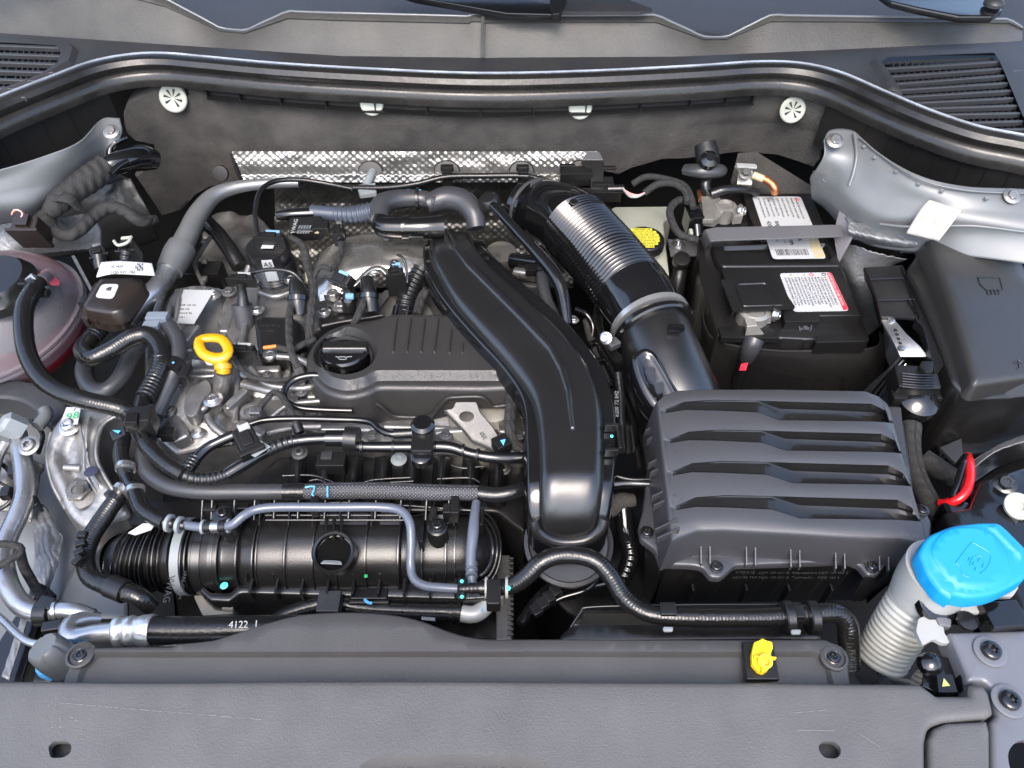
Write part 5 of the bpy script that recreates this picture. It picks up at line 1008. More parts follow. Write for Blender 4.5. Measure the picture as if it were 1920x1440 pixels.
# ================================================================ breather elbow and corrugated hoses on top
be = T('breather_elbow', 'glossy black breather elbow pipe entering the top of the air duct', 'pipe', (760, 420, .0))
tube('elbow', [(716, 412, .028), (716, 424, .026), (735, 427, .026), (790, 427, .028), (830, 425, .026)], [16, 19, 20, 20, 22], M['gloss'], be, seg=28)
tube('elbow_ring', [(755, 427, .026), (768, 427, .026)], 23, M['gloss'], be, seg=28); lathe('elbow_dome', (718, 424, .026), [(.001, -.013), (.011, -.008), (.0125, 0), (.011, .008), (.001, .013)], M['gloss'], parent=be)
br2 = T('breather_hose', 'dull grey rubber breather hose bending behind the breather elbow', 'hose', (790, 380, .0))
tube('left_bend', [(712, 412, .024), (716, 385, .028), (745, 374, .026), (790, 373, .024), (820, 380, .024)], [17, 20, 18, 16, 15], M['greyrub'], br2, seg=24)
tube('right_bend', [(800, 384, .020), (835, 372, .024), (868, 378, .024), (888, 400, .018), (894, 428, .006)], [18, 22, 22, 20, 17], M['greyrub'], br2, seg=24)
hclip((783, 373, .025), (1, 0, 0), 18, br2, w=.004); 
for u in (765, 785): box('blue_clip', (u, 357, .034), (.006, .008, .006), M['bluep'], br2)
cg = T('corrugated_vacuum_hose', 'blue grey corrugated hose between sensor and breather elbow', 'hose', (640, 400, .0))
tube('corrugated_section', [(628, 402, .012), (660, 403, .014), (690, 398, .018), (714, 392, .022)], [15, 17, 18, 17], M['bcorr'], cg, corr=.0062, camp=.16, seg=24)
tube('smooth_end', [(584, 398, .012), (632, 402, .012)], 14, M['bcorr'], cg); tube('black_inlet', [(520, 404, .01), (545, 402, .012), (590, 400, .012)], [9, 11, 12], M['gloss'], cg)
cc2 = T('corrugated_breather_pipe', 'black corrugated pipe rising behind the engine cover to the air duct', 'hose', (765, 545, -.02))
tube('pipe', [(758, 590, -.03), (763, 560, -.02), (775, 530, -.010), (790, 505, -.002)], [19, 19, 18, 17], M['black'], cc2, corr=.0058, camp=.14, seg=28)
tube('lower_cuff', [(752, 606, -.035), (758, 580, -.028)], 21, M['gloss'], cc2)
gt = T('glossy_support_pipe', 'glossy black bent pipe crossing between the air duct and the corrugated intake hose', 'pipe', (1000, 480, .0))
tube('pipe', [(918, 380, .036), (940, 402, .034), (975, 440, .030), (1012, 480, .026), (1042, 518, .020), (1056, 555, .010), (1062, 610, -.006)], [8, 9, 10, 12, 13, 12, 12], M['gloss'], gt, seg=20)
lathe('end_boss', (917, 379, .034), [(.012, -.012), (.014, -.004), (.013, .004), (.009, .009), (.003, .010)], M['black'], (-.2, -.2, 1), gt, seg=28)
rh = T('rear_hose', 'dull grey hose dropping behind the air duct beside the lambda probe', 'hose', (1025, 540, -.02))
tube('hose', [(1018, 505, -.01), (1018, 530, -.014), (1024, 560, -.02), (1042, 600, -.03), (1060, 630, -.05)], [12, 12, 12, 12, 12], M['greyrub'], rh)
tube('elbow_cap', [(1030, 492, -.006), (1020, 500, -.006), (1017, 512, -.009)], [14, 15, 13], M['black'], rh)
# ================================================================ pipes at the bottom left
ac = T('air_conditioning_pipe', 'bright bent aluminium air conditioning pipe at the lower left edge', 'pipe', (40, 1000, -.1))
tube('pipe', [(34, 812, -.06), (40, 850, -.06), (46, 890, -.062), (46, 930, -.064), (32, 970, -.066), (14, 1010, -.068), (6, 1050, -.070), (16, 1098, -.072), (42, 1136, -.074), (78, 1150, -.074), (100, 1150, -.074)], [15, 17, 18, 18, 18, 18, 19, 19, 19, 18, 17], M['pipe'], ac, seg=24)
bolt((55, 836, -.045), 13, 'alu', 'torx', (0, -.3, 1), ac, hgt=.8); tube('fitting', [(16, 800, -.05), (34, 812, -.055)], [16, 13], M['alu'], ac)
lathe('hex_cap', (16, 796, -.040), [(.013, -.014), (.013, .004), (.008, .008), (.002, .008)], M['bandg'], (-.6, -.1, .8), ac, seg=6, smooth=20)
a2 = T('suction_pipe', 'bright aluminium pipe stub with crimped sleeve feeding the printed black hose', 'pipe', (220, 1180, -.1))
tube('stub', [(100, 1146, -.07), (122, 1144, -.068), (150, 1148, -.068), (176, 1156, -.070)], [16, 16, 15, 12], M['pipe'], a2, seg=24); tube('stub_ring', [(103, 1145, -.069), (109, 1144, -.069)], 19, M['pipe'], a2)
tube('bend', [(186, 1162, -.075), (160, 1162, -.068), (135, 1170, -.062), (128, 1186, -.060), (146, 1194, -.060), (180, 1188, -.058), (216, 1184, -.056)], [14, 16, 17, 18, 18, 18, 18], M['pipe'], a2, seg=24)
tube('crimp_sleeve', [(212, 1184, -.056), (218, 1183, -.056), (228, 1183, -.056), (236, 1182, -.056), (246, 1182, -.056), (256, 1182, -.056), (266, 1182, -.056), (284, 1182, -.056), (288, 1182, -.056)], [20, 27, 28, 25, 28, 25, 28, 30, 29], mat('crimp aluminium', (.62, .63, .64), .38, .9, grain=[(90, .6, 3, .003)], blotch=.15), a2, seg=24, step=.0015, smooth=40)
tube('printed_hose', [(286, 1182, -.056), (380, 1182, -.056), (480, 1180, -.056), (620, 1178, -.058), (700, 1178, -.06)], 26, M['rubber'], a2, seg=24)
text('4122  1', (428, 1178, -.038), .0085, M['white'], a2, (1, .03, 0), (0, 1, .5))
tube('black_clamp', [(74, 1150, -.073), (98, 1149, -.072)], 25, M['black'], a2, seg=24); box('clamp_lug', (84, 1128, -.060), (.016, .012, .016), M['black'], a2, rot=(0, 0, -15), bevel=.002); box('clamp_lug', (96, 1172, -.060), (.018, .010, .016), M['black'], a2, rot=(0, 0, 10), bevel=.002); prism('clamp_plate', [(125, 1132), (180, 1140), (184, 1160), (176, 1176), (150, 1160), (120, 1150)], -.080, .006, M['black'], a2)
sc = T('service_port_cap', 'grey lobed service port cap with blue seal at the lower left', 'cap', (103, 1225, -.05))
lathe('cap', (92, 1222, -.030), [(.0145, -.022), (.0155, -.006), (.014, .006), (.012, .0085), (.002, .009)], mat('grey cap plastic', (.105,.112,.118), .42, grain=(200, .2)), (-.35, .15, 1), sc, seg=48, shape=lambda a, i: 1 - (.10 if math.cos(6 * a) > .75 else 0) * (i in (1, 2, 3)), smooth=40)
lathe('blue_seal', (104, 1238, -.052), [(.0155, -.006), (.0165, 0), (.0155, .004)], M['bluep'], (-.35, .15, 1), sc); lathe('neck', (108, 1246, -.06), [(.012, -.02), (.014, .004)], M['pipe'], (-.35, .15, 1), sc)
sp2 = T('thin_refrigerant_pipe', 'thin bright pipe running to the grey service cap', 'pipe', (30, 1190, -.06))
tube('pipe', [(-20, 1146, -.06), (0, 1158, -.06), (36, 1192, -.056), (58, 1205, -.054), (84, 1208, -.052)], 7, M['pipe'], sp2)
lo = T('cable_loom', 'black cable loop crossing the aluminium pipe at the left edge', 'cable', (20, 1040, -.05))
tube('cable', [(-20, 1022, -.045), (10, 1020, -.042), (38, 1026, -.042), (34, 1040, -.042), (0, 1060, -.045), (-30, 1080, -.05)], 7, M['loom'], lo); tube('cable', [(36, 1028, -.045), (44, 1060, -.07), (60, 1090, -.09), (78, 1120, -.10)], 9, M['loom'], lo)
# ================================================================ left lower body and engine mount
lw = T('front_left_panel', 'grey painted inner panel with brushed sealer behind the aluminium pipe', 'body panel', (120, 1000, -.2))
patch('panel_sheet', [[(-40, 780, -.12), (80, 790, -.13), (180, 800, -.17), (260, 800, -.22)], [(-40, 900, -.12), (80, 905, -.14), (170, 960, -.15), (220, 960, -.20)], [(-40, 1000, -.14), (70, 1010, -.14), (150, 1010, -.14), (230, 1000, -.18)], [(-60, 1100, -.16), (70, 1100, -.15), (140, 1100, -.15), (240, 1080, -.2)], [(-80, 1290, -.16), (60, 1290, -.15), (140, 1290, -.15), (240, 1290, -.2)]], M['paint'], lw, n=10)
patch('sealer_bead', [[(62, 950, -.118), (86, 950, -.118), (110, 1000, -.118)], [(64, 1010, -.118), (90, 1020, -.115), (120, 1010, -.118)], [(66, 1060, -.12), (90, 1060, -.116), (112, 1050, -.12)], [(50, 1130, -.13), (70, 1130, -.128), (92, 1110, -.13)]], M['seam'], lw, n=14, wave=ss, amp=.002, fr=50)
prism('dark_gap', [(-20, 1230), (70, 1090), (92, 1100), (40, 1280), (-20, 1290)], -.11, .02, M['bpaint'], lw)
patch('sealer_edge', [[(62, 1096, -.10), (72, 1100, -.10)], [(34, 1180, -.10), (46, 1186, -.10)], [(4, 1270, -.10), (18, 1276, -.10)]], M['seam'], lw, n=14, wave=ss)
patch('pale_shroud', [[(180, 1010, -.13), (230, 1030, -.13), (250, 1060, -.13)], [(130, 1080, -.13), (190, 1090, -.13), (240, 1110, -.13)], [(100, 1150, -.13), (180, 1160, -.13), (240, 1160, -.13)]], M['paint'], lw, n=6)
patch('crinkled_liner', [[(-40, 850, -.09), (20, 850, -.09), (80, 870, -.1)], [(-40, 900, -.09), (20, 900, -.085), (70, 920, -.1)], [(-40, 960, -.1), (10, 960, -.1), (60, 980, -.11)]], M['alud'], lw, n=12, amp=.006, fr=60)
em = T('engine_mount_bracket', 'cast aluminium engine mount arm with a white sticker at the left', 'bracket', (160, 880, -.15))
mz = lambda x, y: -.055 - .9 * max(0, .50 - y) ** 2 * 3
surf('mount_arm', smo([(118, 775), (135, 762), (170, 762), (236, 768), (196, 790), (182, 820), (180, 860), (200, 900), (226, 930), (240, 960), (212, 975), (160, 990), (125, 965), (100, 910), (82, 860), (92, 810)], 4), lambda x, y: -.050 - .30 * max(0, .52 - y), M['alu'], em, skirt=.06, draft=.004, feats=((smo([(124, 800), (145, 790), (156, 830), (158, 880), (180, 930), (150, 960), (118, 900), (100, 850)], 4), -.008, .010), (smo([(166, 785), (176, 790), (170, 830), (172, 870), (192, 910), (186, 915), (162, 870), (158, 820)], 4), .005, .004)), edge=((0, -.006), (.001, -.003), (.003, -.0008), (.006, 0)), bump=nzf(.0012, 40), grid=.006, smooth=60)
for pts, r in (([(96, 812, -.054), (88, 850, -.060), (98, 905, -.070), (124, 955, -.080)], 4), ([(236, 772, -.046), (198, 792, -.048), (184, 822, -.052), (182, 860, -.058), (202, 902, -.066), (232, 945, -.076)], 4), ([(150, 796, -.050), (158, 840, -.056), (160, 885, -.064), (182, 925, -.072)], 3)): tube('cast_edge', pts, r, M['alu'], em)
bolt((131, 800, -.050), 13, 'steel', 'torx', (0, -.2, 1), em, hgt=1.1); bolt((152, 925, -.076), 24, 'alud', 'hex', (0, -.1, 1), em, hgt=.6); tube('mount_stud', [(152, 925, -.07), (150, 905, -.052)], 7, M['alud'], em)
tube('cast_pin', [(122, 876, -.066), (152, 878, -.066)], 7, M['alu'], em)
q3 = [(125, 764, -.043), (152, 764, -.043), (146, 796, -.044), (112, 797, -.044)]; stk = quad('white_sticker', q3, M['label'], em); text('98', (122, 788, -.0425), .014, M['greenp'], stk, (1, .25, 0), (-.25, 1, 0)); text('1', (136, 770, -.0425), .007, M['ink'], stk)
lathe('blue_paint_spot', (170, 884, -.0565), [(.007, 0), (.005, .0004)], mat('dark blue paint spot', (.016, .020, .045), .7), parent=em, seg=20)
tm = T('tank_tray', 'dark moulded tray beneath the coolant tank with pale gap', 'tray', (40, 740, -.1))
surf('tray_rim', smo([(-40, 712), (40, 712), (100, 730), (125, 760), (110, 790), (92, 800), (70, 772), (30, 748), (-40, 740)], 4), -.075, M['cowl2'], tm, skirt=.03, edge=((0, -.003), (.002, -.0005), (.004, 0)))
surf('pale_core', [(-40, 745), (30, 750), (68, 775), (60, 812), (-40, 790)], -.13, M['paint'], tm, skirt=.01)
# ================================================================ left top: sensor box, loom, plugs
sb = T('brown_sensor_box', 'dark brown control box with white code sticker by the coolant tank', 'control box', (215, 560, .0))
surf('box_lid', rnd([(186, 520, 6), (246, 518, 6), (268, 530, 6), (226, 582, 8), (210, 586, 6), (158, 578, 8), (152, 572)], 5), .026, M['brown'], sb, skirt=.014, draft=.003, edge=((0, -.003), (.001, -.0012), (.003, 0)))
surf('box_flange', rnd([(176, 528, 6), (262, 520, 8), (274, 536, 6), (230, 600, 10), (200, 606, 8), (148, 594, 8), (154, 570)], 6), .010, M['brown'], sb, skirt=.012, edge=((0, -.002), (.002, 0)))
for k in range(5): box('flange_rib', (164 + k * 17, 596, .013), (.002, .008, .008), M['brown'], sb, bevel=.0004)
for k in range(4): box('flange_rib', (238 + k * 9, 580 - k * 16, .014), (.008, .002, .008), M['brown'], sb, bevel=.0004)
q = [W(191, 533, .0262), W(224, 533, .0262), W(212, 561, .0262), W(178, 558, .0262)]; lbq = quad('code_sticker', roundq(q), M['label'], sb, th=.0004); rq = random.Random(9)
for _ in range(5): text(rq.choice(('A5', 'S7', '3C', 'E6')), uvl(q, rq.uniform(.2, .5), rq.uniform(.35, .7)) + Vector((0, 0, .0006)), .0045, M['ink'], lbq)
box('side_tab', (155, 560, .018), (.010, .012, .008), M['black'], sb)
fg = T('paper_tag', 'white printed paper tag standing behind the brown control box', 'tag', (235, 508, .03))
patch('tag_strip', [[(190, 492, .044), (228, 490, .046), (285, 494, .044)], [(181, 520, .038), (215, 514, .040), (291, 517, .038)]], M['label'], fg, n=8)
text('2Q0 971 782', (206, 514, .0425), .0052, M['ink'], fg, (1, .05, 0), (0, 1, .5)); text('N0 4420', (206, 502, .0460), .004, M['ink'], fg, (1, .05, 0), (0, 1, .5)); 
for i in range(5):
    for j in range(4):
        if (i * 7 + j * 5) % 3: quad('stamp_dot', [W(254 + i * 3, 494 + j * 3.6, .0462 - j * .0006), W(256 + i * 3, 494 + j * 3.6, .0462 - j * .0006), W(256 + i * 3, 497 + j * 3.6, .0457 - j * .0006), W(254 + i * 3, 497 + j * 3.6, .0457 - j * .0006)], M['ink'], fg, th=.0003)
tl1 = T('taped_loom', 'cloth taped wiring loom running along the left inner wing', 'cable loom', (150, 380, .0))
tube('loom', [(-60, 398, .02), (0, 390, .022), (50, 392, .02), (84, 402, .016), (100, 430, .012), (125, 442, .01), (150, 432, .01), (175, 405, .014), (205, 388, .02), (235, 396, .014), (262, 415, .004), (290, 412, -.01)], [10, 11, 13, 13, 12, 11, 11, 13, 12, 11, 10, 9], M['loom'], tl1, seg=18)
tube('thick_sleeve', [(92, 402, .03), (110, 380, .038), (140, 356, .044), (170, 334, .048), (200, 312, .052)], [15, 21, 23, 25, 24], M['loom'], tl1, seg=22, corr=.011, camp=.06); tube('sleeve_fold', [(100, 372, .046), (130, 372, .052), (150, 392, .036)], [10, 13, 8], M['loom'], tl1, flat=.4)
gb = T('bulkhead_grommet', 'glossy black cable grommet boot passing through the felt at the left', 'grommet', (250, 300, .03))
tube('boot', [(196, 318, .050), (215, 308, .052), (240, 300, .050), (268, 296, .040), (292, 300, .030)], [16, 20, 21, 24, 18], M['gloss'], gb, seg=24); tube('boot_lip', [(208, 326, .056), (222, 312, .058), (240, 302, .058)], [5, 6, 5], M['gloss'], gb); tube('boot_loop', [(206, 298, .045), (208, 278, .055), (222, 264, .062), (236, 258, .062)], 7, M['gloss'], gb)
p1 = conn('square_plug', 'dark brown square plug with pink and orange wires at the left edge', (44, 418, .040), (.034, .022, .036), rot=(20, 0, 0), m=M['brown'])
tube('pink_wire', [(22, 402, .045), (28, 393, .052), (42, 398, .05), (40, 408, .046)], 1.6, M['pinkw'], p1); tube('orange_wire', [(46, 402, .045), (34, 393, .052), (24, 398, .048)], 1.6, M['orange'], p1)
p2_ = conn('green_lock_plug', 'pale green locked hose plug behind the brown control box', (235, 460, .02), (.020, .018, .03), rot=(15, 0, 10), lock='brake')
tube('plug_neck', [(238, 470, .02), (234, 492, .012)], [12, 10], M['black'], p2_, corr=.006, camp=.15); tube('lock_clip', [(214, 452, .026), (222, 460, .028), (240, 454, .030), (246, 444, .030)], 3, M['brake'], p2_)
p3_ = conn('small_left_plug', 'small silver banded plug between tank and sensor box', (182, 470, .005), (.020, .018, .02), rot=(15, 0, 30), lock='steel')
tube('plug_neck', [(186, 480, .0), (190, 505, -.01)], [13, 12], M['rubber'], p3_)
# big grey aluminium pipe top-left
bp_ = T('grey_refrigerant_pipe', 'thick dull grey aluminium pipe bending down at the left of the bulkhead', 'pipe', (350, 430, -.05))
tube('pipe', [(560, 343, -.02), (500, 344, -.018), (440, 352, -.018), (400, 368, -.020), (372, 400, -.026), (352, 440, -.034), (333, 478, -.040)], [9, 10, 12, 15, 18, 20, 21], mat('dull grey pipe', (.20,.207,.207), .42, .6, grain=(200, .2), blotch=.1), bp_, seg=26)
tube('swaged_collar', [(342, 462, -.037), (333, 478, -.040), (318, 508, -.045)], [26, 27, 24], bpy.data.materials['dull grey pipe'], bp_, seg=26)
tube('lower_pipe', [(318, 505, -.045), (306, 526, -.048), (286, 550, -.050), (262, 572, -.054), (240, 600, -.06)], [20, 19, 19, 18, 17], M['pipe'], bp_, seg=24); tube('side_tube', [(306, 545, -.055), (300, 565, -.055), (292, 592, -.05)], 7, M['pipe'], bp_)

lw2 = T('lower_left_wiring', 'small black wires, clips and fittings around the aluminium pipe at the far left', 'wires', (20, 900, -.08))
for pts, r, m_ in (([(-10, 860, -.07), (14, 880, -.068), (30, 905, -.07), (20, 940, -.075), (-10, 960, -.08)], 4, 'rubber'), ([(-10, 900, -.07), (20, 915, -.07), (60, 925, -.075), (80, 960, -.09)], 3, 'loom'), ([(60, 790, -.07), (80, 815, -.07), (72, 850, -.07)], 4, 'rubber'), ([(10, 830, -.055), (-4, 860, -.06), (-12, 900, -.06)], 9, 'alu'), ([(70, 800, -.06), (86, 780, -.06), (84, 770, -.06)], 12, 'paint')): tube('wire' if m_ != 'alu' else 'fitting', pts, r, M[m_], lw2)
for u, v in ((22, 880), (8, 920), (52, 930), (28, 950)): box('wire_clip', (u, v, -.062), (.010, .012, .010), M['black'], lw2, rot=(0, 0, u))
# ================================================================ engine castings
eb = T('cylinder_head', 'brownish cast aluminium cylinder head and timing housing at the left of the engine', 'cylinder head', (420, 700, -.2))
hz = lambda x, y: -.060 + .010 * math.sin(x * 22) * math.sin(y * 30)
surf('head_casting', rnd([(270, 640, 14), (318, 548, 14), (345, 540, 8), (430, 540, 8), (600, 545, 6), (800, 545), (985, 600), (985, 850), (700, 835), (560, 800), (440, 830), (330, 850), (270, 800)], 10), hz, M['alu'], eb, skirt=.12, grid=.006, bump=lambda x, y: .003 * noise.noise(Vector((x * 30, y * 30, 0))) + .003 * abs(noise.noise(Vector((x * 22, y * 22, 9)))),
     feats=((smo([(322, 560), (350, 548), (420, 548), (436, 600), (440, 680), (400, 700), (330, 690), (300, 640)], 4), .014, .008), (smo([(440, 680), (470, 660), (560, 668), (580, 720), (540, 748), (470, 745), (440, 720)], 4), .012, .010), (smo([(330, 700), (420, 710), (440, 780), (400, 830), (330, 820), (300, 760)], 4), .012, .014), (ell(382, 755, 26, 40, 24, .2), -.010, .004)), smooth=60)
prism('machined_lug', smo([(344, 765), (352, 730), (372, 718), (388, 712), (396, 730), (380, 750), (368, 776), (352, 780)], 3), -.028, .016, M['alu'], eb, bevel=.002)
tube('lug_ring', [W(378 + 12 * math.cos(a), 748 + 20 * math.sin(a), -.036) for a in np.linspace(0, 6.2, 14)], .0035, M['alu'], eb, px=False)
for u, v, z, r in ((400, 750, -.028, 12), (400, 552, -.034, 11), (331, 722, -.03, 7), (372, 812, -.05, 9), (462, 700, -.036, 8)): bolt((u, v, z), r, 'steel', 'hex', parent=eb, hgt=.7)
for (u, v, r, z, h) in ((352, 664, 20, -.040, .02), (405, 765, 13, -.045, .04), (470, 770, 22, -.045, .03), (545, 745, 16, -.040, .03), (520, 700, 26, -.046, .02), (320, 640, 12, -.036, .02), (458, 640, 12, -.040, .02)):
    c = W(u, v, z); R_ = r * pxm(c); lathe('cast_boss', c, [(R_ * 1.25, -h), (R_, -.003), (R_ * .9, 0), (R_ * .6, .0005), (R_ * .5, -.002)], M['alu'], parent=eb, seg=26)
for pts, r in (([(440, 562, -.040), (436, 640, -.040), (446, 700, -.040), (440, 790, -.048)], 6), ([(320, 575, -.04), (306, 640, -.042), (312, 700, -.05)], 5), ([(455, 720, -.036), (520, 735, -.034), (570, 720, -.036)], 8), ([(560, 800, -.05), (700, 800, -.05), (980, 812, -.05)], 7)): tube('cast_rib', pts, r, M['alu'], eb)
for u in range(560, 980, 46): bolt((u, 815, -.048), 9, 'steeld', 'hex', parent=eb, hgt=.6)
bn = random.Random(11)
for u, v, w_, h_, rot, z in ((470, 560, 30, 60, 8, -.030), (352, 620, 26, 34, -20, -.034), (425, 600, 18, 46, 0, -.032), (500, 690, 50, 14, 4, -.032), (560, 690, 20, 30, 20, -.034), (600, 735, 50, 20, 0, -.034), (470, 800, 60, 16, -25, -.040), (330, 800, 30, 50, 30, -.046), (300, 760, 20, 40, 10, -.044), (660, 800, 120, 14, 0, -.044), (830, 806, 90, 12, 2, -.046), (440, 745, 18, 44, -30, -.036), (378, 690, 60, 10, -6, -.034), (560, 560, 24, 60, 0, -.028), (455, 625, 12, 60, 6, -.024)):
    c = W(u, v, z); k_ = pxm(c); box('cast_pad', c, (w_ * k_, h_ * k_ * 1.3, .016), M['alu'], eb, rot=(bn.uniform(-6, 6), bn.uniform(-6, 6), rot), bevel=.003, bseg=3)
for pts, r in (([(336, 560, -.026), (330, 600, -.028), (316, 650, -.030), (318, 700, -.034)], 4), ([(470, 690, -.026), (500, 720, -.028), (560, 728, -.028), (596, 722, -.03)], 6), ([(600, 752, -.034), (540, 760, -.036), (500, 790, -.040)], 6), ([(346, 700, -.03), (380, 706, -.03), (430, 700, -.03)], 4), ([(440, 830, -.046), (400, 800, -.04), (390, 780, -.038)], 8), ([(520, 668, -.026), (560, 672, -.026), (590, 690, -.03)], 7)): tube('cast_rib', pts, r, M['alu'], eb)
for u, v, z, r in ((430, 548, -.028, 9), (452, 640, -.03, 7), (344, 668, -.03, 6), (474, 772, -.034, 9), (565, 735, -.032, 8), (318, 770, -.04, 8), (500, 702, -.03, 6), (590, 775, -.04, 9), (430, 690, -.03, 6)): bolt((u, v, z), r, 'steeld', 'hex', parent=eb, hgt=.8)
q = [W(345, 544, -.0285), W(402, 545, -.0285), W(364, 608, -.0285), W(325, 606, -.0285)]
st_ = T('printed_sticker', 'white printed data sticker on the top left of the timing housing', 'sticker', (360, 575, -.03)); quad('paper', q, M['label'], st_, th=.0008)
for k in range(4): text(('04E 109 121', '05E 103', 'CHN 2122', '6 4 8 1')[k], uvl(q, .08, .5 + k * .12) + Vector((0, 0, .0010)), .0038, M['ink'], st_, (1, 0, 0), (-.3, 1, 0))
# front cam carrier pieces
cc_ = T('cam_carrier', 'black and aluminium camshaft carrier with plug wells behind the oil cap', 'cam carrier', (560, 600, -.1))
surf('carrier_top', rnd([(404, 600), (430, 540), (600, 540), (800, 560), (820, 600), (640, 600), (590, 620), (570, 668), (440, 650)], 8), -.034, M['alud'], cc_, skirt=.04, grid=.008, bump=nzf(.003, 50), smooth=60)
surf('black_cover', rnd([(476, 600), (486, 592), (548, 592), (566, 606), (574, 640), (540, 668), (484, 664)], 5), -.022, M['black'], cc_, skirt=.03, grid=.01, edge=((0, -.004), (.001, -.0015), (.003, 0)))
surf('black_cover', rnd([(594, 598), (604, 584), (700, 580), (724, 590), (640, 604), (600, 612)], 5), -.022, M['black'], cc_, skirt=.03, grid=.01)
text('04E 907 601 C', (486, 612, -.0215), .0040, M['greyrub'], cc_); text('12V  2122', (486, 622, -.0215), .0040, M['greyrub'], cc_)
bolt((507, 666, -.024), 13, 'steel', 'hex', parent=cc_, washer=1.0, hgt=.35); lathe('rubber_ring', (507, 667, -.028), [(.0105, 0), (.0105, .004), (.008, .004)], M['black'], parent=cc_)
for u, v in ((482, 582), (607, 586), (635, 576), (625, 556), (545, 524), (477, 524)): bolt((u, v, -.022), 9, 'steel', 'hex', parent=cc_, hgt=.6)
# fuel pump drum
fp = T('ribbed_pump', 'black ribbed cylindrical pump with two white stickers behind the camshaft carrier', 'pump', (515, 500, -.06))
pc = W(518, 520, -.035); pr = .027
prof = [(pr * 1.02, 0)] + [(pr * (1.0 if i % 2 else .93), .004 + i * .0021) for i in range(13)] + [(pr * .97, .034), (pr * .97, .047), (pr * .93, .050), (pr * .3, .052)]
lathe('drum', pc, prof, M['black'], (0, 0, 1), fp, seg=48, smooth=30)
tube('drum_base', [pc + Vector((0, 0, -.020)), pc + Vector((0, 0, .001))], .031, M['alud'], fp, px=False, seg=30); box('base_flange', pc + Vector((0, -.008, -.006)), (.076, .050, .012), M['alu'], fp, bevel=.004)
tube('base_rib', [(488, 548, -.022), (515, 556, -.022), (545, 548, -.022)], 5, M['alu'], fp)
yp = pc.y - pr - .0008
for (u0, v0, u1, v1, u2, v2, u3, v3) in ((490, 488, 510, 487, 516, 506, 495, 507), (497, 509, 518, 508, 523, 525, 502, 527)): quad('code_sticker', [WY(u0, v0, yp), WY(u1, v1, yp), WY(u2, v2, yp), WY(u3, v3, yp)], M['label'], fp, nrm=(0, -1, 0), th=.0008)
quad('code_sticker', [W(494, 456, .0185), W(516, 455, .0185), W(512, 466, .0185), W(489, 466, .0185)], M['label'], fp)
text('A5', WY(495, 500, yp - .0015), .009, M['ink'], fp, (1, 0, 0), (0, 0, 1)); 
pk = conn('blue_lock_plug', 'black plug with blue lock tab on top of the ribbed pump', (505, 440, .030), (.034, .012, .014), rot=(0, 0, -4), lock='paleblue')
tube('pump_wire', [(486, 446, .022), (481, 425, .024), (479, 392, .026), (488, 358, .026), (515, 340, .022), (560, 337, .018), (610, 344, .012), (660, 354, .008)], 4.5, M['rubber'], pk)
ms = T('map_sensor', 'black pressure sensor with lettering on the end of the corrugated hose', 'sensor', (570, 420, .0))
box('sensor_body', (572, 420, .016), (.040, .024, .020), M['black'], ms, rot=(18, 0, 5), bevel=.002); box('sensor_end', (600, 420, .018), (.020, .016, .016), M['black'], ms, rot=(10, 0, 5)); box('beige_insert', (593, 428, .014), (.007, .008, .006), M['gold'], ms)
text('VWAG', (552, 438, .0128), .0072, M['white'], ms, (.1, .9, .3), (-1, .1, 0), ext=.0002)
for i in range(5): text('05C 906', (560 + i * 5, 438, .0135), .0036, M['bandg'], ms, (.1, .9, .3), (-1, .1, 0))
hp = conn('elbow_plug', 'black elbow plug with cable at the right of the pressure sensor', (634, 428, .022), (.013, .020, .020), rot=(10, 0, 8), lock='steel'); tube('cable', [(637, 440, .010), (640, 462, .006), (634, 485, .0), (624, 505, -.004)], 5, M['loom'], hp); tube('cable_boot', [(633, 424, .018), (638, 438, .014), (639, 452, .010)], [10, 11, 9], M['gloss'], hp)
# heat shield over turbo
tsd = T('turbo_heat_shield', 'shiny stamped metal heat shield over the exhaust side of the engine', 'heat shield', (700, 500, -.04))
patch('stamped_sheet', [[(596, 478, -.03), (640, 448, -.014), (700, 438, -.008), (760, 438, -.008), (800, 442, -.012)], [(590, 505, -.026), (640, 478, -.006), (700, 466, .0), (760, 468, .0), (805, 472, -.008)], [(592, 540, -.026), (625, 520, -.012), (670, 500, -.004), (735, 500, -.004), (800, 505, -.014)], [(598, 568, -.034), (640, 552, -.024), (690, 522, -.012), (730, 515, -.014), (770, 548, -.024)]], M['shield'], tsd, n=8, amp=.0012, fr=40)
tube('raised_fold', [(640, 548, -.012), (664, 534, -.006), (690, 508, .0), (708, 502, .0), (722, 508, -.002), (738, 532, -.010)], 6, M['shield'], tsd, flat=.5); prism('bronze_plate', [(604, 545), (640, 535), (700, 560), (724, 542), (735, 548), (700, 590), (612, 572)], -.026, .003, M['steeld'], tsd)
for u, v in ((702, 520), (626, 558), (640, 578)): bolt((u, v, -.018), 11, 'alu', 'hex', parent=tsd, hgt=1.2, washer=1.05)
bolt((726, 447, -.004), 8, 'steeld', 'hex', (0, -.5, 1), tsd)
tc_ = T('turbo_canister', 'round bright metal turbo actuator can beside the air duct', 'actuator', (942, 470, -.06))
lathe('can', (940, 478, -.035), [(.022, -.03), (.022, .0), (.0195, .006), (.008, .008), (.002, .0082)], M['shield'], (0, -.1, 1), tc_, seg=36)
for p, r, n_ in ((((960, 488, -.03), (1010, 494, -.02)), 14, 'gloss'), (((966, 512, -.035), (1006, 516, -.03)), 12, 'shield')): tube('actuator_arm', list(p), r, M[n_], tc_)
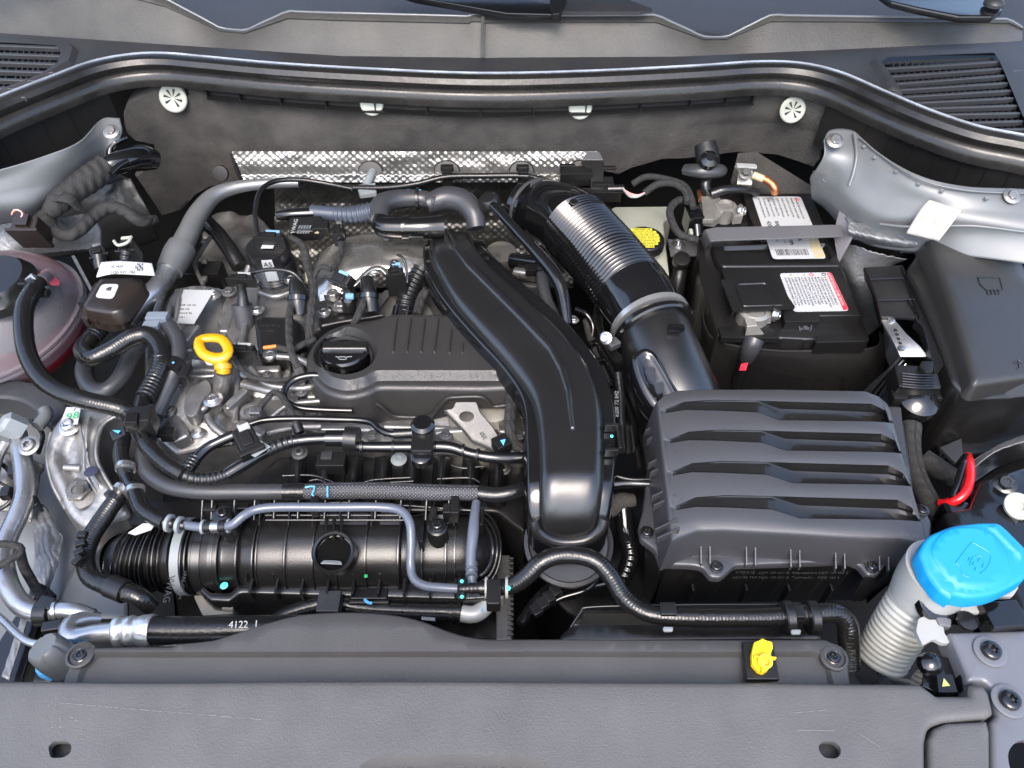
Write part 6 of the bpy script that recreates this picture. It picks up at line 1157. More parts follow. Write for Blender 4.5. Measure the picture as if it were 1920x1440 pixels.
tube('copper_ring', [(968, 488, -.028), (974, 489, -.028)], 13, M['copper'], tc_); box('probe_plug', (1000, 500, -.014), (.020, .014, .010), M['black'], tc_); lathe('lower_can', (1000, 524, -.05), [(.016, -.02), (.016, .002), (.01, .004)], M['steeld'], (0, -.1, 1), tc_)
# ignition coils and plugs
def coil(c, label, h=46, r=14, wire=None, tilt=0, lock=None):
    u, v, z = c; t = T('ignition_coil', label, 'ignition coil', (u, v + h, z - .03), 'ignition coils along the cam carrier')
    tube('coil_boot', [(u, v, z), (u + tilt, v + h * .5, z - .006), (u + tilt * 2, v + h, z - .020)], [r * .85, r, r * 1.05], M['black'], t, seg=20)
    tube('coil_collar', [(u + tilt, v + h * .48, z - .005), (u + tilt, v + h * .62, z - .008)], r * 1.22, M['gloss'], t, seg=20)
    if wire: tube('coil_wire', wire, 7, M['loom'], t)
    if lock: box('lock_tab', (u + tilt, v + h * .3, z + .004), (.010, .006, .006), M[lock], t)
    return t
coil((556, 528, .012), 'black ignition coil nearest the ribbed pump with cable down its left side', 60, 17, [(550, 560, .006), (543, 590, .004), (542, 630, .002), (548, 665, .0), (560, 690, -.010)], 3)
coil((688, 524, .010), 'black ignition coil under the fold of the turbo heat shield', 58, 15, [(684, 562, .004), (672, 590, .0), (664, 606, -.010)], 4)
coil((655, 540, .004), 'black ignition coil with blue lock tab left of the shield fold', 40, 13, None, 0, 'paleblue')
cn1 = conn('blue_tab_plug', 'black two step plug with blue tab leaning over the middle ignition coil', (638, 520, .022), (.026, .016, .014), rot=(25, 0, -30), lock='paleblue'); tube('plug_wire', [(622, 506, .02), (604, 500, .018), (592, 512, .012), (588, 545, .006), (586, 580, .0), (582, 620, -.008)], 5, M['loom'], cn1)
cn2 = conn('upright_plug', 'small upright black plug with pale blue tab in front of the air duct', (741, 508, .020), (.020, .016, .030), rot=(0, 0, 8), lock='paleblue'); tube('plug_neck', [(741, 490, .024), (738, 505, .020)], 9, M['black'], cn2, corr=.004, camp=.15); tube('plug_wire', [(745, 478, .03), (756, 484, .03), (762, 505, .02), (764, 530, .008)], 2.5, M['rubber'], cn2)
cn3 = conn('tee_plug', 'black t shaped plug with white lock above the plug well at the left', (452, 518, .024), (.030, .010, .012), rot=(0, 0, -3), lock='white')
tube('plug_stem', [(450, 530, .018), (454, 550, .006), (456, 572, -.006)], [10, 9, 12], M['black'], cn3); tube('plug_well', [(453, 570, -.012), (462, 620, -.04)], [19, 17], mat('dark grey plug well', (.045, .045, .048), .4), cn3, seg=26); tube('stem_wire', [(470, 512, .02), (510, 505, .026), (550, 512, .024), (572, 540, .01), (578, 575, .0), (584, 610, -.01)], 4, M['rubber'], cn3)
cn4 = conn('two_pole_plug', 'black plug with white tab and orange wire right of the yellow dipstick', (452, 652, -.004), (.030, .012, .012), rot=(0, 0, -3), lock='white'); tube('orange_wire', [(494, 652, -.006), (518, 649, -.006)], 3.5, M['orange'], cn4); tube('plug_wire', [(516, 650, -.008), (545, 655, -.008), (575, 642, -.008), (590, 636, -.01)], 6, M['loom'], cn4)
tube('plug_wire', [(436, 665, -.012), (452, 690, -.014), (476, 708, -.016), (520, 713, -.018), (570, 708, -.02)], 5, M['loom'], cn4)
lm = T('cam_loom', 'cloth taped cable loom running down behind the ignition coils', 'cable loom', (580, 560, -.02))
tube('loom', [(570, 470, .01), (578, 500, .010), (588, 540, .006), (584, 580, .0), (580, 620, -.010), (582, 650, -.02)], 8, M['loom'], lm); tube('loom', [(545, 445, .02), (568, 460, .016), (578, 490, .012)], 6, M['loom'], lm); tube('loom', [(800, 545, -.01), (790, 560, -.014), (782, 590, -.02)], 9, M['loom'], lm); tube('brass_fitting', [(576, 500, .006), (579, 530, .0)], 5, M['gold'], lm)
l3 = T('left_branch_loom', 'thin taped cable loop hanging over the front of the cylinder head', 'cable loom', (520, 780, -.03))
tube('loom', [(484, 768, -.02), (500, 748, -.014), (516, 735, -.012), (532, 748, -.012), (548, 775, -.012), (558, 800, -.016)], 6, M['loom'], l3); tube('loom_boot', [(556, 796, -.014), (562, 812, -.018)], 10, M['black'], l3); box('silver_clip', (478, 768, -.014), (.012, .010, .006), M['steel'], l3)
l4 = T('right_taped_loom', 'taped cable loom dropping beside the lifting eye along the air duct', 'cable loom', (962, 780, -.03))
tube('loom', [(962, 725, -.02), (958, 760, -.016), (956, 800, -.018), (962, 830, -.024), (975, 840, -.03)], 11, M['loom'], l4); box('tie_head', (940, 826, -.012), (.016, .016, .014), M['black'], l4, rot=(0, 0, 30)); quad('blue_mark', [(938, 826, -.0115), (948, 824, -.0115), (944, 836, -.0115)], M['bluep'], l4)
# dipstick
dk = T('dipstick', 'bright yellow dipstick with oval pull ring on the engine', 'dipstick', (410, 690, -.03))
ring = [(373, 648, .012), (374, 638, .012), (386, 634, .012), (408, 634, .012), (420, 640, .012), (428, 655, .010), (424, 667, .008), (410, 673, .006), (394, 670, .008), (380, 662, .010), (372, 648, .012)]
tube('pull_ring', ring, [9.5] * 4 + [9.5, 9.5, 10, 12, 10.5, 10, 9.5], M['yellow'], dk, seg=18, flat=.75)
tube('stem', [(408, 670, .006), (418, 686, -.002), (419, 697, -.008)], [13, 13, 13], M['yellow'], dk, seg=20); tube('stem_flange', [(418, 684, -.002), (419, 692, -.005)], 16, M['yellow'], dk, seg=24)
tube('guide_tube', [(418, 696, -.010), (414, 730, -.035), (405, 780, -.06)], [16, 15, 14], M['alu'], dk)
# lifting eye
le = T('lifting_eye', 'stamped steel lifting bracket with round hole below the engine cover', 'bracket', (890, 790, -.05))
zz_ = lambda x, y: -.030 + (y - .50) * .5
surf('stamped_plate', rnd([(831, 767), (848, 765), (854, 752, 4), (894, 752, 4), (901, 772), (925, 800), (944, 832), (938, 846), (920, 840), (900, 831), (884, 825), (869, 806), (847, 784)], 4), zz_, M['steeld'], le, skirt=.003, holes=[ell(875, 781, 14, 10)], grid=.006, edge=((0, -.0015), (.0012, 0)))
text('05C', (899, 812, -.03), .006, M['steel'], le, (.5, -1, 0), (1, .5, 0))
lathe('cast_spacer', (925, 768, -.045), [(.018, -.02), (.018, 0), (.012, .003)], M['beige'], parent=le); prism('beige_casting', rnd([(836, 762), (930, 764), (940, 820), (900, 850), (850, 820)], 6), -.046, .03, M['beige'], le, bevel=.003)
# ================================================================ intake manifold
im = T('intake_manifold', 'black ribbed plastic intake manifold drum across the front of the engine', 'intake manifold', (560, 1040, -.2))
mzc = -.105
mp = [(212, 1062, mzc - .03), (240, 1050, mzc - .01), (290, 1045, mzc), (345, 1043, mzc), (420, 1040, mzc), (520, 1038, mzc), (700, 1036, mzc), (800, 1036, mzc), (880, 1034, mzc), (925, 1034, mzc)]
mr_ = [44, 54, 58, 62, 67, 74, 78, 78, 70, 48]
mp2 = []; mr2 = []
for (u0_, u1_, r0_, r1_) in ((212, 240, 40, 52), (246, 336, 55, 58), (340, 372, 60, 61), (376, 392, 66, 66), (395, 430, 70, 71), (434, 466, 64, 66), (470, 500, 68, 74), (506, 554, 77, 77), (558, 604, 79, 79), (608, 646, 78, 78), (650, 698, 79, 79), (702, 756, 78, 77), (762, 798, 68, 74), (802, 840, 75, 75), (844, 880, 74, 70), (900, 926, 62, 46)):
    for u_, r_q in ((u0_, r0_), (u1_, r1_)):
        mp2.append((u_, float(np.interp(u_, [p[0] for p in mp], [p[1] for p in mp])), float(np.interp(u_, [p[0] for p in mp], [p[2] for p in mp])))); mr2.append(r_q)
tube('drum', mp2, mr2, M['black'], im, seg=56, smooth=50, step=.0022)
def mring(u, name='drum_rib', w=4, ex=5, m='satin', k=1.0):
    rr = float(np.interp(u, [p[0] for p in mp], mr_)) + ex; vv = float(np.interp(u, [p[0] for p in mp], [p[1] for p in mp])); z = float(np.interp(u, [p[0] for p in mp], [p[2] for p in mp]))
    c = W(u, vv, z); r = rr * pxm(c); h = w * pxm(c); 
    return lathe(name, c - Vector((h / 2, 0, 0)), [(r - .006, 0), (r, .0003), (r, h - .0003), (r - .006, h)], M[m], (1, -.12 * (u < 300), 0), im, seg=64, sq=(1, 1))
for u in (226, 243, 260, 278, 296, 314): mring(u, ex=6, w=3)
for u in (366, 374, 384, 432, 468, 498, 505, 556, 606, 648, 700, 758, 800, 842, 858): mring(u, ex=6.5, w=3.2)
mring(394, 'drum_shoulder', 16, 7); mring(420, 'drum_shoulder', 10, 5)
for u in (234, 252, 269, 287, 305, 323): mring(u, ex=3, w=2)
for v, z, u0, u1 in ((975, -.052, 498, 760), (966, -.056, 498, 760)): tube('long_rib', [(u0, v, z), (u1, v, z)], 2.5, M['satin'], im, seg=8)
bandp = mring(356, 'pale_strap', 17, 9, 'bandg')
fl_ = [(380, 1096), (395, 1110), (432, 1110), (446, 1094), (600, 1090), (900, 1090), (930, 1060), (936, 1120), (880, 1124), (450, 1112), (430, 1128), (392, 1126), (372, 1108)]
surf('lower_flange', rnd(fl_, 5), -.098, M['satin'], im, skirt=.02, grid=.02, edge=((0, -.002), (.001, -.0006), (.002, 0)))
for u in range(470, 900, 48): box('flange_rib', (u, 1098, -.086), (.0024, .016, .016), M['satin'], im, bevel=.0005)
lathe('green_dot', (420, 1098, -.0965), [(.004, 0), (.003, .0005)], M['cyanp'], parent=im, seg=10); lathe('green_dot', (686, 1080, -.075), [(.002, 0), (.0016, .0005)], M['greenp'], parent=im, seg=10)
hc = W(626, 1036, -.052)
lathe('round_port', hc, [(.0205, -.012), (.0205, .004), (.0190, .0055), (.0170, .004), (.0165, -.003), (.005, -.0035)], M['satin'], (0, -.35, 1), im, seg=40); lathe('port_floor', hc - Vector((0, 0, .0025)), [(.0165, .0), (.0160, .001)], M['void'], (0, -.35, 1), im); quad('painted_port_light', [hc + Vector(q) for q in ((-.010, -.013, .002), (.010, -.014, .002), (.008, -.010, .0), (0, -.0085, -.001), (-.008, -.009, .0))], M['bandg'], im, th=.0008)  # last quad: pale sheet painted as light seen through the port
for u in (612, 626, 640): tube('port_rib', [(u, 972, -.050), (u, 1012, -.046)], 3, M['satin'], im, seg=8)
for u, v, z in ((418, 963, -.030), (820, 986, -.040)): lathe('bolt_boss', (u, v + 4, z - .006), [(.010, -.03), (.010, .002), (.007, .004)], M['black'], parent=im); bolt((u, v, z), 10, 'bpaint', 'torx', parent=im, hgt=.8)
for k, u in enumerate((380, 398, 440, 478, 515, 560, 610, 655, 705, 752, 800, 842)):
    tube('upper_web', [(u, 938, -.045), (u - 1, 955, -.050), (u - 2, 975, -.056)], 2.6, M['satin'], im, seg=8)
for u, v, w_, h_, z in ((392, 950, 26, 14, -.048), (455, 948, 22, 12, -.05), (500, 944, 16, 22, -.046), (583, 942, 20, 16, -.044), (845, 952, 30, 18, -.040), (812, 962, 14, 26, -.044), (900, 968, 14, 30, -.046), (790, 1000, 10, 30, -.05)):
    c = W(u, v, z); box('moulded_block', c, (w_ * pxm(c), h_ * pxm(c) * 1.2, .02), M['black'], im, bevel=.0015)
for k in range(9): tube('lower_web', [(462 + k * 50, 1076, -.082), (462 + k * 50, 1092, -.090)], 2.4, M['satin'], im, seg=6)
# right end scroll
for k, (rr, w_) in enumerate(((50, 4), (62, 4), (72, 3))):
    tube('end_scroll', [W(892 + rr * .65 * math.cos(a), 1030 + rr * 1.02 * math.sin(a), -.07 - .02 * max(0, math.sin(a)) - k * .006) for a in np.linspace(-1.35, 1.3, 12)], w_, M['satin'], im, seg=10)
quad('white_sticker', [(240, 1000, -.044), (268, 982, -.040), (292, 982, -.040), (284, 994, -.040), (254, 1004, -.043)], M['label'], im); text('VWAG', (316, 1080, -.06), .009, M['greyrub'], im, (.1, -1, 0), (1, .1, 0)); text('>PA6-GF30<', (344, 1070, -.056), .0055, M['greyrub'], im, (.1, -1, 0), (1, .1, 0))
# runners behind
rn = T('manifold_runners', 'black moulded intake runners in shade behind the manifold drum', 'intake runners', (680, 900, -.15))
surf('runner_deck', rnd([(520, 856), (985, 850), (985, 1000), (930, 960), (480, 958), (470, 900)], 8), -.085, M['black'], rn, skirt=.08, grid=.012, bump=nzf(.003, 25))
for k, u in enumerate((560, 610, 665, 720, 775, 830, 885, 935)):
    patch('runner_web', [[(u - 16, 858, -.070), (u, 856, -.050), (u + 16, 858, -.070)], [(u - 18, 890, -.066), (u - 2, 888, -.048), (u + 14, 890, -.066)], [(u - 20, 950, -.085), (u - 4, 948, -.075), (u + 12, 950, -.085)]], M['black'], rn, n=5)
for pts in ([(530, 892), (590, 892), (650, 912), (700, 900), (775, 895)], [(580, 902), (600, 900), (650, 922), (700, 908), (775, 902)], [(820, 898), (880, 896), (900, 905)], [(846, 872), (870, 878), (905, 874)], [(470, 960), (640, 942), (900, 958)]):
    tube('deck_rib', [(u, v, -.052) for u, v in pts], 2.4, M['satin'], rn, seg=8)
for u in (490, 545, 590, 640, 700, 770, 815, 855): tube('fin', [(u, 930, -.05), (u - 4, 985, -.055)], 2.2, M['satin'], rn, seg=8)
box('runner_plug', (620, 860, -.040), (.030, .018, .016), M['black'], rn); box('runner_plug', (612, 852, -.038), (.012, .010, .010), M['cowl2'], rn); bolt((562, 850, -.044), 10, 'steeld', 'torx', parent=rn); bolt((944, 880, -.06), 9, 'steeld', 'torx', parent=rn); bolt((748, 862, -.05), 10, 'bandg', 'hex', parent=rn, hgt=.4)
quad('pale_label', [(600, 962, -.06), (690, 962, -.06), (690, 984, -.06), (600, 984, -.06)], M['cowl2'], rn); quad('pale_label', [(715, 960, -.06), (750, 960, -.06), (752, 984, -.06), (712, 984, -.06)], M['greyrub'], rn); quad('pale_label', [(820, 966, -.06), (848, 966, -.06), (850, 980, -.06), (822, 984, -.06)], M['bandg'], rn)
mb = T('mount_arm_behind_drum', 'dark plastic wedge bracket between Y hose and manifold drum', 'bracket', (300, 960, -.1)); prism('wedge', rnd([(250, 940), (470, 945), (480, 970), (400, 978), (300, 975), (250, 985), (236, 975)], 6), -.085, .05, M['black'], mb)
# below the manifold
um = T('lower_engine_rail', 'pale metal rail with black wedges under the intake manifold', 'rail', (740, 1120, -.2))
prism('rail', [(640, 1108), (900, 1108), (945, 1112), (945, 1122), (640, 1124)], -.115, .02, M['beige'], um); prism('beige_housing', rnd([(362, 1116), (430, 1116), (438, 1150), (380, 1154)], 5), -.12, .03, M['beige'], um); tube('beige_bolt', [(420, 1136, -.115), (440, 1138, -.115)], 9, M['beige'], um)
for u in (766, 826): prism('wedge', [(u - 6, 1108, -.112), (u + 6, 1108, -.112), (u, 1122, -.112)], 0, .01, M['black'], um)
prism('radiator_end', [(930, 1040), (956, 1040), (960, 1200), (930, 1200)], -.13, .03, M['alud'], um)
for k in range(16): box('radiator_fin', (957, 1046 + k * 9.5, -.127), (.006, .0022, .01), M['steeld'], um, bevel=.0003)
box('clip_block', (692, 1112, -.095), (.036, .012, .012), M['black'], um); box('clip_block', (692, 1124, -.10), (.040, .008, .012), M['black'], um); tube('blue_tie', [(684, 1124, -.09), (690, 1130, -.09), (698, 1131, -.09)], 3, M['bluep'], um)
lh = T('lower_coolant_hose', 'black lower coolant hose ending in a pale aluminium elbow below the manifold', 'hose', (760, 1145, -.15))
tube('hose', [(500, 1172, -.11), (540, 1150, -.11), (590, 1135, -.11), (620, 1130, -.11), (680, 1140, -.112), (760, 1145, -.112), (865, 1148, -.112)], [12, 14, 16, 17, 15, 16, 17], M['rubber'], lh, seg=20)
box('hose_holder', (616, 1126, -.088), (.022, .022, .016), M['cowl2'], lh); tube('elbow', [(866, 1150, -.112), (888, 1152, -.112), (908, 1140, -.112), (916, 1118, -.112)], [16, 16, 16, 17], mat('pale cast elbow', (.55, .55, .53), .45, .4, blotch=.1), lh, seg=22)
for u in (844, 858): tube('spring_clamp', [(u, 1148, -.112), (u + 5, 1148, -.112)], 20, M['black'], lh, seg=22)
quad('blue_mark', [(902, 1146, -.0998), (908, 1134, -.0995), (904, 1150, -.0998)], M['bluep'], lh); quad('print_patch', [(790, 1156, -.098), (816, 1158, -.098), (816, 1164, -.1), (790, 1162, -.1)], M['bandg'], lh, th=.0004)
sh2 = T('radiator_hose_shroud', 'black moulded air guide with rounded end between hose and radiator cover', 'air guide', (1300, 1160, -.1))
surf('guide_top', rnd([(1050, 1190, 4), (1064, 1178), (1090, 1140, 14), (1110, 1130), (1505, 1124, 10), (1530, 1150), (1545, 1200), (1050, 1205)], 6), -.045, M['black'], sh2, skirt=.03, grid=.012, feats=((rnd([(1070, 1172), (1092, 1142), (1520, 1138), (1530, 1172)], 8), .010, .006),), edge=((0, -.003), (.001, -.001), (.003, 0)))
tube('edge_bead', [(1070, 1176, -.034), (1088, 1150, -.030), (1110, 1138, -.028), (1300, 1134, -.026), (1500, 1134, -.026)], 2.2, M['gloss'], sh2, seg=8)
fanp = T('fan_cables', 'thin black pipes crossing the dark gap right of the manifold', 'pipe', (1060, 1120, -.1))
for pts, r in (([(1000, 1150, -.10), (1050, 1122, -.095), (1100, 1105, -.09), (1125, 1075, -.09)], 7), ([(1010, 1130, -.11), (1060, 1110, -.11), (1150, 1090, -.11), (1190, 1060, -.10)], 8), ([(976, 1170, -.10), (1010, 1120, -.10), (1040, 1095, -.1)], 10)): tube('pipe', pts, r, M['gloss'], fanp)
for k in range(4): box('cable_clip', (1006 + k * 12, 1140 - k * 12, -.082), (.010, .012, .008), M['black'], fanp, rot=(0, 0, 30))
bh2 = T('corrugated_drain_hose', 'glossy black corrugated pipe dropping between air duct and air filter box', 'hose', (1180, 1010, -.1))
tube('upper_hose', [(1168, 950, -.06), (1172, 985, -.07), (1176, 1010, -.08)], [17, 18, 18], M['gloss'], bh2); tube('ribbed_hose', [(1176, 1008, -.08), (1182, 1040, -.09), (1174, 1070, -.10), (1158, 1100, -.11)], 17, M['gloss'], bh2, corr=.006, camp=.07); tube('grey_wrap', [(1140, 960, -.06), (1160, 942, -.055), (1190, 938, -.055)], [14, 18, 12], M['foam'], bh2)
wp = T('air_box_water_pipe', 'black printed pipe stub entering the left side of the air filter box', 'pipe', (1190, 905, -.05))
tube('pipe', [(1150, 908, -.03), (1180, 906, -.03), (1222, 908, -.03)], 9, M['gloss'], wp); tube('printed_cable', [(1156, 893, -.026), (1185, 899, -.026), (1226, 898, -.026)], 3.5, M['rubber'], wp)
ppl = T('printed_vertical_pipe', 'black pipe with white print behind the air duct', 'pipe', (1164, 760, -.04)); tube('pipe', [(1158, 700, -.02), (1163, 740, -.03), (1164, 790, -.04), (1166, 840, -.05)], 9, M['rubber'], ppl); text('8200 72 042', (1160, 782, -.024), .006, M['bandg'], ppl, (.05, 1, .3), (-1, 0, 0))
# ================================================================ washer filler
wn_ = T('washer_filler_neck', 'white corrugated washer filler neck with bright blue cap at the right', 'filler neck', (1680, 1200, -.1))
tube('bellows', [(1652, 1238, -.075), (1672, 1200, -.055), (1700, 1156, -.030), (1726, 1118, -.010)], [47, 49, 51, 52], M['neck'], wn_, corr=.0052, camp=.05, seg=48)
tube('neck_body', [(1722, 1124, -.012), (1742, 1098, .006), (1768, 1070, .030)], [54, 62, 68], M['white'], wn_, seg=48); 
prism('mount_ear', rnd([(1762, 1120), (1812, 1150), (1842, 1148), (1842, 1122), (1900, 1118), (1912, 1100), (1905, 1088), (1860, 1090), (1780, 1060)], 5), .012, .006, M['white'], wn_, bevel=.0015); prism('lower_hook', rnd([(1722, 1160), (1745, 1150), (1768, 1172), (1772, 1190), (1782, 1196), (1780, 1206), (1768, 1206), (1752, 1198), (1730, 1210), (1718, 1184)], 3), .006, .005, M['white'], wn_, bevel=.001)
tube('base_cup', [(1614, 1262, -.10), (1650, 1250, -.088)], [40, 56], M['greyrub'], wn_, seg=32); tube('base_cup', [(1610, 1254, -.105), (1700, 1272, -.105)], 20, M['greyrub'], wn_)
tilt = lambda x, y: .050 + (x - .50) * .04 + (y - .26) * .18
capo = rnd([(1722, 1034, 10), (1738, 1004, 22), (1785, 984, 16), (1838, 978, 10), (1872, 978, 10), (1886, 988, 8), (1924, 1026, 6), (1926, 1084, 10), (1890, 1104, 10), (1862, 1116, 14), (1818, 1122, 14), (1790, 1116, 6), (1784, 1122, 2), (1762, 1108, 6), (1736, 1072, 8)], 8, 5)
wc = surf('filler_cap', capo, tilt, M['blue'], wn_, label='bright blue cap with embossed windscreen symbol', skirt=.012, draft=.0005, feats=((smo([(1745, 1040), (1762, 1002), (1800, 988), (1850, 996), (1884, 1030), (1892, 1070), (1866, 1098), (1822, 1104), (1780, 1088)], 4), .0012, .0012), (rnd([(1854, 988), (1866, 984), (1918, 1040), (1914, 1048)], 2), .001, .001)), edge=((0, -.003), (.0008, -.0013), (.002, -.0003), (.003, 0)), grid=.006, smooth=50)
surf('cap_skirt', [tuple(p) for p in rnd([(1730, 1040, 10), (1748, 1012, 18), (1880, 1000, 14), (1912, 1060, 10), (1880, 1098, 10), (1816, 1112, 14), (1764, 1096, 10)], 8)], lambda x, y: tilt(x, y) - .008, M['blue'], wc, skirt=.010)
tz = lambda x, y: tilt(x, y) + .0012
def emboss(pts, cl=False, r=.0006): 
    P_ = [Wf(u, v, tz) for u, v in pts]; P_ += [P_[0]] if cl else []
    tube('raised_symbol', P_, r, M['blue'], wc, px=False, seg=6, step=.002)
emboss([(1792, 1056), (1818, 1022), (1824, 1018), (1832, 1022), (1852, 1034), (1858, 1046), (1850, 1066), (1838, 1076)]); emboss([(1792, 1056), (1800, 1064), (1806, 1078), (1816, 1082)]); emboss([(1818, 1062), (1824, 1046), (1838, 1042), (1846, 1056)])
for u, v in ((1816, 1052), (1824, 1060), (1834, 1054), (1828, 1070), (1842, 1064)): emboss([(u, v), (u + 2, v - 5), (u + 3, v - 6)], r=.0008)
nb = T('neck_bracket', 'glossy black bracket hooked round the washer filler neck', 'bracket', (1790, 1160, -.02))
strip('hook_arm', [((1726, 1102, .024), (1720, 1116, .020)), ((1736, 1128, .018), (1728, 1138, .016)), ((1754, 1150, .010), (1744, 1160, .008)), ((1800, 1150, .008), (1800, 1162, .006)), ((1850, 1160, .006), (1850, 1172, .004)), ((1910, 1172, .006), (1910, 1184, .004))], M['gloss'], nb, th=.010)
prism('grey_plate', [(1752, 1152), (1785, 1160), (1784, 1176), (1762, 1172)], .008, .01, bpy.data.materials['satin grey paint'], nb); box('black_plug', (1886, 1150, .02), (.030, .022, .02), M['gloss'], nb, rot=(0, 0, 5)); lathe('pivot', (1812, 1166, .0095), [(.008, 0), (.008, .003), (.004, .004)], M['black'], parent=nb)
lt = T('latch_sensor', 'glossy black bonnet latch sensor with pale green triangle', 'sensor', (1775, 1270, -.02))
prism('latch_body', rnd([(1735, 1240, 8), (1750, 1228, 8), (1780, 1232, 6), (1790, 1262, 4), (1802, 1300), (1760, 1300), (1728, 1286)], 4), -.004, .03, M['gloss'], lt, bevel=.003); prism('triangle_plate', rnd([(1756, 1264), (1786, 1264), (1796, 1298), (1760, 1298)], 3), .004, .01, M['black'], lt); lathe('ball_cap', (1745, 1245, .004), [(.009, -.004), (.0085, .003), (.005, .006), (.001, .007)], M['gloss'], (0, -.3, 1), lt)
quad('green_triangle', [W(1766, 1288, .0045), W(1781, 1286, .0045), W(1769, 1272, .0045)], mat('pale green print', (.42, .45, .14), .6), lt); prism('side_bracket', [(1790, 1205), (1812, 1200), (1822, 1262), (1822, 1298), (1806, 1300), (1798, 1240)], .004, .03, M['bpaint'], lt)
# ================================================================ right mid: relay bracket, boot, looms
rl = T('cable_duct', 'angular black plastic cable duct between battery and fuse box', 'cable duct', (1690, 600, -.05))
strip('upper_face', [((1620, 501, .0), (1692, 497, .0)), ((1632, 526, .0), (1702, 524, .0)), ((1646, 565, .0), (1722, 562, .0)), ((1652, 592, .002), (1730, 598, .0))], M['black'], rl, th=.004); strip('upper_face', [((1680, 499, -.001), (1694, 499, -.004)), ((1692, 524, .001), (1716, 532, -.004)), ((1712, 564, .001), (1738, 565, -.004)), ((1718, 600, .001), (1764, 612, -.004)), ((1730, 612, .001), (1770, 618, -.004)), ((1740, 648, .0), (1766, 650, -.006)), ((1748, 676, -.002), (1774, 680, -.006)), ((1752, 698, -.004), (1758, 700, -.008))], M['black'], rl, th=.012)
strip('side_face', [((1620, 501, .0), (1622, 520, -.03)), ((1634, 534, .0), (1640, 558, -.03)), ((1646, 565, .0), (1644, 590, -.03)), ((1655, 596, .0), (1652, 612, -.03))], M['black'], rl, th=.003)
for a, b in (((1632, 524), (1702, 521)), ((1646, 563), (1722, 561)), ((1718, 588), (1700, 560)), ((1724, 598), (1690, 500))): tube('duct_seam', [(*a, .0015), (*b, .0015)], 1.2, M['gloss'], rl, seg=6)
prism('end_hook', [(1728, 676), (1752, 676), (1750, 698), (1736, 698), (1726, 688)], .0, .01, M['black'], rl)
ag = T('angled_steel_bracket', 'bright pressed steel bracket with row of holes beside the cable duct', 'bracket', (1690, 640, -.1))
strip('plate', [((1652, 598, -.004), (1676, 598, -.002)), ((1664, 620, -.006), (1700, 626, -.004)), ((1680, 650, -.010), (1726, 650, -.006)), ((1688, 668, -.014), (1740, 668, -.010))], M['steel'], ag, th=.003)
for k in range(4): lathe('punched_hole', (1679 + k * 3, 619 + k * 8, -.0045 - k * .0012), [(.0022, 0), (.0020, .0004)], M['deep'], parent=ag, seg=14)
for u, v in ((1671, 601), (1690, 653)): lathe('rivet', (u, v, -.003 if v < 620 else -.009), [(.0042, 0), (.004, .0015), (.002, .002)], M['steel'], parent=ag, seg=18)
strip('folded_leg', [((1658, 600, -.006), (1676, 612, -.03)), ((1672, 640, -.012), (1662, 660, -.04)), ((1690, 668, -.016), (1672, 690, -.05)), ((1664, 700, -.05), (1640, 712, -.08)), ((1630, 740, -.09), (1612, 740, -.1))], M['steeld'], ag, th=.004)
for d in (0, 7, 14): tube('pressed_rib', [(1690 + d * .6, 668 + d, -.018 - d * .001), (1662 + d * .6, 700 + d, -.048), (1628 + d, 738 + d, -.088)], 2.6, M['steel'], ag, seg=8)
bo = T('connector_boot', 'glossy black domed connector boot with ribbed top on the taped loom', 'connector', (1720, 745, -.06))
box('ribbed_block', (1722, 705, -.008), (.046, .030, .030), M['black'], bo, rot=(10, 0, -4), bevel=.004)
for k in range(6): tube('lever_rib', [(1692, 700 + k * 5, -.004 - k * .0006), (1722, 703 + k * 5, -.002 - k * .0006), (1752, 703 + k * 5, -.006 - k * .0006)], 1.6, M['gloss'], bo, seg=6)
lathe('boot_dome', (1720, 752, -.035), [(.010, -.03), (.021, -.018), (.0235, -.004), (.022, .006), (.014, .013), (.004, .015)], M['gloss'], (0, -.2, 1), bo, seg=36); box('boot_shoulder', (1720, 738, -.024), (.054, .014, .014), M['black'], bo, bevel=.003)
tube('cuff', [(1712, 785, -.05), (1706, 802, -.055)], [17, 19], M['black'], bo, corr=.005, camp=.1)
ld = T('thick_taped_loom', 'thick cloth taped loom running down from the connector boot', 'cable loom', (1730, 880, -.1))
tube('loom', [(1708, 798, -.052), (1706, 830, -.055), (1712, 870, -.058), (1724, 905, -.060), (1742, 940, -.060), (1765, 975, -.064), (1785, 1000, -.07)], [19, 19, 18, 18, 19, 21, 22], M['loom'], ld, seg=24); tube('branch', [(1730, 860, -.08), (1760, 880, -.08), (1790, 900, -.085), (1820, 930, -.09)], [20, 20, 18, 16], M['loom'], ld, seg=20)
rc2 = T('red_battery_cable', 'bright red cable looping beside a black cable at the right', 'cable', (1800, 910, -.05))
tube('red_cable', [(1764, 944, -.046), (1785, 942, -.036), (1808, 926, -.028), (1818, 900, -.026), (1818, 870, -.030), (1814, 856, -.04)], 8.5, M['red'], rc2, seg=18); tube('red_cable', [(1770, 942, -.048), (1790, 930, -.044), (1800, 905, -.040), (1806, 875, -.038)], 6, M['red'], rc2, seg=14); tube('black_cable', [(1786, 934, -.035), (1796, 905, -.030), (1806, 872, -.030), (1812, 856, -.036)], 7, M['gloss'], rc2, seg=14)
ra = T('headlamp_carrier', 'black moulded headlamp carrier with cream adjuster knob at the right edge', 'carrier', (1870, 930, -.1))
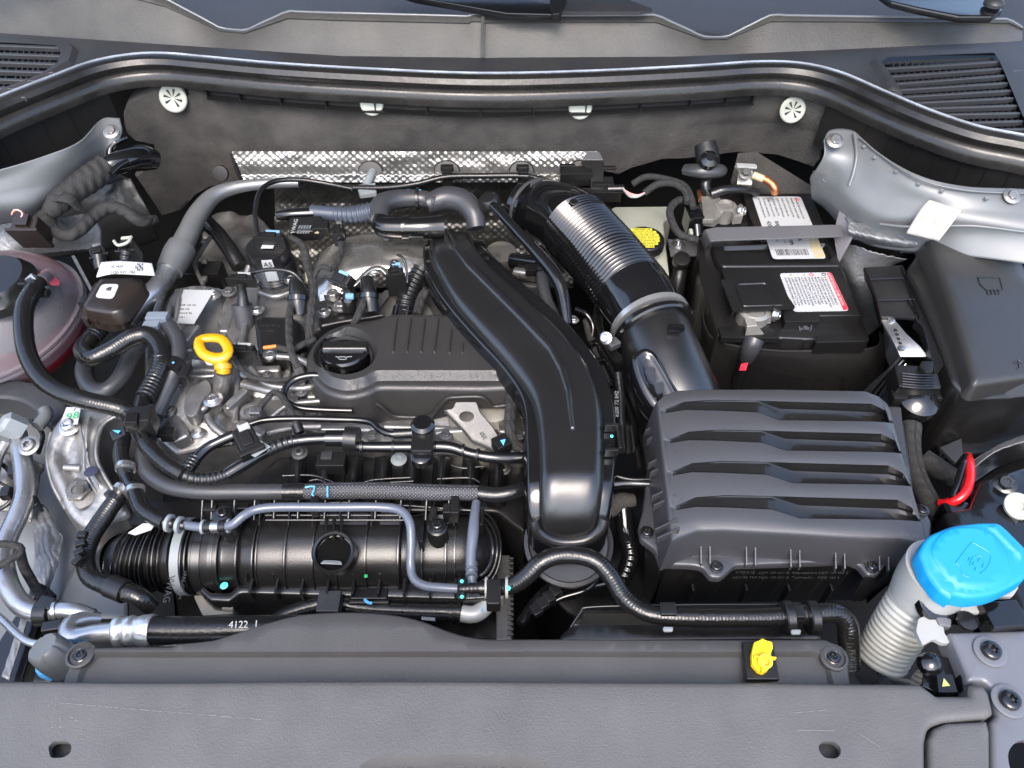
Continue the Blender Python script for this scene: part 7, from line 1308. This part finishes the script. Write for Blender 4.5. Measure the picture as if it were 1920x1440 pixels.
surf('carrier_deck', rnd([(1840, 900, 8), (1930, 870), (2020, 870), (2020, 1180), (1900, 1170), (1850, 1000), (1790, 1000), (1770, 960), (1820, 950)], 6), -.020, M['bpaint'], ra, skirt=.06, grid=.02, edge=((0, -.004), (.001, -.0015), (.003, 0))); bolt((1884, 908, -.018), 14, 'bpaint', 'hex', (-.3, -.3, 1), ra, washer=1.5, hgt=1.1); lathe('adjuster_knob', (1908, 950, -.015), [(.013, 0), (.013, .003), (.011, .004), (.005, .004), (.004, .002)], M['brake'], (-.1, -.3, 1), ra, seg=30)
tube('rod', [(1834, 915, -.03), (1846, 945, -.03), (1852, 965, -.034)], 9, M['gloss'], ra, corr=.012, camp=.15); prism('pale_triangle', [(1888, 958), (1918, 962), (1906, 984)], -.0185, .003, M['cowl2'], ra); box('side_motor', (1815, 965, -.035), (.040, .034, .04), M['gloss'], ra, bevel=.006)
rs = T('right_inner_brace', 'pale edged black brace running up behind the red cable', 'brace', (1880, 850, -.1))
patch('brace_sheet', [[(1800, 880, -.10), (1860, 840, -.08), (1930, 815, -.06), (2000, 800, -.05)], [(1810, 920, -.12), (1870, 880, -.1), (1930, 860, -.08), (2000, 850, -.07)]], M['bpaint'], rs, n=8, amp=.002); patch('sealer_edge', [[(1806, 884, -.098), (1860, 842, -.078), (1930, 812, -.058)], [(1812, 890, -.094), (1866, 848, -.074), (1930, 826, -.054)]], M['seam'], rs, n=12, wave=ss)
fs2 = T('fuse_box_lower', 'dark lower housing of the fuse box above the loom', 'housing', (1830, 800, -.2))
surf('housing_wall', rnd([(1748, 760), (1900, 748), (2020, 740), (2020, 860), (1900, 830), (1850, 850), (1760, 860)], 5), -.10, M['black'], fs2, skirt=.1, grid=.03); prism('grey_web', [(1762, 838), (1804, 820), (1806, 850), (1792, 868)], -.085, .006, M['cowl2'], fs2)
# ================================================================ upper right: connectors and cables on the bulkhead
bk = T('bulkhead_cable', 'black bulkhead cable clipped along the foil heat shield', 'cable', (900, 330, .0))
tube('cable', [(640, 352, -.012), (720, 352, -.008), (780, 345, -.002), (835, 332, .004), (900, 330, .004), (980, 330, .004), (1020, 338, .0), (1070, 352, -.006)], 5.5, M['rubber'], bk); tube('yellow_end', [(1066, 351, -.005), (1076, 353, -.006)], 4, M['brake'], bk)
for u, v in ((838, 322), (980, 322)): box('cable_clip', (u, v - 4, .012), (.014, .012, .026), M['black'], bk, bevel=.002); box('cable_clip_top', (u, v - 12, .014), (.018, .008, .008), M['black'], bk)
bq = T('bulkhead_connector', 'black bulkhead connector block with bare pink wires above the intake hose', 'connector', (1130, 330, .0))
strip('mount_tongue', [((1102, 283, .03), (1124, 285, .03)), ((1090, 300, .02), (1132, 300, .02)), ((1108, 330, .01), (1132, 330, .01)), ((1108, 366, -.005), (1128, 366, -.005))], M['black'], bq, th=.006); box('block', (1080, 318, .015), (.044, .020, .020), M['black'], bq); box('block', (1130, 338, .006), (.030, .020, .028), M['black'], bq); box('block', (1115, 356, .0), (.072, .012, .016), M['black'], bq); box('latch', (1142, 312, .016), (.020, .006, .005), M['black'], bq); box('latch', (1064, 308, .016), (.022, .006, .005), M['black'], bq)
tube('cable_stub', [(1140, 355, .0), (1170, 354, .002)], 8, M['rubber'], bq)
for k in range(3): tube('pink_wire' if k < 2 else 'white_wire', [(1168, 354, .004), (1180, 362 + k * 3, .006), (1196, 366 + k * 1.5, .006), (1212, 360, .006)], 1.7, M['pinkw'] if k < 2 else M['white'], bq, seg=6)
cb2 = T('taped_cables', 'two black taped cables looping from the pink wires to the battery', 'cable', (1240, 350, .0))
tube('cable', [(1208, 362, .004), (1232, 346, .012), (1262, 344, .014), (1284, 358, .010), (1290, 380, .004)], 6.5, M['loom'], cb2); tube('cable', [(1186, 345, -.004), (1210, 332, .006), (1240, 334, .010), (1280, 346, .010), (1294, 366, .006), (1300, 390, .0)], 6, M['loom'], cb2); tube('cable', [(1300, 376, -.004), (1272, 376, .0), (1256, 394, .0), (1262, 420, -.004), (1276, 440, -.01), (1306, 450, -.02)], 7, M['loom'], cb2)
bs = T('battery_sensor', 'small black battery sensor block on the rear terminal', 'sensor', (1302, 400, -.03)); box('body', (1303, 396, -.010), (.020, .030, .03), M['gloss'], bs, rot=(0, 0, 5)); tube('spigot', [(1306, 422, -.02), (1308, 444, -.03)], 8, M['gloss'], bs); box('pale_tab', (1296, 432, -.02), (.005, .010, .008), M['brake'], bs)
bt2 = T('clear_vent_cap', 'black hose with clear glossy tip taped in grey by the bulkhead', 'hose', (1325, 300, .0))
tube('black_tip', [(1322, 270, .03), (1326, 290, .02), (1328, 310, .01)], [20, 22, 21], M['deep'], bt2, seg=26); lathe('clear_dome', (1330, 298, .034), [(.013, -.008), (.012, .001), (.006, .006)], M['gloss'], (0, -.6, 1), bt2, seg=28); tube('grey_tape', [(1284, 318, .008), (1312, 320, .014), (1344, 320, .012), (1352, 318, .006)], [12, 16, 16, 12], M['greyrub'], bt2, flat=.8); tube('cable_down', [(1326, 330, .0), (1322, 350, -.01), (1330, 366, -.02)], 10, M['rubber'], bt2)
pt2 = T('ground_terminal', 'pale metal ground terminal with copper strap behind the battery', 'terminal', (1400, 330, .0))
strip('bent_plate', [((1378, 310, .012), (1412, 308, .012)), ((1386, 318, .006), (1412, 316, .006)), ((1382, 345, -.008), (1410, 346, -.008))], M['lead'], pt2, th=.003); prism('top_tab', rnd([(1380, 305), (1418, 307), (1421, 314), (1382, 312)], 3), .014, .003, M['white'], pt2); bolt((1397, 326, .006), 8, 'steeld', 'hex', (0, -.5, 1), pt2, hgt=1.2)
tube('yellow_sleeve', [(1412, 328, .004), (1432, 336, .002)], 7, M['gold'], pt2); tube('copper_strap', [(1430, 334, .002), (1444, 342, .0), (1452, 352, -.004), (1454, 362, -.012)], 7.5, M['copper'], pt2); tube('black_cable', [(1334, 364, -.012), (1360, 356, -.006), (1400, 356, -.010), (1420, 362, -.02)], [10, 9, 8, 7], M['rubber'], pt2)
# ================================================================ dark depth fillers: gearbox, block
gbx = T('gearbox', 'dark cast gearbox deep below the battery side', 'gearbox', (1150, 900, -.3))
surf('gearbox_casting', smo([(1040, 640), (1180, 640), (1300, 700), (1340, 900), (1300, 1150), (1150, 1180), (1020, 1100), (1000, 850)], 5), -.22, M['deep'], gbx, skirt=.15, grid=.012, bump=nzf(.014, 18), smooth=60)
eb2 = T('engine_block', 'dark engine block deep below the intake manifold', 'engine block', (600, 1050, -.35))
surf('block_casting', [(300, 840), (960, 840), (960, 1200), (330, 1200)], -.20, M['deep'], eb2, skirt=.15, grid=.015, bump=nzf(.012, 20))
bf2 = T('rear_engine_clutter', 'dark brackets and hoses behind the ribbed pump at the left rear', 'bracket', (430, 450, -.15))
surf('rear_bracket', rnd([(392, 400), (480, 400), (520, 440), (520, 540), (400, 540), (366, 500)], 8), -.12, M['alud'], bf2, skirt=.1, grid=.01, bump=nzf(.010, 30), smooth=60)
tube('dark_hose', [(385, 415, -.06), (410, 440, -.07), (435, 475, -.08), (450, 500, -.09)], [14, 14, 15, 16], M['rubber'], bf2); tube('pale_pipe', [(468, 500, -.07), (456, 530, -.08)], 7, M['alu'], bf2); tube('rail_edge', [(400, 436, -.07), (372, 480, -.07), (366, 500, -.07), (382, 536, -.07)], 4, M['alud'], bf2)
for v in (450, 486, 520): box('rail_lug', (382, v, -.065), (.008, .008, .006), M['alu'], bf2)
box('dark_block', (380, 500, -.08), (.05, .03, .05), M['black'], bf2, bevel=.004)

cbl = T('gap_cables', 'tangle of thin black cables in the dark gap left of the air filter box', 'cables', (1160, 720, -.1))
for pts, r, m_ in (([(1100, 600, -.05), (1110, 640, -.06), (1135, 690, -.07), (1150, 740, -.08), (1160, 800, -.08)], 8, 'loom'), ([(1080, 580, -.04), (1100, 590, -.04), (1112, 612, -.05), (1108, 640, -.06)], 6, 'gloss'), ([(1120, 640, -.06), (1150, 700, -.06), (1180, 770, -.07), (1196, 850, -.08)], 9, 'gloss'), ([(1170, 790, -.06), (1190, 830, -.06), (1200, 880, -.06)], 6, 'black'), ([(1130, 560, -.07), (1120, 600, -.07), (1130, 650, -.08)], 10, 'rubber')): tube('cable', pts, r, M[m_], cbl)
for u, v in ((1112, 640), (1126, 672), (1150, 716), (1186, 830)): box('cable_tie', (u, v, -.05), (.012, .006, .008), M['gloss'], cbl, rot=(0, 0, 30))
bolt((1075, 600, -.03), 7, 'steel', 'hex', parent=cbl)

# ================================================================ the open bonnet above the bay (the car's own, out of frame)
hd_ = T('open_bonnet', 'raised grey bonnet held open above the engine bay, outside the frame', 'bonnet', Vector((0, 1.2, .2)))
patch('inner_panel', [[Vector((x, 1.20 - .15 * abs(x) ** 2, .20)) for x in (-.78, -.4, 0, .4, .78)], [Vector((x, .92, .56)) for x in (-.78, -.4, 0, .4, .78)], [Vector((x, .58 + .1 * x * x, .98)) for x in (-.74, -.4, 0, .4, .74)]], mat('bonnet underside paint', (.10, .10, .104), .45, .2), hd_, n=5, th=.03)
flush_text()
